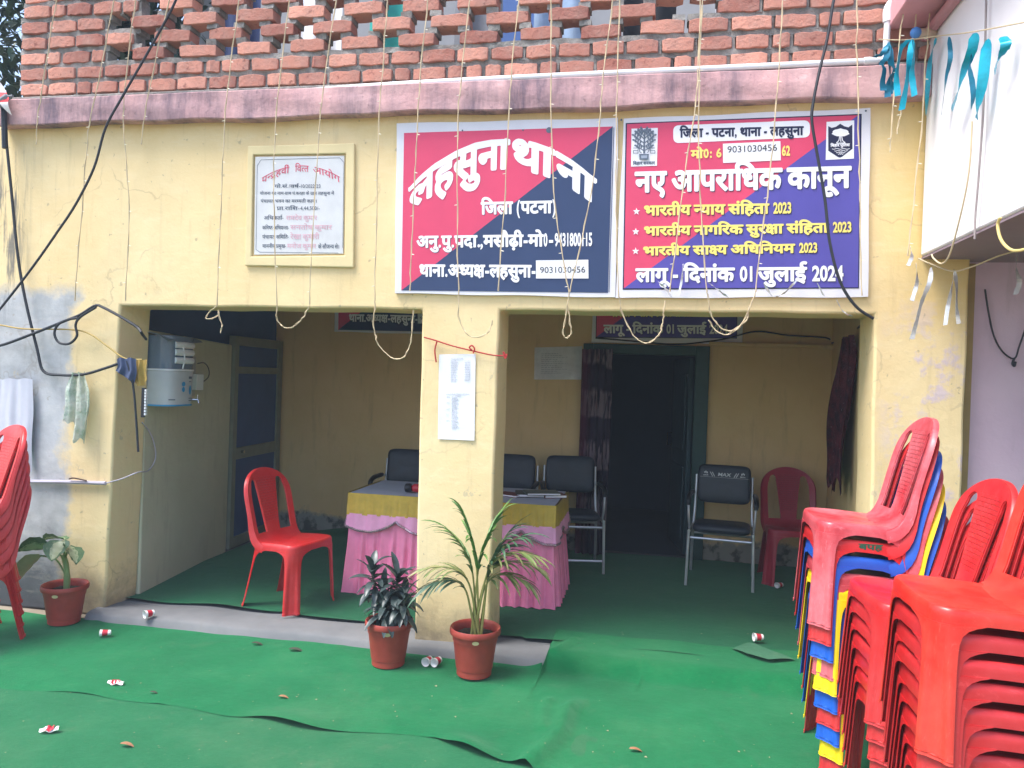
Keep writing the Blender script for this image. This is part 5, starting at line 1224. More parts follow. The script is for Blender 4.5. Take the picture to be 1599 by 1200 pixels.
sh_ = MB(); SHP = [(1250, 140), (1270, 150), (1295, 144), (1320, 126), (1345, 141), (1368, 147), (1391, 130), (1392, 272), (1330, 320), (1318, 324), (1306, 320), (1250, 284)]
poly(sh_, [bp(a, b_, o2, .0060) for a, b_ in SHP]); sub(sh_, 'shield', M_INKN, card2, B2)
w_ = MB(); dy = .0070
pts = []
for k in range(28):
    th = 2*pi*k/28; rx = 50; ry = 27 if sin(th) < 0 else 18; j = 1+.05*sin(7*th)+.03*sin(11*th)
    pts.append(bp(1322+rx*j*cos(th), 182+ry*j*sin(th), o2, dy))
poly(w_, pts); sub(w_, 'shield_tree', M_INKW, card2, B2); w_ = MB()
for q in ([(1318, 195), (1312, 225), (1298, 238)], [(1328, 195), (1334, 225), (1350, 238)], [(1298, 240), (1350, 238)], [(1322, 196), (1324, 232)]): lay(); stroke(w_, q, 2.2, o2, dy)
for y0, a, b_ in ((273, 1272, 1376), (284, 1286, 1364), (294, 1296, 1350), (303, 1308, 1338)):
    sub(w_, 'shield_line', M_INKW, card2, B2); w_ = MB(); lay(); stroke(w_, [(a+(b_-a)*k/16, y0+2.6*sin(k*pi/3)) for k in range(17)], 1.6, o2, dy)
sub(w_, 'shield_line', M_INKW, card2, B2)
sub(text_mesh(MB(), 'im b h aa r _ p u im l s', bp(1264, 246, o2, .0082), bp(1375, 242, o2, .0082), bp(1264, 261, o2, .0082)), 'lettering', M_INKW, card2, B2)
bolts(B2, [(38, 103, .006), (1470, 50, .005)], o2)
# the same two prints again on the verandah's back wall (only their feet show under the lintel)
e1 = at_y(930, 524, 6.82)-at_y(960+46/3.75, 160+1098/3.75, YB)
# the two inside prints hang at the positions seen under the lintel
tl1 = at_y(943, 520, BACK-.02)-bp(125, 1050, o2); 
dup(B2, B2.location+Vector((tl1.x, BACK-.02-YB-.003, tl1.z)), label='crimson and violet board on the back wall above the doorway, mostly hidden by the lintel')
tl0 = at_y(545, 502, BACK-.02)-bp(205, 1018, o1)
dup(B1, B1.location+Vector((tl0.x, BACK-.02-YB-.003, tl0.z)), label='crimson and navy board on the left bay back wall, mostly hidden by the lintel')
# --- painted plaque
def pq(cx, cy, y): return at_y(380+cx/6, 220+cy/6, y)
PQ = thing('inscription_plaque', 'white marble plaque with red and black painted writing in a raised cream frame', 'plaque', pq(530, 1170, D))
q = [(40, 48), (1040, 22), (1030, 1188), (12, 1170)]
i_ = [(90, 132), (960, 120), (945, 1075), (72, 1085)]
fm = MB(); O = [pq(a, b_, D-.020) for a, b_ in q]; I = [pq(a, b_, D-.020) for a, b_ in i_]; O2 = [Vector((p.x, D-.001, p.z)) for p in O]; I2 = [Vector((p.x, D-.001, p.z)) for p in I]
fm.add(O+I+O2+I2, [f for k in range(4) for f in ((k, (k+1) % 4, 4+(k+1) % 4, 4+k), (8+k, 8+(k+1) % 4, (k+1) % 4, k), (4+k, 4+(k+1) % 4, 12+(k+1) % 4, 12+k))])
part(fm, 'frame', simple('plaque_frame_paint', rgb(226, 209, 162), .85, 0, .05, 6, .2, .3, 'pos', 30), PQ, smooth=False, bevel=.006)
sl2 = MB(); S1 = [pq(a, b_, D-.012) for a, b_ in ((110, 150), (945, 140), (935, 1060), (100, 1070))]; S2 = [Vector((p.x, D-.001, p.z)) for p in S1]
sl2.add(S1+S2, [(0, 1, 2, 3), (0, 4, 5, 1), (1, 5, 6, 2), (2, 6, 7, 3), (3, 7, 4, 0)])
slab = part(sl2, 'slab', simple('white_marble', rgb(208, 209, 210), .4, 0, .07, 9), PQ, smooth=False, bevel=.003)
M_PR = simple('faded_red_paint', rgb(204, 84, 110), .7, 0, .25, 30); M_PR2 = simple('washed_red_paint', rgb(214, 168, 182), .7, 0, .2, 30); M_PK = simple('black_sign_paint', rgb(52, 70, 92), .7, 0, .2, 30)
def pt(s, x0, x1, y, h_, mat, warp=None, y1=None):
    a, b_, c_ = pq(x0, y, D-.0135), pq(x1, y if y1 is None else y1, D-.0135), pq(x0, y+h_, D-.0135)
    mm = text_mesh(MB(), s, a, b_, c_, warp=warp, G=PAINTED, off=.0); mm.v = [tuple(Vector(v)-PQ.location) for v in mm.v]; mm.build('writing', mat, slab, smooth=False)
def pw(x0, x1):
    def wf(u, v):
        x = x0+(x1-x0)*u; k = ((x-545)/370)
        return pq(x+k*8*(1-v), 232+115*k*k+(1-v)*58, D-.0135)
    return wf
pt('p n_ dr h v ii M', 175, 430, 0, 0, M_PR, pw(175, 430)); pt('im v t_ t', 485, 605, 0, 0, M_PR, pw(485, 610)); pt('A y o g', 660, 900, 0, 0, M_PR, pw(650, 900))
for sx in ((118, 160, 900, 160, M_PK),): pass
bl_ = MB()
def pline(a, b_, wd): 
    p, q_ = pq(*a, D-.0132), pq(*b_, D-.0132); d = (q_-p).normalized(); n_ = Vector((-d.z, 0, d.x))*wd
    bl_.add([p+n_, q_+n_, q_-n_, p-n_], [(0, 1, 2, 3)])
for a, b_ in (((165, 180), (905, 160)), ((905, 162), (942, 205)), ((942, 205), (930, 1005)), ((890, 1052), (155, 1045)), ((155, 1045), (118, 1020)), ((118, 1020), (130, 235)), ((130, 235), (165, 180))): pline(a, b_, .0012)
bl_.v = [tuple(Vector(v)-PQ.location) for v in bl_.v]; bl_.build('border_line', M_PK, slab, smooth=False)
pt('y o =. s M =. =/ v S reph =- =10/2022-23', 292, 725, 412, 30, M_PK)
pt('y o j n aa _ k aa _ n aa m =- gr aa m _ p M =. k r h aa _ k em _ gr aa m _ l h s u n aa _ m em M', 155, 850, 480, 26, M_PK)
pt('p M c aa y t _ bh v n _ k aa _ m r m_ m t ii _ k aa y reph danda', 162, 690, 552, 28, M_PK)
pt('pr aa =. r aa im sh =- =4,44,500/-', 312, 718, 618, 32, M_PK)
pt('a im bh k t aa reph =-', 190, 378, 708, 32, M_PK); pt('r aa m d em v _ k u m aa r', 400, 690, 704, 40, M_PR2)
pt('k im n S_ Th _ a im bh y n_ t aa =-', 178, 428, 800, 32, M_PK); pt('s n t o S _ k u m aa r', 440, 830, 792, 40, M_PR2)
pt('p M c aa y t _ s im m im t =-', 178, 428, 886, 32, M_PK); pt('r em kh aa _ k u m aa r ii', 440, 710, 878, 44, M_PR2)
pt('m aa n n ii y _ pr m u kh =-', 178, 402, 972, 32, M_PK); pt('m n o j _ k u m aa r', 410, 680, 968, 40, M_PR2); pt('k em _ s au j n_ y _ s em danda', 700, 900, 975, 36, M_PK)
# ------------------------------------------------------------------ the draped table and what lies on it
TA, TB = Vector((-2.065, 5.03, 0)), Vector((-.615, 5.03, 0))
td = (TB-TA).normalized(); tn = Vector((-td.y, td.x, 0)); TW = (TB-TA).length; TDP = .68; TH = .705
tb = thing('draped_table', 'long table with a grey top, gold band and pleated pink skirt behind the pillar', 'table', (TA+TB)/2+tn*TDP/2+Vector((0, 0, FLOOR)))
mt = Matrix(((td.x, tn.x, 0, TA.x), (td.y, tn.y, 0, TA.y), (0, 0, 1, FLOOR), (0, 0, 0, 1)))
M_CLOTH = simple('grey_table_sheet', rgb(176, 182, 198), .8, 0, .06, 8, .2, .2)
M_GOLD = simple('gold_satin', rgb(196, 166, 66), .45, 0, .14, 14, .5)
M_PINKS = simple('pink_satin', rgb(250, 142, 182), .42, 0, .10, 10, .5)
M_LILAC = simple('lilac_satin', rgb(234, 164, 202), .42, 0, .10, 10, .5)
M_SEQ = simple('sequin_trim', rgb(170, 150, 160), .3, .6, .5, 160)
M_WOOD = simple('plain_wood', rgb(120, 92, 66), .7, 0, .2, 8)
part(MB().box((.004, .004, TH-.03), (TW-.004, TDP-.004, TH-.006), mat=mt), 'tabletop', M_WOOD, tb, bevel=.004)
def tt(u, v): p = mt @ Vector((-.002+u*(TW+.004), -.002+v*(TDP+.004), TH+.0015*sin(u*17)*sin(v*9))); return p
part(MB().grid(tt, 40, 20), 'top_cloth', M_CLOTH, tb)
def perim(s, out_):                                             # walk front, right side, left side: returns point and outward
    per = TDP+TW+TDP; d = s*per
    if d < TDP: p = Vector((0, TDP-d, 0)); n_ = Vector((-1, 0, 0))
    elif d < TDP+TW: p = Vector((d-TDP, 0, 0)); n_ = Vector((0, -1, 0))
    else: p = Vector((TW, d-TDP-TW, 0)); n_ = Vector((1, 0, 0))
    k = .03
    if abs(d-TDP) < k: n_ = Vector((-1, -1, 0)).normalized()
    if abs(d-TDP-TW) < k: n_ = Vector((1, -1, 0)).normalized()
    return p, n_, d
def skirt(z0, z1, off, amp, freq, flare, wav=0):
    def f(u, v):
        p, n_, d = perim(u, 0); z = z0+(z1-z0)*v
        k = smooth01(v*1.4)
        fold = amp*k*(sin(d*freq+1.3*sin(d*5))+.45*sin(d*freq*1.7+2+sin(d*3)))+flare*v*v
        hem = wav*sin(d*7)*v
        q = p+n_*(off+fold); return mt @ Vector((q.x, q.y, z+hem))
    return f
part(MB().grid(skirt(TH-.135, .012, .006, .014, 84, .035, .006), 420, 16), 'pink_skirt', M_PINKS, tb, angle=80)
part(MB().grid(skirt(TH+.002, TH-.150, .020, .0022, 150, .004, .002), 420, 5), 'gold_band', M_GOLD, tb, angle=80)
def swag(u, v):
    p, n_, d = perim(u, 0); dr = .035+.085*abs(sin((d-TDP)*pi/.44+.6))**.8*1.0
    z = TH-.14-dr*v
    fold = .006*sin(d*62+1.3*sin(d*5))+.003*sin(v*22+d*9)*v
    q = p+n_*(.026+fold+.010*v); return mt @ Vector((q.x, q.y, z))
part(MB().grid(swag, 420, 8), 'lilac_swag', M_LILAC, tb, angle=80)
tr = MB(); tr.tube([Vector(swag(i/400, 1.0))+Vector((0, -.002, 0)) for i in range(401)], [.006+.004*abs(sin(i*1.9)) for i in range(401)], 6); part(tr, 'sequin_trim', M_SEQ, tb)
def book(name, label, px, py, rz, sx, sy, sz, cover, zoff=0.):
    p = at_z(px, py, FLOOR+TH+.004+zoff); p.z = FLOOR+TH+.003+zoff
    r_ = thing(name, label, 'book', p, rz)
    MB().box((-sx/2+.004, -sy/2+.004, .003), (sx/2-.002, sy/2-.004, sz-.003)).build('pages', M_PAPER, r_, smooth=False)
    cv = MB().box((-sx/2, -sy/2, 0), (sx/2, sy/2, .003)); cv.box((-sx/2, -sy/2, sz-.003), (sx/2, sy/2, sz)); cv.box((-sx/2-.0025, -sy/2, 0), (-sx/2, sy/2, sz)); cv.build('cover', cover, r_, smooth=False, bevel=.001)
    return r_
M_BMAR = simple('maroon_book_cover', rgb(104, 34, 48), .5); M_BDK = simple('dark_book_cover', rgb(44, 50, 58), .5); M_BGR = simple('grey_green_book_cover', rgb(86, 96, 92), .5)
book('register_book', 'white-edged register lying on the right part of the table, under the dark diary', 838, 774, radians(12), .30, .20, .022, M_BDK)
book('diary', 'dark diary lying on top of the register on the table', 846, 771, radians(20), .24, .17, .016, M_BGR, .0225)
book('notebook', 'maroon notebook at the right end of the table', 864, 776, radians(25), .16, .13, .022, M_BMAR)
book('notebook', 'maroon notebook lying on the table just right of the pillar', 797, 774, radians(-20), .17, .13, .016, M_BMAR)
bo_ = thing('drink_bottle', 'small red and white bottle with a black cap lying on the table beside the pillar', 'bottle', at_z(652, 764, FLOOR+TH+.03))
bo_.rotation_euler = (0, radians(90), radians(8))
bo_.location.z = FLOOR+TH+.036
MB().lathe([(.001, .10), (.026, .098), (.031, .085), (.031, -.02), (.028, -.028), (.016, -.042)], 20).build('body', simple('red_label', rgb(176, 36, 50), .35), bo_)
MB().lathe([(.0315, .055), (.0318, .054), (.0318, .020), (.0315, .019)], 20).build('label_band', M_PAPER, bo_)
MB().lathe([(.016, -.042), (.030, -.044), (.033, -.055), (.030, -.085), (.018, -.092), (.001, -.093)], 20).build('cap', M_ARM, bo_)

# ------------------------------------------------------------------ potted plants
M_POT = simple('terracotta_plastic', rgb(156, 64, 54), .5, 0, .24, 7, .4)
M_LABEL = simple('pale_gold_sticker', rgb(206, 190, 140), .5)
def potted(name, label, px, py, dia=.262, hgt=.245, seed=1):
    g = at_z(px, py, .012); r_ = thing(name, label, 'plant', (g.x, g.y, .014)); k = dia/2
    pr = [(.001, .012), (k*.64, .0), (k*.68, .004), (k*.69, hgt*.15), (k*.72, hgt*.16), (k*.80, hgt*.50), (k*.86, hgt*.735), (k*.885, hgt*.74), (k*.90, hgt*.86), (k*.995, hgt*.87), (k*1.01, hgt*.90), (k*1.0, hgt*.975), (k*.97, hgt*1.), (k*.92, hgt*.985), (k*.86, hgt*.94), (k*.83, hgt*.82)]
    po = MB().lathe(pr, 48).build('pot', M_POT, r_, angle=35)
    lb = MB()
    for i in range(9):
        for s_, q in ((1, 1),): pass
    n_ = 14; yy = -k*.895
    vs = [(.03+.018*cos(2*pi*i/n_), yy-.0015+.5*(.03+.018*cos(2*pi*i/n_))**2/k, hgt*.80+.010*sin(2*pi*i/n_)) for i in range(n_)]
    lb.add(vs, [tuple(range(n_))]); lb.build('sticker', M_LABEL, po)
    rnd = random.Random(seed)
    def so(u, v): a = 2*pi*u; rr = k*.845*v; return (rr*cos(a), rr*sin(a), hgt*.80+.010*rnd.random()+.006*(1-v))
    MB().grid(so, 40, 12).build('soil', M_SOIL, r_)
    return r_, hgt*.81
def m_leaf(name, a, b_, vein=None, rough=.45):
    q = NT(name); q.set(rough, 0, .5); v = q.obj()
    base = q.mix(q.ramp(q.noise(v, 9, 5), .35, .65), a, b_)
    q.col(base); q.b.inputs['Transmission Weight'].default_value = 0
    q.b.inputs['Subsurface Weight'].default_value = 0
    q.bump(q.noise(v, 40, 3), .15, .003)
    return q.m
def blade(m, base, d0, ln, wd, droop, fold=.25, n=8, twist=0., wprof=None, mi=0):
    """a leaf blade that leaves base along d0 and bends down under its weight"""
    p = Vector(base); d = Vector(d0).normalized(); st_ = ln/n; rows = []
    side = d.cross(Vector((0, 0, 1)))
    side = side.normalized() if side.length > .05 else Vector((1, 0, 0))
    if twist: side = Matrix.Rotation(twist, 3, d) @ side
    for i in range(n+1):
        t = i/n; wv = wd*(wprof(t) if wprof else (sin(pi*min(1, t*.92+.08))**.7)*(1-.15*t))
        up_ = side.cross(d).normalized()
        rows.append((p-side*wv*.5+up_*wv*fold*.5, p.copy(), p+side*wv*.5+up_*wv*fold*.5))
        d = (d+Vector((0, 0, -droop/n))).normalized(); side = (side-d*side.dot(d)).normalized(); p = p+d*st_
    vs = [q for r_ in rows for q in r_]; fs = []
    for i in range(n):
        for j in range(2): fs.append((i*3+j, i*3+j+1, i*3+j+4, i*3+j+3))
    m.add(vs, fs, mi)
M_PALM = m_leaf('palm_leaf', rgb(66, 112, 50), rgb(100, 138, 68)); M_PALMY = m_leaf('palm_leaf_dry', rgb(96, 122, 66), rgb(136, 134, 88)); M_PALMD = m_leaf('palm_leaf_dark', rgb(44, 80, 62), rgb(70, 104, 74))
M_CANE = simple('yellow_green_cane', rgb(132, 134, 76), .5, 0, .15, 14)
# areca palm
pm, hz = potted('potted_palm', 'tall slender palm with drooping leaflets in a terracotta pot in front of the pillar', 740, 1053, .272, .255, 3)
rp = random.Random(11)
fronds = [(-.55, .95, .52, 1.0, 0), (-1.0, .50, .44, 1.3, 1), (.36, 1.05, .60, .9, 0), (.62, .85, .58, 1.1, 2), (1.0, .52, .52, 1.4, 1), (-.34, 1.15, .62, .8, 0), (.45, 1.1, .50, 1.0, 2), (.85, .36, .40, 1.5, 1), (-.85, .25, .36, 1.5, 2), (.95, .75, .62, 1.4, 1)]
for fi, (lx_, up_, ln, droop, mi) in enumerate(fronds):
    ln *= .66
    dy_ = rp.uniform(-.5, .35); d = Vector((lx_*.75, dy_*.6, up_)).normalized()
    base = Vector((rp.uniform(-.03, .035), rp.uniform(-.03, .03), hz-.01)); p = base.copy(); pts = [p.copy()]; dirs = []
    d0 = Vector((d.x*.25, d.y*.25, 1)).normalized(); n = 22; tot = ln+.27
    for i in range(n):
        t = i/n; k = smooth01((t-.35)/.5)
        dd = (d0*(1-k)+d*k+Vector((0, 0, -droop*max(0, t-.45)*1.1))).normalized(); p = p+dd*tot/n; pts.append(p.copy()); dirs.append(dd)
    sm = MB().tube(pts, [.0062*(1-.75*i/n)+.0012 for i in range(n+1)], 6)
    so_ = sm.build('stem', M_CANE, pm)
    lm = MB(); mats = [M_PALM, M_PALMY, M_PALMD][mi]
    for i in range(12, n+1):
        t = i/n; q = pts[i]; dd = dirs[min(i, n-1)]; sd2 = dd.cross(Vector((0, 0, 1))); sd2 = sd2.normalized() if sd2.length > .1 else Vector((0, 1, 0))
        for sg in (-1, 1):
            for e in range(1):
                an = rp.uniform(.5, .8)*(1-.55*smooth01((t-.75)/.25)); dl_ = (dd*cos(an)+sd2*sg*sin(an)+Vector((0, 0, rp.uniform(.0, .25)))).normalized()
                blade(lm, q, dl_, rp.uniform(.13, .20)*(1-.3*abs(t-.65)), rp.uniform(.014, .022), rp.uniform(.5, 1.4), .3, 6, rp.uniform(-.5, .5))
    lm.build('frond', mats, so_, angle=80)
# dark cordyline / dracaena
dk, hz = potted('potted_dracaena', 'dark bushy dracaena with drooping bronze-green leaves in a terracotta pot left of the pillar', 606, 1037, .262, .245, 5)
M_DRAC = m_leaf('dracaena_leaf', rgb(38, 54, 52), rgb(74, 86, 86), rough=.35)
rd = random.Random(4)
for (sx, sy, lean, hh, nl) in ((-.105, .01, -.30, .33, 30), (.03, .02, .0, .30, 36), (.085, -.02, .20, .20, 22), (-.01, -.05, -.06, .16, 22), (-.05, .03, -.2, .20, 20)):
    pts = [(sx*.3+sx*.8*t+lean*.0*t, sy*(.4+.6*t), hz-.01+(hh-.03)*t) for t in (0, .25, .5, .75, 1)]
    stm = MB().tube(catmull(pts, 3), .006, 7).build('stem', simple('dracaena_stem', rgb(92, 92, 80), .7), dk)
    lm = MB()
    for i in range(nl):
        t = i/nl; z = hz+hh*(.55+.45*t)-.02; a = i*2.4+rd.uniform(-.3, .3); el = -.25+1.55*t**1.3+rd.uniform(-.15, .15)
        d = Vector((cos(a)*cos(el), sin(a)*cos(el), sin(el)))
        fx = sx*.3+sx*.8*(.55+.45*t); blade(lm, (fx, sy, z), d, rd.uniform(.10, .15), rd.uniform(.032, .044), rd.uniform(.7, 1.5), .35, 7, 0, lambda t: (sin(pi*min(1, t*.9+.06))**.8))
    lm.build('leaf_rosette', M_DRAC, stm, angle=80)
# dieffenbachia
def m_dieff():
    q = NT('variegated_leaf'); q.set(.4, 0, .5); v = q.obj()
    f = q.n('ShaderNodeAttribute', attribute_name='tint').outputs['Fac']
    k = q.math('ADD', f, q.math('MULTIPLY', q.math('SUBTRACT', q.noise(v, 38, 5, .7), .5), .9))
    q.col(q.mix(q.ramp(k, .42, .6), rgb(86, 116, 78), rgb(168, 178, 138)))
    return q.m
df_, hz = potted('potted_dumb_cane', 'variegated broad-leaved plant in a terracotta pot against the left wall', 100, 972, .262, .235, 8)
M_DIEF = m_dieff()
stq = MB().tube(catmull([(.01, .0, hz-.01), (.012, .0, hz+.09), (.0, .0, hz+.17), (-.02, 0, hz+.22)], 5), [.019]*6+[.016]*10, 10)
ds = stq.build('stem', simple('pale_green_stem', rgb(126, 148, 96), .5, 0, .12, 14), df_)
def big_leaf(pet, d0, ln, wd, droop, tw=0., mat=None):
    pm_ = MB().tube(catmull(pet, 4), .0055, 7); po_ = pm_.build('petiole', simple('pale_green_stem', rgb(126, 148, 96), .5), df_)
    m = MB(); p = Vector(pet[-1]); d = Vector(d0).normalized(); n = 12; side = d.cross(Vector((0, 0, 1))); side = (Matrix.Rotation(tw, 3, d) @ side.normalized()); rows = []; tint = []
    for i in range(n+1):
        t = i/n; wv = wd*(sin(pi*min(1, (t*.97+.03)**.8))**.85); u_ = side.cross(d).normalized(); row = []
        for j in range(-4, 5): row.append(p+side*wv*.5*j/4+u_*wv*(.16*(j/4)**2)*1+u_*.004*sin(t*24+j))
        rows.append(row); d = (d+Vector((0, 0, -droop/n))).normalized(); side = (side-d*side.dot(d)).normalized(); p = p+d*ln/n
    vs = [q for r_ in rows for q in r_]; fs = []
    for i in range(n):
        for j in range(8): fs.append((i*9+j, i*9+j+1, i*9+j+10, i*9+j+9)); tint.append(.85-.85*abs((j-3.5)/4)**1.2 if 0 < i < n-1 else .1)
    m.add(vs, fs); m.tint = tint; m.build('leaf', mat or M_DIEF, po_, angle=80)
T = (-.01, 0, hz+.19)
big_leaf([T, (-.05, -.02, hz+.25), (-.07, -.04, hz+.275)], (-1, -.25, .10), .20, .15, .5, .75)
big_leaf([T, (-.02, .03, hz+.27), (-.05, .05, hz+.30)], (-1, .2, .15), .20, .13, .5, .3)
big_leaf([T, (-.0, -.02, hz+.27), (.0, -.03, hz+.315)], (.12, -.6, -.25), .15, .15, .9, .0)
big_leaf([T, (.02, -.01, hz+.25), (.03, -.02, hz+.285)], (.85, -.5, -.15), .17, .13, .9, -.4)
big_leaf([(.0, .0, hz+.10), (-.06, -.01, hz+.19), (-.16, -.02, hz+.21)], (-1, -.1, -.25), .26, .10, 1.6, .6, m_leaf('withered_leaf', rgb(150, 148, 112), rgb(176, 168, 134)))
# ------------------------------------------------------------------ paper cups and litter on the carpet
M_CUPW = simple('white_paper_cup', rgb(232, 230, 228), .6, 0, .04, 20); M_CUPR = simple('red_printed_paper', rgb(196, 44, 62), .6, 0, .15, 30)
def cup(label, px, py, yaw, squash=1., z=.014, s=.86):
    g = at_z(px, py, z); r_ = thing('paper_cup', label, 'paper cup', (g.x, g.y, z+.026*s*squash)); h_, r0, r1 = .062*s, .020*s, .027*s
    r_.rotation_euler = (radians(90), 0, yaw); r_.scale = (1, squash, 1)
    MB().lathe([(.001, -h_/2+.003), (r0*.95, -h_/2+.003), (r0, -h_/2), (r0+(r1-r0)*.25, -h_/2+h_*.25)], 24).build('base', M_CUPW, r_)
    MB().lathe([(r0+(r1-r0)*.25, -h_*.25), (r0+(r1-r0)*.8, h_*.3)], 24).build('printed_band', M_CUPR, r_, solid=.0006)
    MB().lathe([(r0+(r1-r0)*.8, h_*.3), (r1, h_/2), (r1+.0014, h_/2+.001), (r1+.0012, h_/2+.003), (r1-.0008, h_/2+.002), (r1-.001, h_/2), (r0*.98, -h_/2+.006)], 24).build('rim', M_CUPW, r_)
    return r_
cup('red-banded paper cup lying on the grey kerb by the left wall', 233, 964, radians(-28), 1, .056)
cup('paper cup lying on the carpet in front of the left wall, mouth to the viewer', 165, 993, radians(-62), .8)
cup('paper cup between the two middle pots, left one of the touching pair', 668, 1038, radians(-12), 1)
cup('paper cup between the two middle pots, right one of the touching pair', 682, 1039, radians(-20), 1)
cup('paper cup lying on the right bay carpet near the mixed-colour stack', 1184, 1001, radians(-75), 1, .074)
cup('small paper cup lying deep in the right bay below the dark red chair', 1217, 918, radians(-50), .9, .07)
def crushed(label, px, py, yaw, seed):
    g = at_z(px, py, .014); r_ = thing('crushed_paper_cup', label, 'paper cup', (g.x, g.y, .012), yaw); rr = random.Random(seed)
    for nm, mat, a0, a1, zo in (('flattened_side', M_CUPW, 0, 1, 0.), ('printed_band', M_CUPR, .25, .75, .004)):
        def f(u, v):
            x = -.038+.076*(a0+(a1-a0)*u); y = (-.017+.034*v)*(1-.5*abs(x)/.045); return (x, y, .004+zo+.012*abs(sin(u*5+v*3+seed))*(1-abs(2*v-1))+.004*sin(u*11+seed)+.006*v)
        MB().grid(f, 12, 6).build(nm, mat, r_, solid=.001)
crushed('flattened red and white paper cup on the bright carpet left of centre', 181, 1068, radians(10), 1)
crushed('crumpled red and white paper cup on the faded carpet at the lower left', 77, 1141, radians(20), 4)
M_DRY = simple('dry_leaf_brown', rgb(150, 108, 78), .8, 0, .2, 30); M_DRY2 = simple('dry_leaf_dark', rgb(60, 66, 52), .8, 0, .2, 30)
for px, py, s_, mt_, lb_ in ((994+0, 1172, .030, M_DRY, 'brown dry leaf alone on the carpet at the bottom right of centre'), (443, 1089, .026, M_DRY, 'pale brown dry leaf on the carpet below the left bay'), (402, 1006, .035, M_DRY2, 'dark leaf scrap just below the kerb, the left of two'), (463, 1016, .045, M_DRY2, 'dark leaf scrap just below the kerb, the right of two'), (1015, 1056, .022, M_CUPR, 'tiny pinkish paper scrap on the carpet right of the pots'), (240, 1082, .020, M_DRY2, 'small dark leaf crumb on the bright carpet right of the flattened cup'), (198, 1164, .03, M_DRY, 'rusty leaf crumb on the faded carpet at the bottom left')):
    g = at_z(px, py, .016)
    m = MB(); blade(m, (g.x-s_, g.y, .018), (1, .2, .12), s_*2, s_*.8, .6, .5, 6); o_ = shift(m, (g.x, g.y, .016)).build('dry_leaf' if mt_ is not M_CUPR else 'paper_scrap', mt_, None, solid=.0008, loc=(g.x, g.y, .016)); tag(o_, lb_, 'leaf' if mt_ is not M_CUPR else 'paper')
rs = random.Random(9); cr_ = MB()
for i in range(150):
    px, py = rs.uniform(0, 1240), rs.uniform(1000, 1200); g = at_z(px, py, .012); s_ = rs.uniform(.0015, .005)*(1 if rs.random() < .9 else 1.8); z = carpet_z(g.x, g.y) if g.y > yedge(g.x) else .008
    a = rs.uniform(0, 6.3); pts = [(g.x+s_*cos(a+k*2.09)*rs.uniform(.6, 1.3), g.y+s_*1.3*sin(a+k*2.09), z+.0015+rs.uniform(0, .002)) for k in range(3)]; cr_.add(pts, [(0, 1, 2)])
tag(cr_.build('litter_crumbs', simple('pale_crumbs', rgb(142, 146, 112), .9, 0, .3, 60), None, smooth=False), 'pale crumbs and specks scattered over the green carpet', 'litter', kind='stuff')

# ------------------------------------------------------------------ papers stuck on walls
def sheet(name, label, q, y, lines, mat=M_PAPER, ink=None, n=(10, 24), split=None):
    P = [at_y(a, b_, y) for a, b_ in q]; r_ = thing(name, label, 'paper', (P[3]+P[2])/2)
    rr = random.Random(len(label))
    def f(u, v):
        p = P[0].lerp(P[1], u).lerp(P[3].lerp(P[2], u), v); p.y -= .002+.0025*abs(sin(u*4+v*7))+.004*smooth01((v-.93)*14)*(u > .5); return p
    part(MB().grid(f, *n), 'sheet', mat, r_)
    li = MB()
    for (v, u0, u1, wd, h_) in lines:
        u = u0
        while u < u1:
            w_ = rr.uniform(.5, 1.4)*wd; w_ = min(w_, u1-u)
            a, b_, c_, d_ = f(u, v), f(u+w_, v), f(u+w_, v+h_), f(u, v+h_)
            for k in (a, b_, c_, d_): k.y = min(a.y, b_.y, c_.y, d_.y)-.0012
            li.quad(a, b_, c_, d_); u += w_+wd*.35
    if li.v: part(li, 'print_lines', ink or simple('faint_grey_print', rgb(168, 172, 186), .7), r_, smooth=False)
ll = [(.045, .34, .66, .05, .006)]+[(.07+.02*i, .32, .52 if i % 2 else .47, .03, .005) for i in range(0, 13)]+[(.075+.02*i, .70, .86, .03, .005) for i in range(0, 12)]
ll += [(.455, .2, .86, .04, .006), (.475, .46, .62, .03, .005)]+[(.49+.0175*i, .36+.0*i, .50+.06*((i*7) % 3)/2, .03, .005) for i in range(22)]+[(.49+.07*i, .22, .30, .03, .005) for i in range(5)]
sheet('notice_sheet', 'long white printed notice pasted on the front of the pillar', [(686, 554), (743, 553), (741, 688), (684, 686)], D-.003, ll)
sheet('notice_sheet', 'dim white sheet of paper on the back wall left of the doorway', [(835, 543), (909, 541), (908, 593), (834, 593)], BACK-.003, [(.2+.06*i, .15, .5+.1*(i % 3), .05, .012) for i in range(11)], simple('shaded_paper', rgb(214, 214, 220), .8), None, (8, 8))

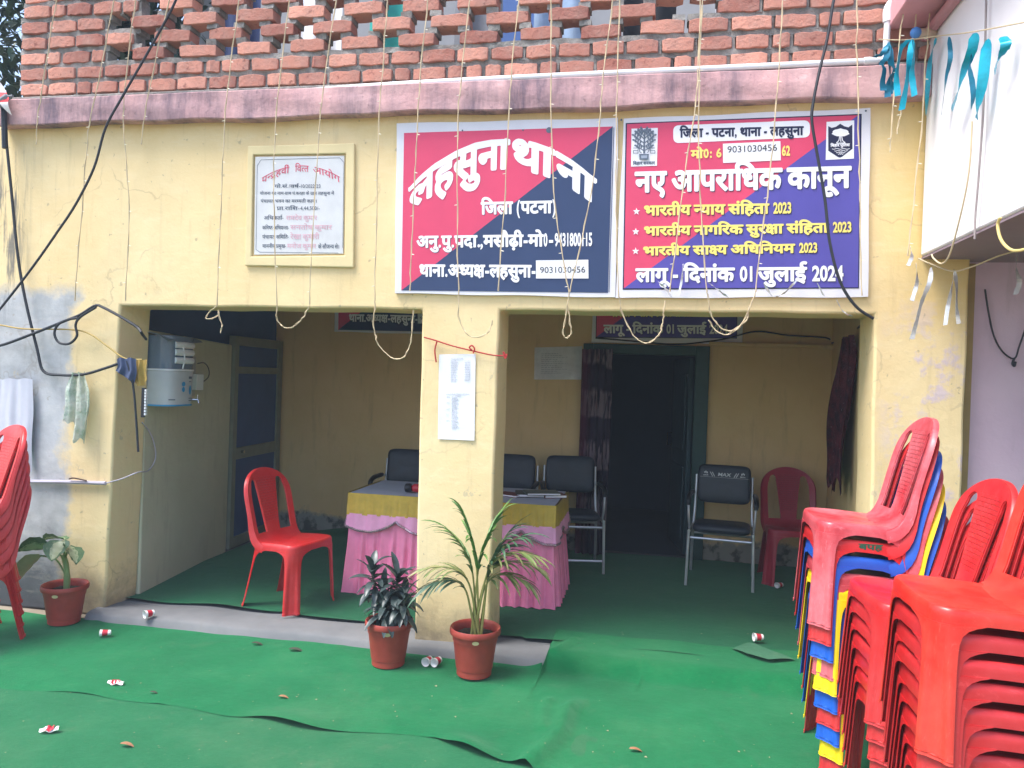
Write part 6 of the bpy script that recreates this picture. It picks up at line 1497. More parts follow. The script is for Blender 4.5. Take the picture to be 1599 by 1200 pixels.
# ------------------------------------------------------------------ cloths, curtain
M_WCLOTH = simple('white_cotton', rgb(196, 199, 210), .85, 0, .04, 10, .2, .3, 'obj', 60)
def hang(name, label, cat, px0, px1, py0, py1, y, mat, nf, amp, bottom=None, seed=0, taper=0., nx=60, nz=40, gather=0.):
    a, b_, c_ = at_y(px0, py0, y), at_y(px1, py0, y), at_y((px0+px1)/2, py1, y); w_ = b_.x-a.x; h_ = (a.z+b_.z)/2-c_.z
    r_ = random.Random(seed); ph = [r_.uniform(0, 6.3) for _ in range(4)]
    def f(u, v):
        bt = bottom(u) if bottom else 1.
        uu = u-.5; wk = 1-gather*(1-smooth01(v*2.2)); x = a.x+w_*(.5+uu*wk*(1-taper*v))+.010*sin(v*6+ph[0])*v
        fo = amp*(sin(u*nf*2*pi+ph[1]+.8*sin(v*3+ph[2]))+.4*sin(u*nf*3.7*pi+ph[3]))
        return (x, y-.03-abs(amp)*1.3-fo*(.5+.5*v), a.z+(b_.z-a.z)*u-h_*v*bt+.004*sin(u*nf*2*pi+ph[1]))
    o = MB().grid(f, nx, nz); base = Vector((a.x+w_/2, y-.03, a.z)); o_ = shift(o, base).build(name, mat, None, angle=80, loc=base)
    tag(o_, label, cat); return o_
def vest_bottom(u): return 1. if u > .80 else (.80+.05*sin(u*9) if u > .55 else .74+.05*sin(u*7))
hang('hanging_vest', 'white vest hung on the cable against the grey wall at the far left', 'clothing', 2, 62, 592, 735, D, M_WCLOTH, 2.2, .005, vest_bottom, 3, .12, gather=.15)
def m_poly():
    q = NT('thin_plastic_bag'); q.set(.25, 0, .6); v = q.obj(); q.col(q.mix(q.ramp(q.noise(v, 12, 5), .4, .62), rgb(196, 204, 192), rgb(140, 168, 146))); q.b.inputs['Alpha'].default_value = .82; q.bump(q.noise(v, 30, 6), .8, .02); return q.m
M_POLY = m_poly()
hang('plastic_bag', 'crumpled pale green plastic bag hanging from the cable on the left pier', 'bag', 108, 152, 582, 688, D, M_POLY, 2.5, .016, lambda u: .72+.28*smooth01((u-.3)*4)*smooth01((1.02-u)*6)-.04*sin(u*20), 5, .1, gather=.45)
def m_curtain():
    q = NT('striped_curtain'); q.set(.9, 0, .1); p = q.pos(); x, y, z = q.xyz(p)
    wv = q.noise(q.scale(p, (28, 1, 2.2)), 1.5, 3, .6)
    bands = q.math('SINE', q.math('ADD', q.math('MULTIPLY', z, 13.), q.math('MULTIPLY', q.noise(p, 2, 2), 5.)))
    c_ = q.mix(q.ramp(bands, -.2, .2), rgb(50, 40, 60), rgb(122, 106, 116)); c_ = q.mix(q.ramp(wv, .5, .56), c_, rgb(48, 38, 54)); q.col(q.mix(q.math('MULTIPLY', q.ramp(x, -.52, -.60), .7), c_, rgb(98, 40, 62))); return q.m
hang('door_curtain', 'dark striped curtain bunched at the left side of the back doorway', 'curtain', 910, 958, 546, 868, 6.79, m_curtain(), 4.5, .018, None, 2, .0, 80, 40)
def m_mar():
    q = NT('maroon_wool'); q.set(.95, 0, .1); p = q.pos(); c_ = q.mix(q.ramp(q.noise(p, 12, 6, .7), .4, .65), rgb(62, 28, 42), rgb(108, 40, 52)); q.col(q.mix(q.ramp(q.noise(p, 46, 3), .66, .7), c_, rgb(140, 110, 120))); q.bump(q.noise(p, 20, 6), .8, .03); return q.m
mm = MB(); rq = random.Random(1)
def mf(u, v):
    t0, t1 = at_x(1322, 548, 1.25), None
    y = 5.45-.62*u; xw = 1.17+(y-4.552)/(BACK-4.552)*.33
    hem = .93+.05*sin(u*14)+.03*sin(u*31)
    wob = .035*abs(sin(u*9+2*sin(v*2)))+.02*sin(v*5+u*4)
    left = .26*smooth01((v-.15)/.6)-.10*(1-smooth01(v/.3))
    return (xw-.03-wob, y+left*(1-u)*1.2, 1.93-1.04*v*hem)
mm.grid(mf, 50, 50); o_ = shift(mm, (1.25, 5.1, 1.9)).build('hanging_shawl', m_mar(), None, angle=80, loc=(1.25, 5.1, 1.9)); tag(o_, 'dark maroon woollen shawl hanging on the right inner wall of the verandah', 'shawl')
sw = thing('switch_box', 'small pale electrical switch box on the right inner wall beside the shawl', 'switch', (1.44, 6.2, 1.55))
mb = MB().box((-.035, -.05, -.09), (.0, .05, .09)); mb.build('box', M_WHITEPLASTIC, sw, bevel=.004, smooth=False); MB().box((-.040, -.02, -.03), (-.0352, .02, .01)).build('switch', M_INKG, sw, smooth=False)

# ------------------------------------------------------------------ water purifier on the left inner wall
M_CLEAR = simple('smoky_clear_plastic', rgb(100, 116, 134), .15, 0, .1, 9, .6)
M_CYAN = simple('cyan_print', rgb(52, 152, 206), .4)
wpur = thing('water_purifier', 'white wall-mounted water purifier with a smoky clear upper half and cyan marks', 'water purifier', (-3.37, 4.72, 1.33)); wpur.scale = (.82, .82, .92)
def dprof(u, hw_, dp_, bulge=1.):                                  # D-shaped plan facing +x
    a = -pi/2+pi*u; return (dp_*abs(cos(a))**.45*bulge, hw_*(1 if sin(a) >= 0 else -1)*abs(sin(a))**.6)
def shellz(z0, z1, hw_, dp_, nz=6, taper=0.):
    def f(u, v):
        x, y = dprof(u, hw_*(1-taper*(1-v)), dp_*(1-taper*(1-v))); return (x, y, z0+(z1-z0)*v)
    m = MB().grid(f, 28, nz)
    for v in (0, 1):
        rim = [f(i/28, v) for i in range(29)]; m.add(rim, [tuple(range(29))])
    return m
shellz(0, .26, .20, .24, taper=.03).build('tank', simple('dusty_white_plastic', rgb(192, 197, 202), .45, 0, .08, 6), wpur, bevel=.006, angle=50)
shellz(.262, .275, .205, .245).build('lid_rim', M_WHITEPLASTIC, wpur, angle=50)
up2 = shellz(.276, .52, .197, .235).build('upper_cover', M_CLEAR, wpur, bevel=.006, angle=50)
ft = MB()
for k, z in enumerate((.34, .40, .455)): ft.tube([(.22, -.12, z), (.245, -.02, z), (.22, .12, z)], .024, 12)
ft.build('filter_cartridge', M_WHITEPLASTIC, up2)
MB().tube(catmull([(.25, -.05, .28), (.258, -.04, .36), (.25, -.05, .44), (.235, -.05, .47)], 5), .006, 8).build('hose', M_WHITEPLASTIC, up2)
bs = MB(); 
def f(u, v): x, y = dprof(u, .196, .236); return (x+.002, y*1.01, .0+.012*v)
bs.grid(f, 28, 1).build('cyan_band', M_CYAN, wpur)
mk = MB()
for (yy, zz, ry, rz_) in ((-.02, .165, .024, .018), (-.02, .125, .02, .02), (.075, .12, .018, .036)):
    n_ = 16; vs = []
    for i in range(n_):
        y = yy+ry*cos(2*pi*i/n_); t = abs(y)/.2; vs.append((.241*(1-t**(1/.6)*.0)*max(0, 1-(abs(y)/.2)**3.3)**.22+.002, y, zz+rz_*sin(2*pi*i/n_)))
    mk.add(vs, [tuple(range(n_))])
mk.build('badge', M_CYAN, wpur)
mk = MB()
for yy, zz, w_, h_ in ((.075, .205, .05, .018), (.075, .180, .04, .006), (.08, .055, .05, .006), (.08, .038, .05, .006), (-.14, .045, .05, .008)):
    mk.quad(*[(max(0, 1-(abs(y)/.2)**3.3)**.22*.241+.002, y, z) for y, z in ((yy-w_/2, zz), (yy+w_/2, zz), (yy+w_/2, zz+h_), (yy-w_/2, zz+h_))])
mk.build('print', M_INKG, wpur, smooth=False)
tpm = MB().tube([(.20, .13, .045), (.27, .15, .045), (.275, .15, .02)], .008, 8); tpm.tube([(.265, .15, .045), (.265, .15, .085)], .005, 8); tpm.build('tap', M_STEEL, wpur)
cl = MB().grid(lambda u, v: (-.01+.24*v+.004*sin(u*11), -.24+.50*u, .535-.05*v**3+.006*sin(u*9+v*5)), 24, 10); o_ = cl.build('dust_cover', simple('grey_dust_cloth', rgb(126, 136, 146), .6, 0, .1, 10), wpur, solid=.003)
ad = thing('power_adapter', 'pale wall socket box with a plugged-in white adapter right of the water purifier', 'adapter', (-3.43, 5.12, 1.40))
MB().box((-.02, -.07, -.02), (.03, .07, .28)).build('backing_board', simple('pale_board', rgb(176, 178, 170), .7), ad, smooth=False, bevel=.004)
MB().box((.031, -.02, .03), (.10, .07, .15)).build('adapter_body', M_WHITEPLASTIC, ad, smooth=False, bevel=.006)
MB().tube(catmull([(.05, .06, .23), (.06, .13, .235), (.06, .19, .19), (.06, .19, .13), (.06, .11, .09), (.06, .06, .10)], 6), .004, 7).build('cord', M_BLACK, ad)
# ------------------------------------------------------------------ cables, conduits, strings of unlit fairy lights
def cable(name, label, cat, pts, r_, mat, n=6, sides=7, group=None):
    P = catmull(pts, n); m = MB().tube(P, r_, sides); base = Vector(P[0]); o = shift(m, base).build(name, mat, None, loc=base); tag(o, label, cat, group); return o
Y = lambda l, y: [at_y(a, b_, y) for a, b_ in l]
YS = 4.125
cable('black_cable', 'thick black cable slanting across the left wall from the parapet to the left edge', 'cable', Y([(292, -60), (275, 0), (235, 75), (192, 150), (165, 200), (147, 262), (118, 320), (88, 365), (58, 408), (20, 458), (-30, 520)], 4.11), .0075, M_BLACK)
cable('black_cable', 'black cable falling from the parapet over the right-hand board to the pier top', 'cable', Y([(1312, -40), (1302, 0), (1292, 60), (1280, 110), (1270, 160), (1268, 190), (1276, 240), (1288, 310), (1296, 380), (1312, 440), (1336, 478), (1364, 498)], 4.12), .0078, M_BLACK)
cable('black_cable', 'black cable dropping down the far left wall and sagging to the pier edge', 'cable', Y([(4, 150), (10, 220), (18, 300), (28, 400), (40, 470), (58, 545), (68, 580), (95, 586), (130, 585), (165, 575), (190, 566), (203, 560)], 4.20), .009, M_BLACK)
cable('black_cable', 'black cable looped in a coil on the left pier and running into the left bay', 'cable', Y([(-40, 545), (0, 540), (50, 522), (100, 502), (125, 492), (148, 478), (160, 480), (190, 496), (215, 512), (222, 522)], 4.18)+[at_y(228, 530, 4.4)], .009, M_BLACK)
cable('black_cable', 'small loop of black cable hanging at the top of the left pier', 'cable', Y([(150, 480), (125, 496), (118, 508), (120, 525), (108, 537), (92, 535), (85, 522), (90, 508), (105, 500), (122, 497)], 4.17), .008, M_BLACK)
cable('yellow_wire', 'dull yellow wire strung across the left pier to a nail', 'wire', Y([(-30, 505), (0, 508), (40, 514), (110, 515), (140, 522), (170, 543), (195, 560), (222, 562)], 4.19), .005, simple('dull_yellow_wire', rgb(176, 150, 84), .6))
cable('black_cable', 'black cable end wrapped in a pouch hanging down the inner edge of the left pier', 'cable', Y([(200, 564), (206, 590), (210, 620), (213, 660), (216, 706)], 4.19), [.012]*8+[.007]*17, M_BLACK)
tw = hang('tool_pouch', 'dark blue cloth bundle hung on a nail at the pier edge', 'bundle', 190, 219, 560, 598, 4.22, simple('dark_blue_cloth', rgb(66, 78, 108), .8, 0, .1, 20), 2, .010, lambda u: .5+.5*u, 6)
hang('yellow_rag', 'mustard yellow rag hanging from the wire at the pier edge', 'rag', 212, 236, 562, 604, 4.26, simple('mustard_rag', rgb(176, 148, 78), .85, 0, .12, 20), 2, .010, lambda u: .7+.3*sin(u*3), 7)
br_ = thing('hanging_comb', 'black and white narrow object hanging below the yellow rag at the pier edge', 'comb', at_y(226, 606, 4.22)); 
zz = at_y(226, 606, 4.22)-at_y(222, 652, 4.22)
m = MB().box((-.016, -.01, -zz.z), (.004, .01, 0)); m.build('back', M_BLACK, br_, smooth=False, bevel=.003)
m = MB()
for i in range(9): m.box((.005, -.008, -zz.z*(.08+i*.1)-.008), (.016, .008, -zz.z*(.08+i*.1)+.006))
m.build('teeth', M_WHITEPLASTIC, br_, smooth=False)
cable('grey_conduit', 'grey plastic conduit pipe running along the left wall at waist height', 'conduit', Y([(-40, 747), (40, 752), (100, 753), (165, 755)], D-.02), .013, M_GREYPVC)
cable('grey_hose', 'thin grey hose leaving the conduit and curling up the inner left wall', 'hose', Y([(165, 755), (190, 748), (215, 738)], D-.02)+[at_x(232, 735, -3.33), at_x(243, 715, -3.33), at_x(240, 690, -3.34), at_x(232, 672, -3.34), at_x(222, 660, -3.33)], .004, M_GREYPVC)
cable('iron_hook', 'rusty iron hook resting on the grey conduit', 'hook', Y([(108, 748), (116, 747), (135, 751)], D-.035), .005, simple('rusty_iron', rgb(80, 62, 56), .8))
cable('black_cable', 'thin black wire strung along the back wall above the doorway', 'cable', [at_y(a, b_, BACK-.03) for a, b_ in ((930, 528), (1000, 534), (1060, 538), (1130, 530), (1180, 518), (1230, 524), (1290, 528), (1300, 536))]+[at_y(1330, 520, 5.6), at_y(1345, 508, 4.6)], .007, M_BLACK)
cable('red_thread', 'red thread tied around the top of the pillar with loose knots', 'thread', Y([(662, 527), (680, 532), (705, 540), (737, 548), (770, 555), (792, 556)], D-.02), .004, simple('red_thread', rgb(178, 56, 56), .8))
for q, l_ in (([(682, 534), (679, 548), (681, 566)], 'short hanging end of red thread at the left of the pillar front'), ([(737, 547), (733, 543), (737, 540), (741, 545), (739, 552)], 'red thread knot above the notice on the pillar'), ([(790, 556), (786, 550), (789, 560), (792, 553)], 'red thread knot at the right edge of the pillar')):
    cable('red_thread', l_, 'thread', Y(q, D-.024), .0045, simple('red_thread', rgb(178, 56, 56), .8))
M_STR = simple('cream_string', rgb(204, 186, 152), .7, 0, .06, 20); M_BUD = simple('clear_bulb', rgb(246, 240, 222), .25, 0, .03, 20)
def fairy(label, pts, loop=None, y=YS, seed=0, loop2=None):
    rr = random.Random(seed); P = [at_y(a, b_, y) for a, b_ in pts]; P = [P[0]+(P[0]-P[1]).normalized()*.25]+P
    P = catmull(P, 5); P = [p+Vector((rr.gauss(0, .0012), rr.gauss(0, .002), 0)) for p in P]
    r_ = thing('string_light', label, 'string light', P[-1], 0, 'strings of unlit fairy lights hanging over the front')
    m = MB().tube(P, .0028, 5); P2 = [p+Vector((.0045*sin(i*1.3), .004*cos(i*1.3), 0)) for i, p in enumerate(P)]; m.tube(P2, .0016, 5)
    for L in (loop, loop2):
        if L:
            Q = catmull([P[-1]]+[at_y(a, b_, y+.02) for a, b_ in L], 6); Q = [q+Vector((rr.gauss(0, .0016), rr.gauss(0, .002), 0)) for q in Q]; m.tube(Q, .0028, 5); m.tube([q+Vector((.006*sin(i*.9), .004*cos(i*.9), .004*sin(i*.7))) for i, q in enumerate(Q)], .0016, 5)
    part(m, 'wire', M_STR, r_)
    d = 0
    for i in range(2, len(P)-1):
        d += (P[i]-P[i-1]).length
        if d > .16:
            d = 0; a = rr.choice((-1, 1)); c_ = P[i]; e = c_+Vector((a*.018, -.004, -.004))
            part(MB().tube([c_, c_.lerp(e, .5), e], [.0014, .0024, .001], 5), 'bulb', M_BUD, r_)
SL = [
 ('string of fairy lights nearest the left edge, left of the thick black cable', [(88, 0), (76, 75), (64, 150), (58, 190), (56, 226)], None),
 ('string of fairy lights just left of the thick black cable at the cornice', [(178, 0), (155, 120), (140, 190), (136, 226), (128, 330), (116, 470)], None),
 ('string of fairy lights crossing the thick black cable on the cornice', [(212, 0), (198, 110), (193, 170), (195, 226), (202, 330), (196, 470)], None),
 ('string of fairy lights just right of the thick black cable', [(264, 0), (240, 110), (228, 170), (220, 226)], None),
 ('string of fairy lights left of the plaque, knotted tuft over left bay', [(373, 0), (358, 120), (350, 208), (345, 330), (338, 478)], [(325, 490), (322, 498), (336, 496), (342, 490), (340, 486), (346, 508), (344, 520)]),
 ('string of fairy lights hanging across the left part of the plaque', [(452, 0), (438, 115), (429, 210), (428, 330), (432, 476)], [(433, 500), (445, 512), (462, 508), (476, 492), (482, 478)]),
 ('string of fairy lights hanging across the right part of the plaque', [(525, 0), (506, 130), (498, 208), (488, 370), (483, 476)], None),
 ('string of fairy lights between plaque and arched-heading board, long loop below', [(605, 0), (599, 95), (592, 180), (588, 350), (585, 470)], [(584, 510), (592, 540), (614, 560), (632, 556), (642, 530), (645, 485)]),
 ('string of fairy lights over the left edge of the arched-heading board', [(668, 0), (656, 120), (652, 196), (648, 270), (643, 380), (640, 455)], None),
 ('string of fairy lights over the left third of the arched-heading board', [(733, 0), (721, 120), (715, 190), (714, 320), (716, 452)], [(718, 500), (735, 526), (762, 520), (768, 500)]),
 ('string of fairy lights over the middle of the arched-heading board', [(810, 0), (799, 110), (795, 170), (789, 300), (778, 455)], None),
 ('string of fairy lights slanting right over the navy part of the arched-heading board', [(860, 0), (861, 200), (867, 320), (880, 410), (888, 456)], [(884, 490), (879, 520), (886, 528), (892, 515), (886, 480)]),
 ('string of fairy lights slanting left over the navy part of the arched-heading board', [(957, 0), (942, 115), (936, 190), (925, 290), (905, 390), (889, 456)], None),
 ('string of fairy lights in the gap between the two outside boards', [(968, 0), (964, 110), (963, 200), (962, 330), (966, 462)], [(972, 490), (990, 525), (1012, 536), (1030, 520), (1036, 495), (1038, 470)]),
 ('string of fairy lights, left one of the close pair over the emblem-card board', [(1094, 0), (1090, 110), (1084, 180), (1068, 280), (1056, 380), (1046, 456)], None),
 ('string of fairy lights, right one of the close pair over the emblem-card board', [(1097, 0), (1092, 110), (1092, 250), (1096, 350), (1104, 456)], [(1110, 490), (1125, 512), (1145, 516), (1165, 500), (1170, 478)], ),
 ('string of fairy lights over the right half of the emblem-card board', [(1222, 0), (1216, 110), (1210, 190), (1200, 290), (1188, 380), (1180, 456)], [(1162, 500), (1140, 522), (1120, 518), (1106, 500)]),
 ('string of fairy lights along the right edge of the emblem-card board', [(1338, 0), (1339, 120), (1342, 250), (1343, 330), (1346, 462)], None),
 ('string of fairy lights in front of the pink slab, left one by the teal streamers', [(1412, 0), (1404, 70), (1397, 140), (1392, 200), (1390, 238)], None),
 ('string of fairy lights passing behind the teal streamers', [(1432, 0), (1428, 60), (1420, 110), (1408, 170), (1400, 210)], None),
 ('long string of fairy lights along the corner where cream wall meets white wall', [(1452, 0), (1449, 60), (1444, 110), (1440, 190), (1428, 300), (1418, 400)], None)]
for i, (lb_, pts, lp) in enumerate(SL): fairy(lb_, pts, lp, YS if pts[0][0] < 1400 else 4.05, i)
# cords over the white wall
YW = 1.325
cable('beaded_cord', 'dark beaded cord hanging down the bright white wall', 'cord', [at_x(a, b_, YW) for a, b_ in ((1541, -20), (1540, 0), (1538, 90), (1535, 180), (1528, 280), (1523, 340), (1522, 374))], .0045, simple('grey_cord', rgb(150, 140, 140), .8))
cable('fairy_wire', 'loose cream fairy-light wire swagging from the white wall to the pier', 'wire', [at_x(a, b_, YW-.02) for a, b_ in ((1518, 190), (1515, 250), (1508, 300), (1494, 360), (1482, 400), (1470, 412), (1458, 404), (1455, 398))], .004, M_STR)
cable('fairy_wire', 'yellowish wire hanging in a bow under the balcony at the right edge', 'wire', [at_x(a, b_, 1.33) for a, b_ in ((1562, 340), (1558, 352), (1562, 372), (1572, 386), (1586, 392), (1610, 388))], .006, simple('yellow_cream_wire', rgb(206, 188, 120), .7))
cable('twine', 'pale twine strung from the pier corner under the balcony to the right', 'twine', [at_y(1434, 404, 4.15), at_y(1452, 412, 4.12), at_y(1488, 424, 4.1), at_y(1520, 416, 4.0), at_y(1560, 400, 3.9), at_y(1615, 384, 3.8)], .004, M_STR)
cable('black_cable', 'thin black cord hanging in a V with a hook on the mauve wall', 'cord', Y([(1538, 452), (1544, 490), (1552, 525), (1566, 550), (1584, 560), (1592, 540), (1606, 500)], 4.32), .0045, M_BLACK)
cable('black_hook', 'small black hook hanging at the bottom of the cord on the mauve wall', 'hook', Y([(1584, 560), (1581, 568), (1584, 572), (1586, 565)], 4.315), .006, M_BLACK)
# tinsel and streamers
M_TEAL = simple('teal_foil', rgb(6, 164, 190), .28, .25, .25, 18, .6); M_TEALD = simple('teal_foil_back', rgb(10, 112, 140), .3, .25, .2, 18, .6)
M_SILV = simple('silver_tinsel', rgb(208, 206, 206), .25, .5, .25, 30)
def strip_mesh(m, pts, wd, y, tw=1.2, seed=0, ax=None):
    rr = random.Random(seed); P = catmull([at_x(a, b_, ax) if ax else at_y(a, b_, y) for a, b_ in pts], 6); n = len(P); ph = rr.uniform(-.5, .5); vs = []
    for i, p in enumerate(P):
        t = i/(n-1); a = ph+tw*sin(t*4+ph*3)*.8; e = 1 if .06 < t else .35+t*10
        if ax: s_ = Vector((-sin(a)*.7, cos(a), 0))
        else: s_ = Vector((cos(a), sin(a), 0))
        j = Vector((0, 0, .003*sin(i*1.7)))
        vs += [p-s_*wd*.5*e+j, p+s_*wd*.5*e-j]
    m.add(vs, [(2*i, 2*i+1, 2*i+3, 2*i+2) for i in range(n-1)])
def streamer(label, strips, y, mat, name='foil_streamer', cat='streamer', group=None, ax=None, wd=.04, seed=0):
    m = MB(); q0 = strips[0][0]; base = at_x(*q0, ax) if ax else at_y(*q0, y)
    for i, s_ in enumerate(strips): strip_mesh(m, s_, wd*(1 if len(strips) == 1 else .85), y+i*.004, seed=seed+i*3, ax=ax)
    o = shift(m, base).build(name, mat, None, solid=.0006, angle=80, loc=base); tag(o, label, cat, group)
cable('streamer_string', 'thin string stretched from the pipe elbow to the white wall carrying the teal streamers', 'string', [at_y(1372, 62, 4.08), at_y(1410, 63, 4.06), at_y(1440, 60, 4.03), at_x(1470, 56, 1.30), at_x(1520, 50, 1.30), at_x(1600, 35, 1.30)], .003, M_STR)
GS = 'teal foil streamers on the string at the upper right'
streamer('crumpled dark teal streamer bunch at the pipe elbow', [[(1385, 70), (1378, 84), (1364, 90)], [(1388, 66), (1384, 90), (1376, 100), (1381, 108), (1378, 130), (1380, 142)], [(1388, 68), (1392, 100), (1397, 110), (1388, 130), (1386, 152)], [(1388, 80), (1390, 115), (1394, 135), (1393, 147)]], 4.05, M_TEALD, group=GS, wd=.036, seed=1)
streamer('forked teal streamer hanging beside the blue ball cap', [[(1426, 62), (1428, 90), (1424, 115), (1428, 150)], [(1424, 62), (1420, 95), (1416, 130), (1408, 172)], [(1420, 62), (1408, 75), (1402, 105), (1400, 125), (1402, 150)]], 4.03, M_TEAL, group=GS, wd=.034, seed=5)
streamer('long straight bright teal streamer at the corner of the white wall', [[(1462, 60), (1453, 90), (1449, 130), (1446, 180)]], 4.0, M_TEAL, group=GS, wd=.036, ax=1.30, seed=8)
streamer('thin folded teal streamer second on the white wall', [[(1482, 58), (1484, 90), (1478, 120), (1474, 150), (1470, 180)]], 4.0, M_TEALD, group=GS, wd=.028, ax=1.30, seed=2)
streamer('wide slanting bright teal streamer third on the white wall', [[(1522, 52), (1518, 78), (1506, 110), (1496, 145), (1486, 172)]], 4.0, M_TEAL, group=GS, wd=.055, ax=1.29, seed=0)
streamer('curled dark teal streamer hanging between the two wide ones on the white wall', [[(1518, 84), (1514, 105), (1518, 128), (1520, 150), (1517, 170)]], 4.0, M_TEALD, group=GS, wd=.030, ax=1.295, seed=3)
streamer('wide slanting bright teal streamer beside the beaded cord on the white wall', [[(1541, 62), (1538, 95), (1534, 130), (1528, 165), (1525, 186)]], 4.0, M_TEAL, group=GS, wd=.055, ax=1.29, seed=10)
streamer('small hooked teal streamer nearest the right edge', [[(1565, 58), (1571, 68), (1566, 84), (1558, 98), (1553, 114)]], 4.0, M_TEAL, group=GS, wd=.05, ax=1.29, seed=0)
GT = 'silver tinsel scraps'
for i, (lb_, q, y) in enumerate((('silver tinsel scrap curling up over the foot of the emblem-card board, leftmost', [(1067, 412), (1065, 435), (1060, 460)], 4.20), ('silver tinsel scrap slanting across the board foot left of its middle', [(1028, 440), (1040, 452), (1048, 464)], 4.20), ('silver tinsel scrap hanging from the board foot near its middle', [(1104, 440), (1120, 452), (1136, 464)], 4.20), ('silver tinsel scrap in a V at the foot of the emblem-card board', [(1192, 442), (1206, 462), (1224, 458), (1246, 436)], 4.20), ('short silver tinsel scrap at the lower right of the emblem-card board', [(1276, 442), (1286, 462)], 4.20), ('silver tinsel piece hanging under the corner of the emblem-card board', [(1306, 468), (1316, 486), (1330, 494)], 4.22))):
    streamer(lb_, [q], y, M_SILV, 'tinsel_scrap', 'tinsel', GT, None, .013, i)
for i, (lb_, strips) in enumerate((('silver tinsel tuft at the pier corner below the white wall', [[(1421, 384), (1424, 400), (1418, 415)], [(1430, 410), (1432, 440), (1424, 470)]]), ('silver tinsel tuft on the twine left of the middle, with a long shiny tail', [[(1454, 418), (1452, 440), (1440, 470), (1432, 500), (1424, 530)]]), ('silver tinsel tuft hanging from the twine under the balcony', [[(1490, 424), (1486, 450), (1480, 480), (1476, 508)], [(1491, 424), (1494, 450), (1494, 480), (1497, 506)]]), ('silver tinsel tuft on the twine at the right edge', [[(1588, 396), (1587, 420), (1592, 440), (1586, 460)]]))):
    streamer(lb_, strips, 4.08, M_SILV, 'tinsel_tuft', 'tinsel', GT, None, .022, 20+i)
# red and white flag at the upper left corner
fg = MB(); 
def ff(u, v):
    a, b_ = at_y(-30, 100, 4.1), at_y(17, 150, 4.1); p = a.lerp(b_, u); return p+Vector((0, -.02*sin(u*7+v*3), -.10*v+.02*sin(u*5)))
fq = NT('red_white_flag'); fq.set(.7); fz = fq.n('ShaderNodeTexCoord').outputs['Generated']; zx = fq.xyz(fz)[2]
fq.col(fq.mix(fq.ramp(fq.math('SINE', fq.math('MULTIPLY', zx, 14.)), -.1, .1), rgb(214, 50, 60), rgb(232, 228, 228)))
o_ = fg.grid(ff, 20, 8); b0 = at_y(0, 130, 4.1); o_ = shift(o_, b0).build('flag', fq.m, None, solid=.001, loc=b0); tag(o_, 'red and white flag cloth at the upper left edge above the cornice end', 'flag')
cable('black_pipe', 'dark drain pipe running down at the left end of the cornice', 'pipe', Y([(-2, 140), (2, 152), (6, 165), (7, 200), (8, 232)], 4.14), .018, M_BLACK)
pw_ = cable('grey_rag', 'grey rag knotted at the left end of the cornice', 'rag', Y([(-20, 172), (0, 160), (12, 152), (20, 150)], 4.1), [.03]*7+[.022]*6+[.008]*6, simple('grey_rag', rgb(130, 134, 140), .9, 0, .2, 20))

# ------------------------------------------------------------------ behind the parapet and to the left
tr_ = thing('tree', 'dark leafy tree seen past the left end of the brick parapet', 'tree', (-5.5, 6.6, 0))
MB().tube(catmull([(0, 0, 0), (.05, .1, 1.6), (-.05, .0, 3.2), (.1, .1, 4.6)], 5), [.16-.006*i for i in range(16)], 10).build('trunk', simple('grey_brown_bark', rgb(84, 74, 64), .95, 0, .25, 20, .1, 1., 'obj', 30), tr_)
rt_ = random.Random(5); cr = MB()
for i in range(9000):
    a, e, r2 = rt_.uniform(0, 6.28), rt_.uniform(-.9, 1.5), rt_.random()**.5
    cx, cy, cz = cos(a)*cos(e)*1.7*r2, sin(a)*cos(e)*1.5*r2, 4.6+sin(e)*1.6*r2
    if sin(cx*3.1)+sin(cy*3.7+1)+sin(cz*3.3+2) < -.9: continue
    d = Vector((rt_.uniform(-1, 1), rt_.uniform(-1, 1), rt_.uniform(-.8, .4))); blade(cr, (cx, cy, cz), d, rt_.uniform(.12, .2), rt_.uniform(.05, .09), .6, .2, 2)
cr.build('crown', m_leaf('dark_tree_leaf', rgb(34, 56, 46), rgb(58, 84, 60)), tr_, angle=80)
rr_ = thing('roof_room', 'grey plastered rooftop room wall glimpsed through the openwork bricks', 'building', (-1.2, 6.6, 3.27))
m = MB().box((-4.5, 6.6, 3.27), (1.4, 6.8, 5.6)); part(m, 'wall', simple('grey_roof_plaster', rgb(150, 150, 152), .95, 0, .15, 2, .1, .3, 'pos', 14), rr_, smooth=False)
m = MB().box((-1.7, 6.58, 3.28), (-.9, 6.598, 5.0)); part(m, 'door', M_BLUEPANEL, rr_, smooth=False)
cols = [('navy shirt', rgb(40, 56, 96)), ('white towel', rgb(226, 228, 230)), ('teal cloth', rgb(60, 168, 160)), ('grey shirt', rgb(120, 124, 132)), ('pale blue cloth', rgb(150, 176, 206)), ('black trousers', rgb(40, 42, 48)), ('white bedsheet', rgb(224, 224, 226))]
for i, (nm_, c_) in enumerate(cols):
    x = -3.0+i*.58; def_ = MB().grid(lambda u, v: (-.17+.34*u, .03*sin(u*9+i), -.75*v*(1 if 0 < i < 6 else .9)+.01*sin(u*6)), 16, 8)
    o_ = def_.build('drying_cloth', simple('cloth_'+nm_.replace(' ', '_'), c_, .9), None, solid=.002, loc=(x, 4.95+.12*(i % 2), 4.30)); tag(o_, nm_+' drying on the roof, glimpsed through the openwork bricks', 'laundry')
tag(MB().box((-4.6, 4.6, 3.245), (1.3, 8.2, 3.27)).build('roof_terrace', M_CONC, None, smooth=False), kind='structure')
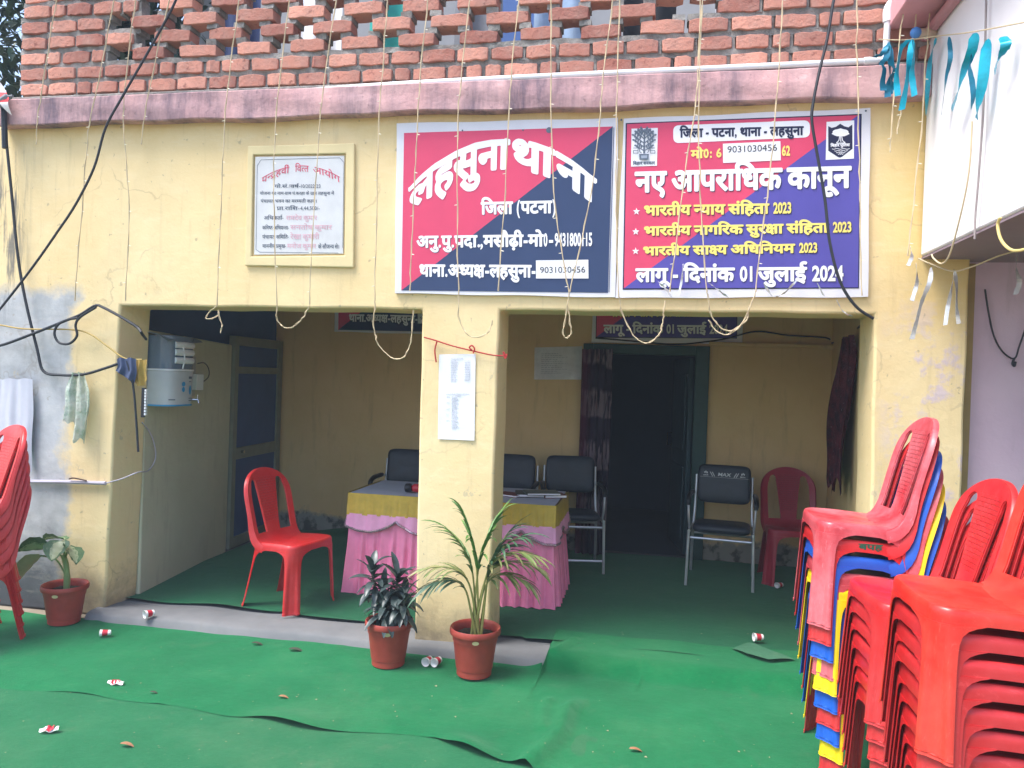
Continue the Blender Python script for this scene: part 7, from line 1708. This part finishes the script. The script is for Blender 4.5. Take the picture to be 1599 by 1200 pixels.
# lettering on the back of the visitor chair
bo = MAXBACK; M_CHW = simple('chalk_white_print', rgb(206, 208, 210), .6)
def bk_pt(x, z):
    p = Matrix.Translation((0, .215, .735)) @ Matrix.Rotation(radians(-9), 4, 'X') @ Vector((x, -.0405-.0*x, z)); return p
m = MB()
def ltx(txt, cx, cz, h_, w_, slant=.25):
    wv, vs, fs = latin(txt, .02); m.add([bk_pt(cx+(a/wv-.5)*w_+b_*slant*h_, cz+b_/.73*h_) for a, b_ in vs], fs)
ltx('MAX', 0, .062, .026, .10); ltx('MAX', -.145, .060, .010, .042, 0); ltx('MAX', .145, .060, .010, .042, 0)
for sx in (-1, 1):
    for k in (0, 1, 2):
        c_ = Vector((sx*.145+(k-1)*.010, .084+.006*(k == 1))); m.add([bk_pt(c_.x-.005, c_.y-.006), bk_pt(c_.x+.005, c_.y-.006), bk_pt(c_.x+.003, c_.y+.008), bk_pt(c_.x-.003, c_.y+.008)], [(0, 1, 2, 3)])
    for k in (0, 1): m.add([bk_pt(sx*(.072+.016*k), .056), bk_pt(sx*(.078+.016*k), .056), bk_pt(sx*(.098+.016*k), .092), bk_pt(sx*(.092+.016*k), .092)], [(0, 1, 2, 3)])
m.add([bk_pt(-.19, .050), bk_pt(.19, .050), bk_pt(.19, .0515), bk_pt(-.19, .0515)], [(0, 1, 2, 3)])
m.build('lettering', M_CHW, bo, smooth=False)

# green pen marks on the side aprons of two chairs of the mixed stack
M_PEN = simple('dark_green_pen', rgb(30, 92, 70), .6)
for lb_, tk, a, b_, h_ in (('sun-faded', 'h p r', -.02, .045, .020), ('second', 'b p h', -.035, .055, .022)):
    for o in [q for q in bpy.data.objects if q.get('group') == 'chairs of the mixed-colour stack']:
        L_ = o['label']
        if (lb_ == 'second' and 'second from top' in L_) or (lb_ != 'second' and 'fourth from top' in L_):
            xs = lambda y: (.2005-.024*(y+.177)/.346)*1.0+.0185
            m = text_mesh(MB(), tk, (xs(a), a, .418), (xs(b_), b_, .418), (xs(a), a, .418-h_), out=Vector((1, 0, 0)))
            m.build('pen_marks', M_PEN, o, smooth=False)

# ------------------------------------------------------------------ thin haze volume, added to lift the dark parts like a lens veil
hz = MB().box((-17, -13, -1), (17, 21, 7.5)).build('haze', M_PAPER, None, smooth=False)
hm = bpy.data.materials.new('veil_haze'); hm.use_nodes = True; t = hm.node_tree; t.nodes.remove(t.nodes['Principled BSDF'])
pv = t.nodes.new('ShaderNodeVolumePrincipled'); pv.inputs['Color'].default_value = (.74, .87, 1, 1); pv.inputs['Density'].default_value = .0042
t.links.new(pv.outputs[0], t.nodes['Material Output'].inputs['Volume']); hz.data.materials.clear(); hz.data.materials.append(hm); tag(hz, kind='stuff')
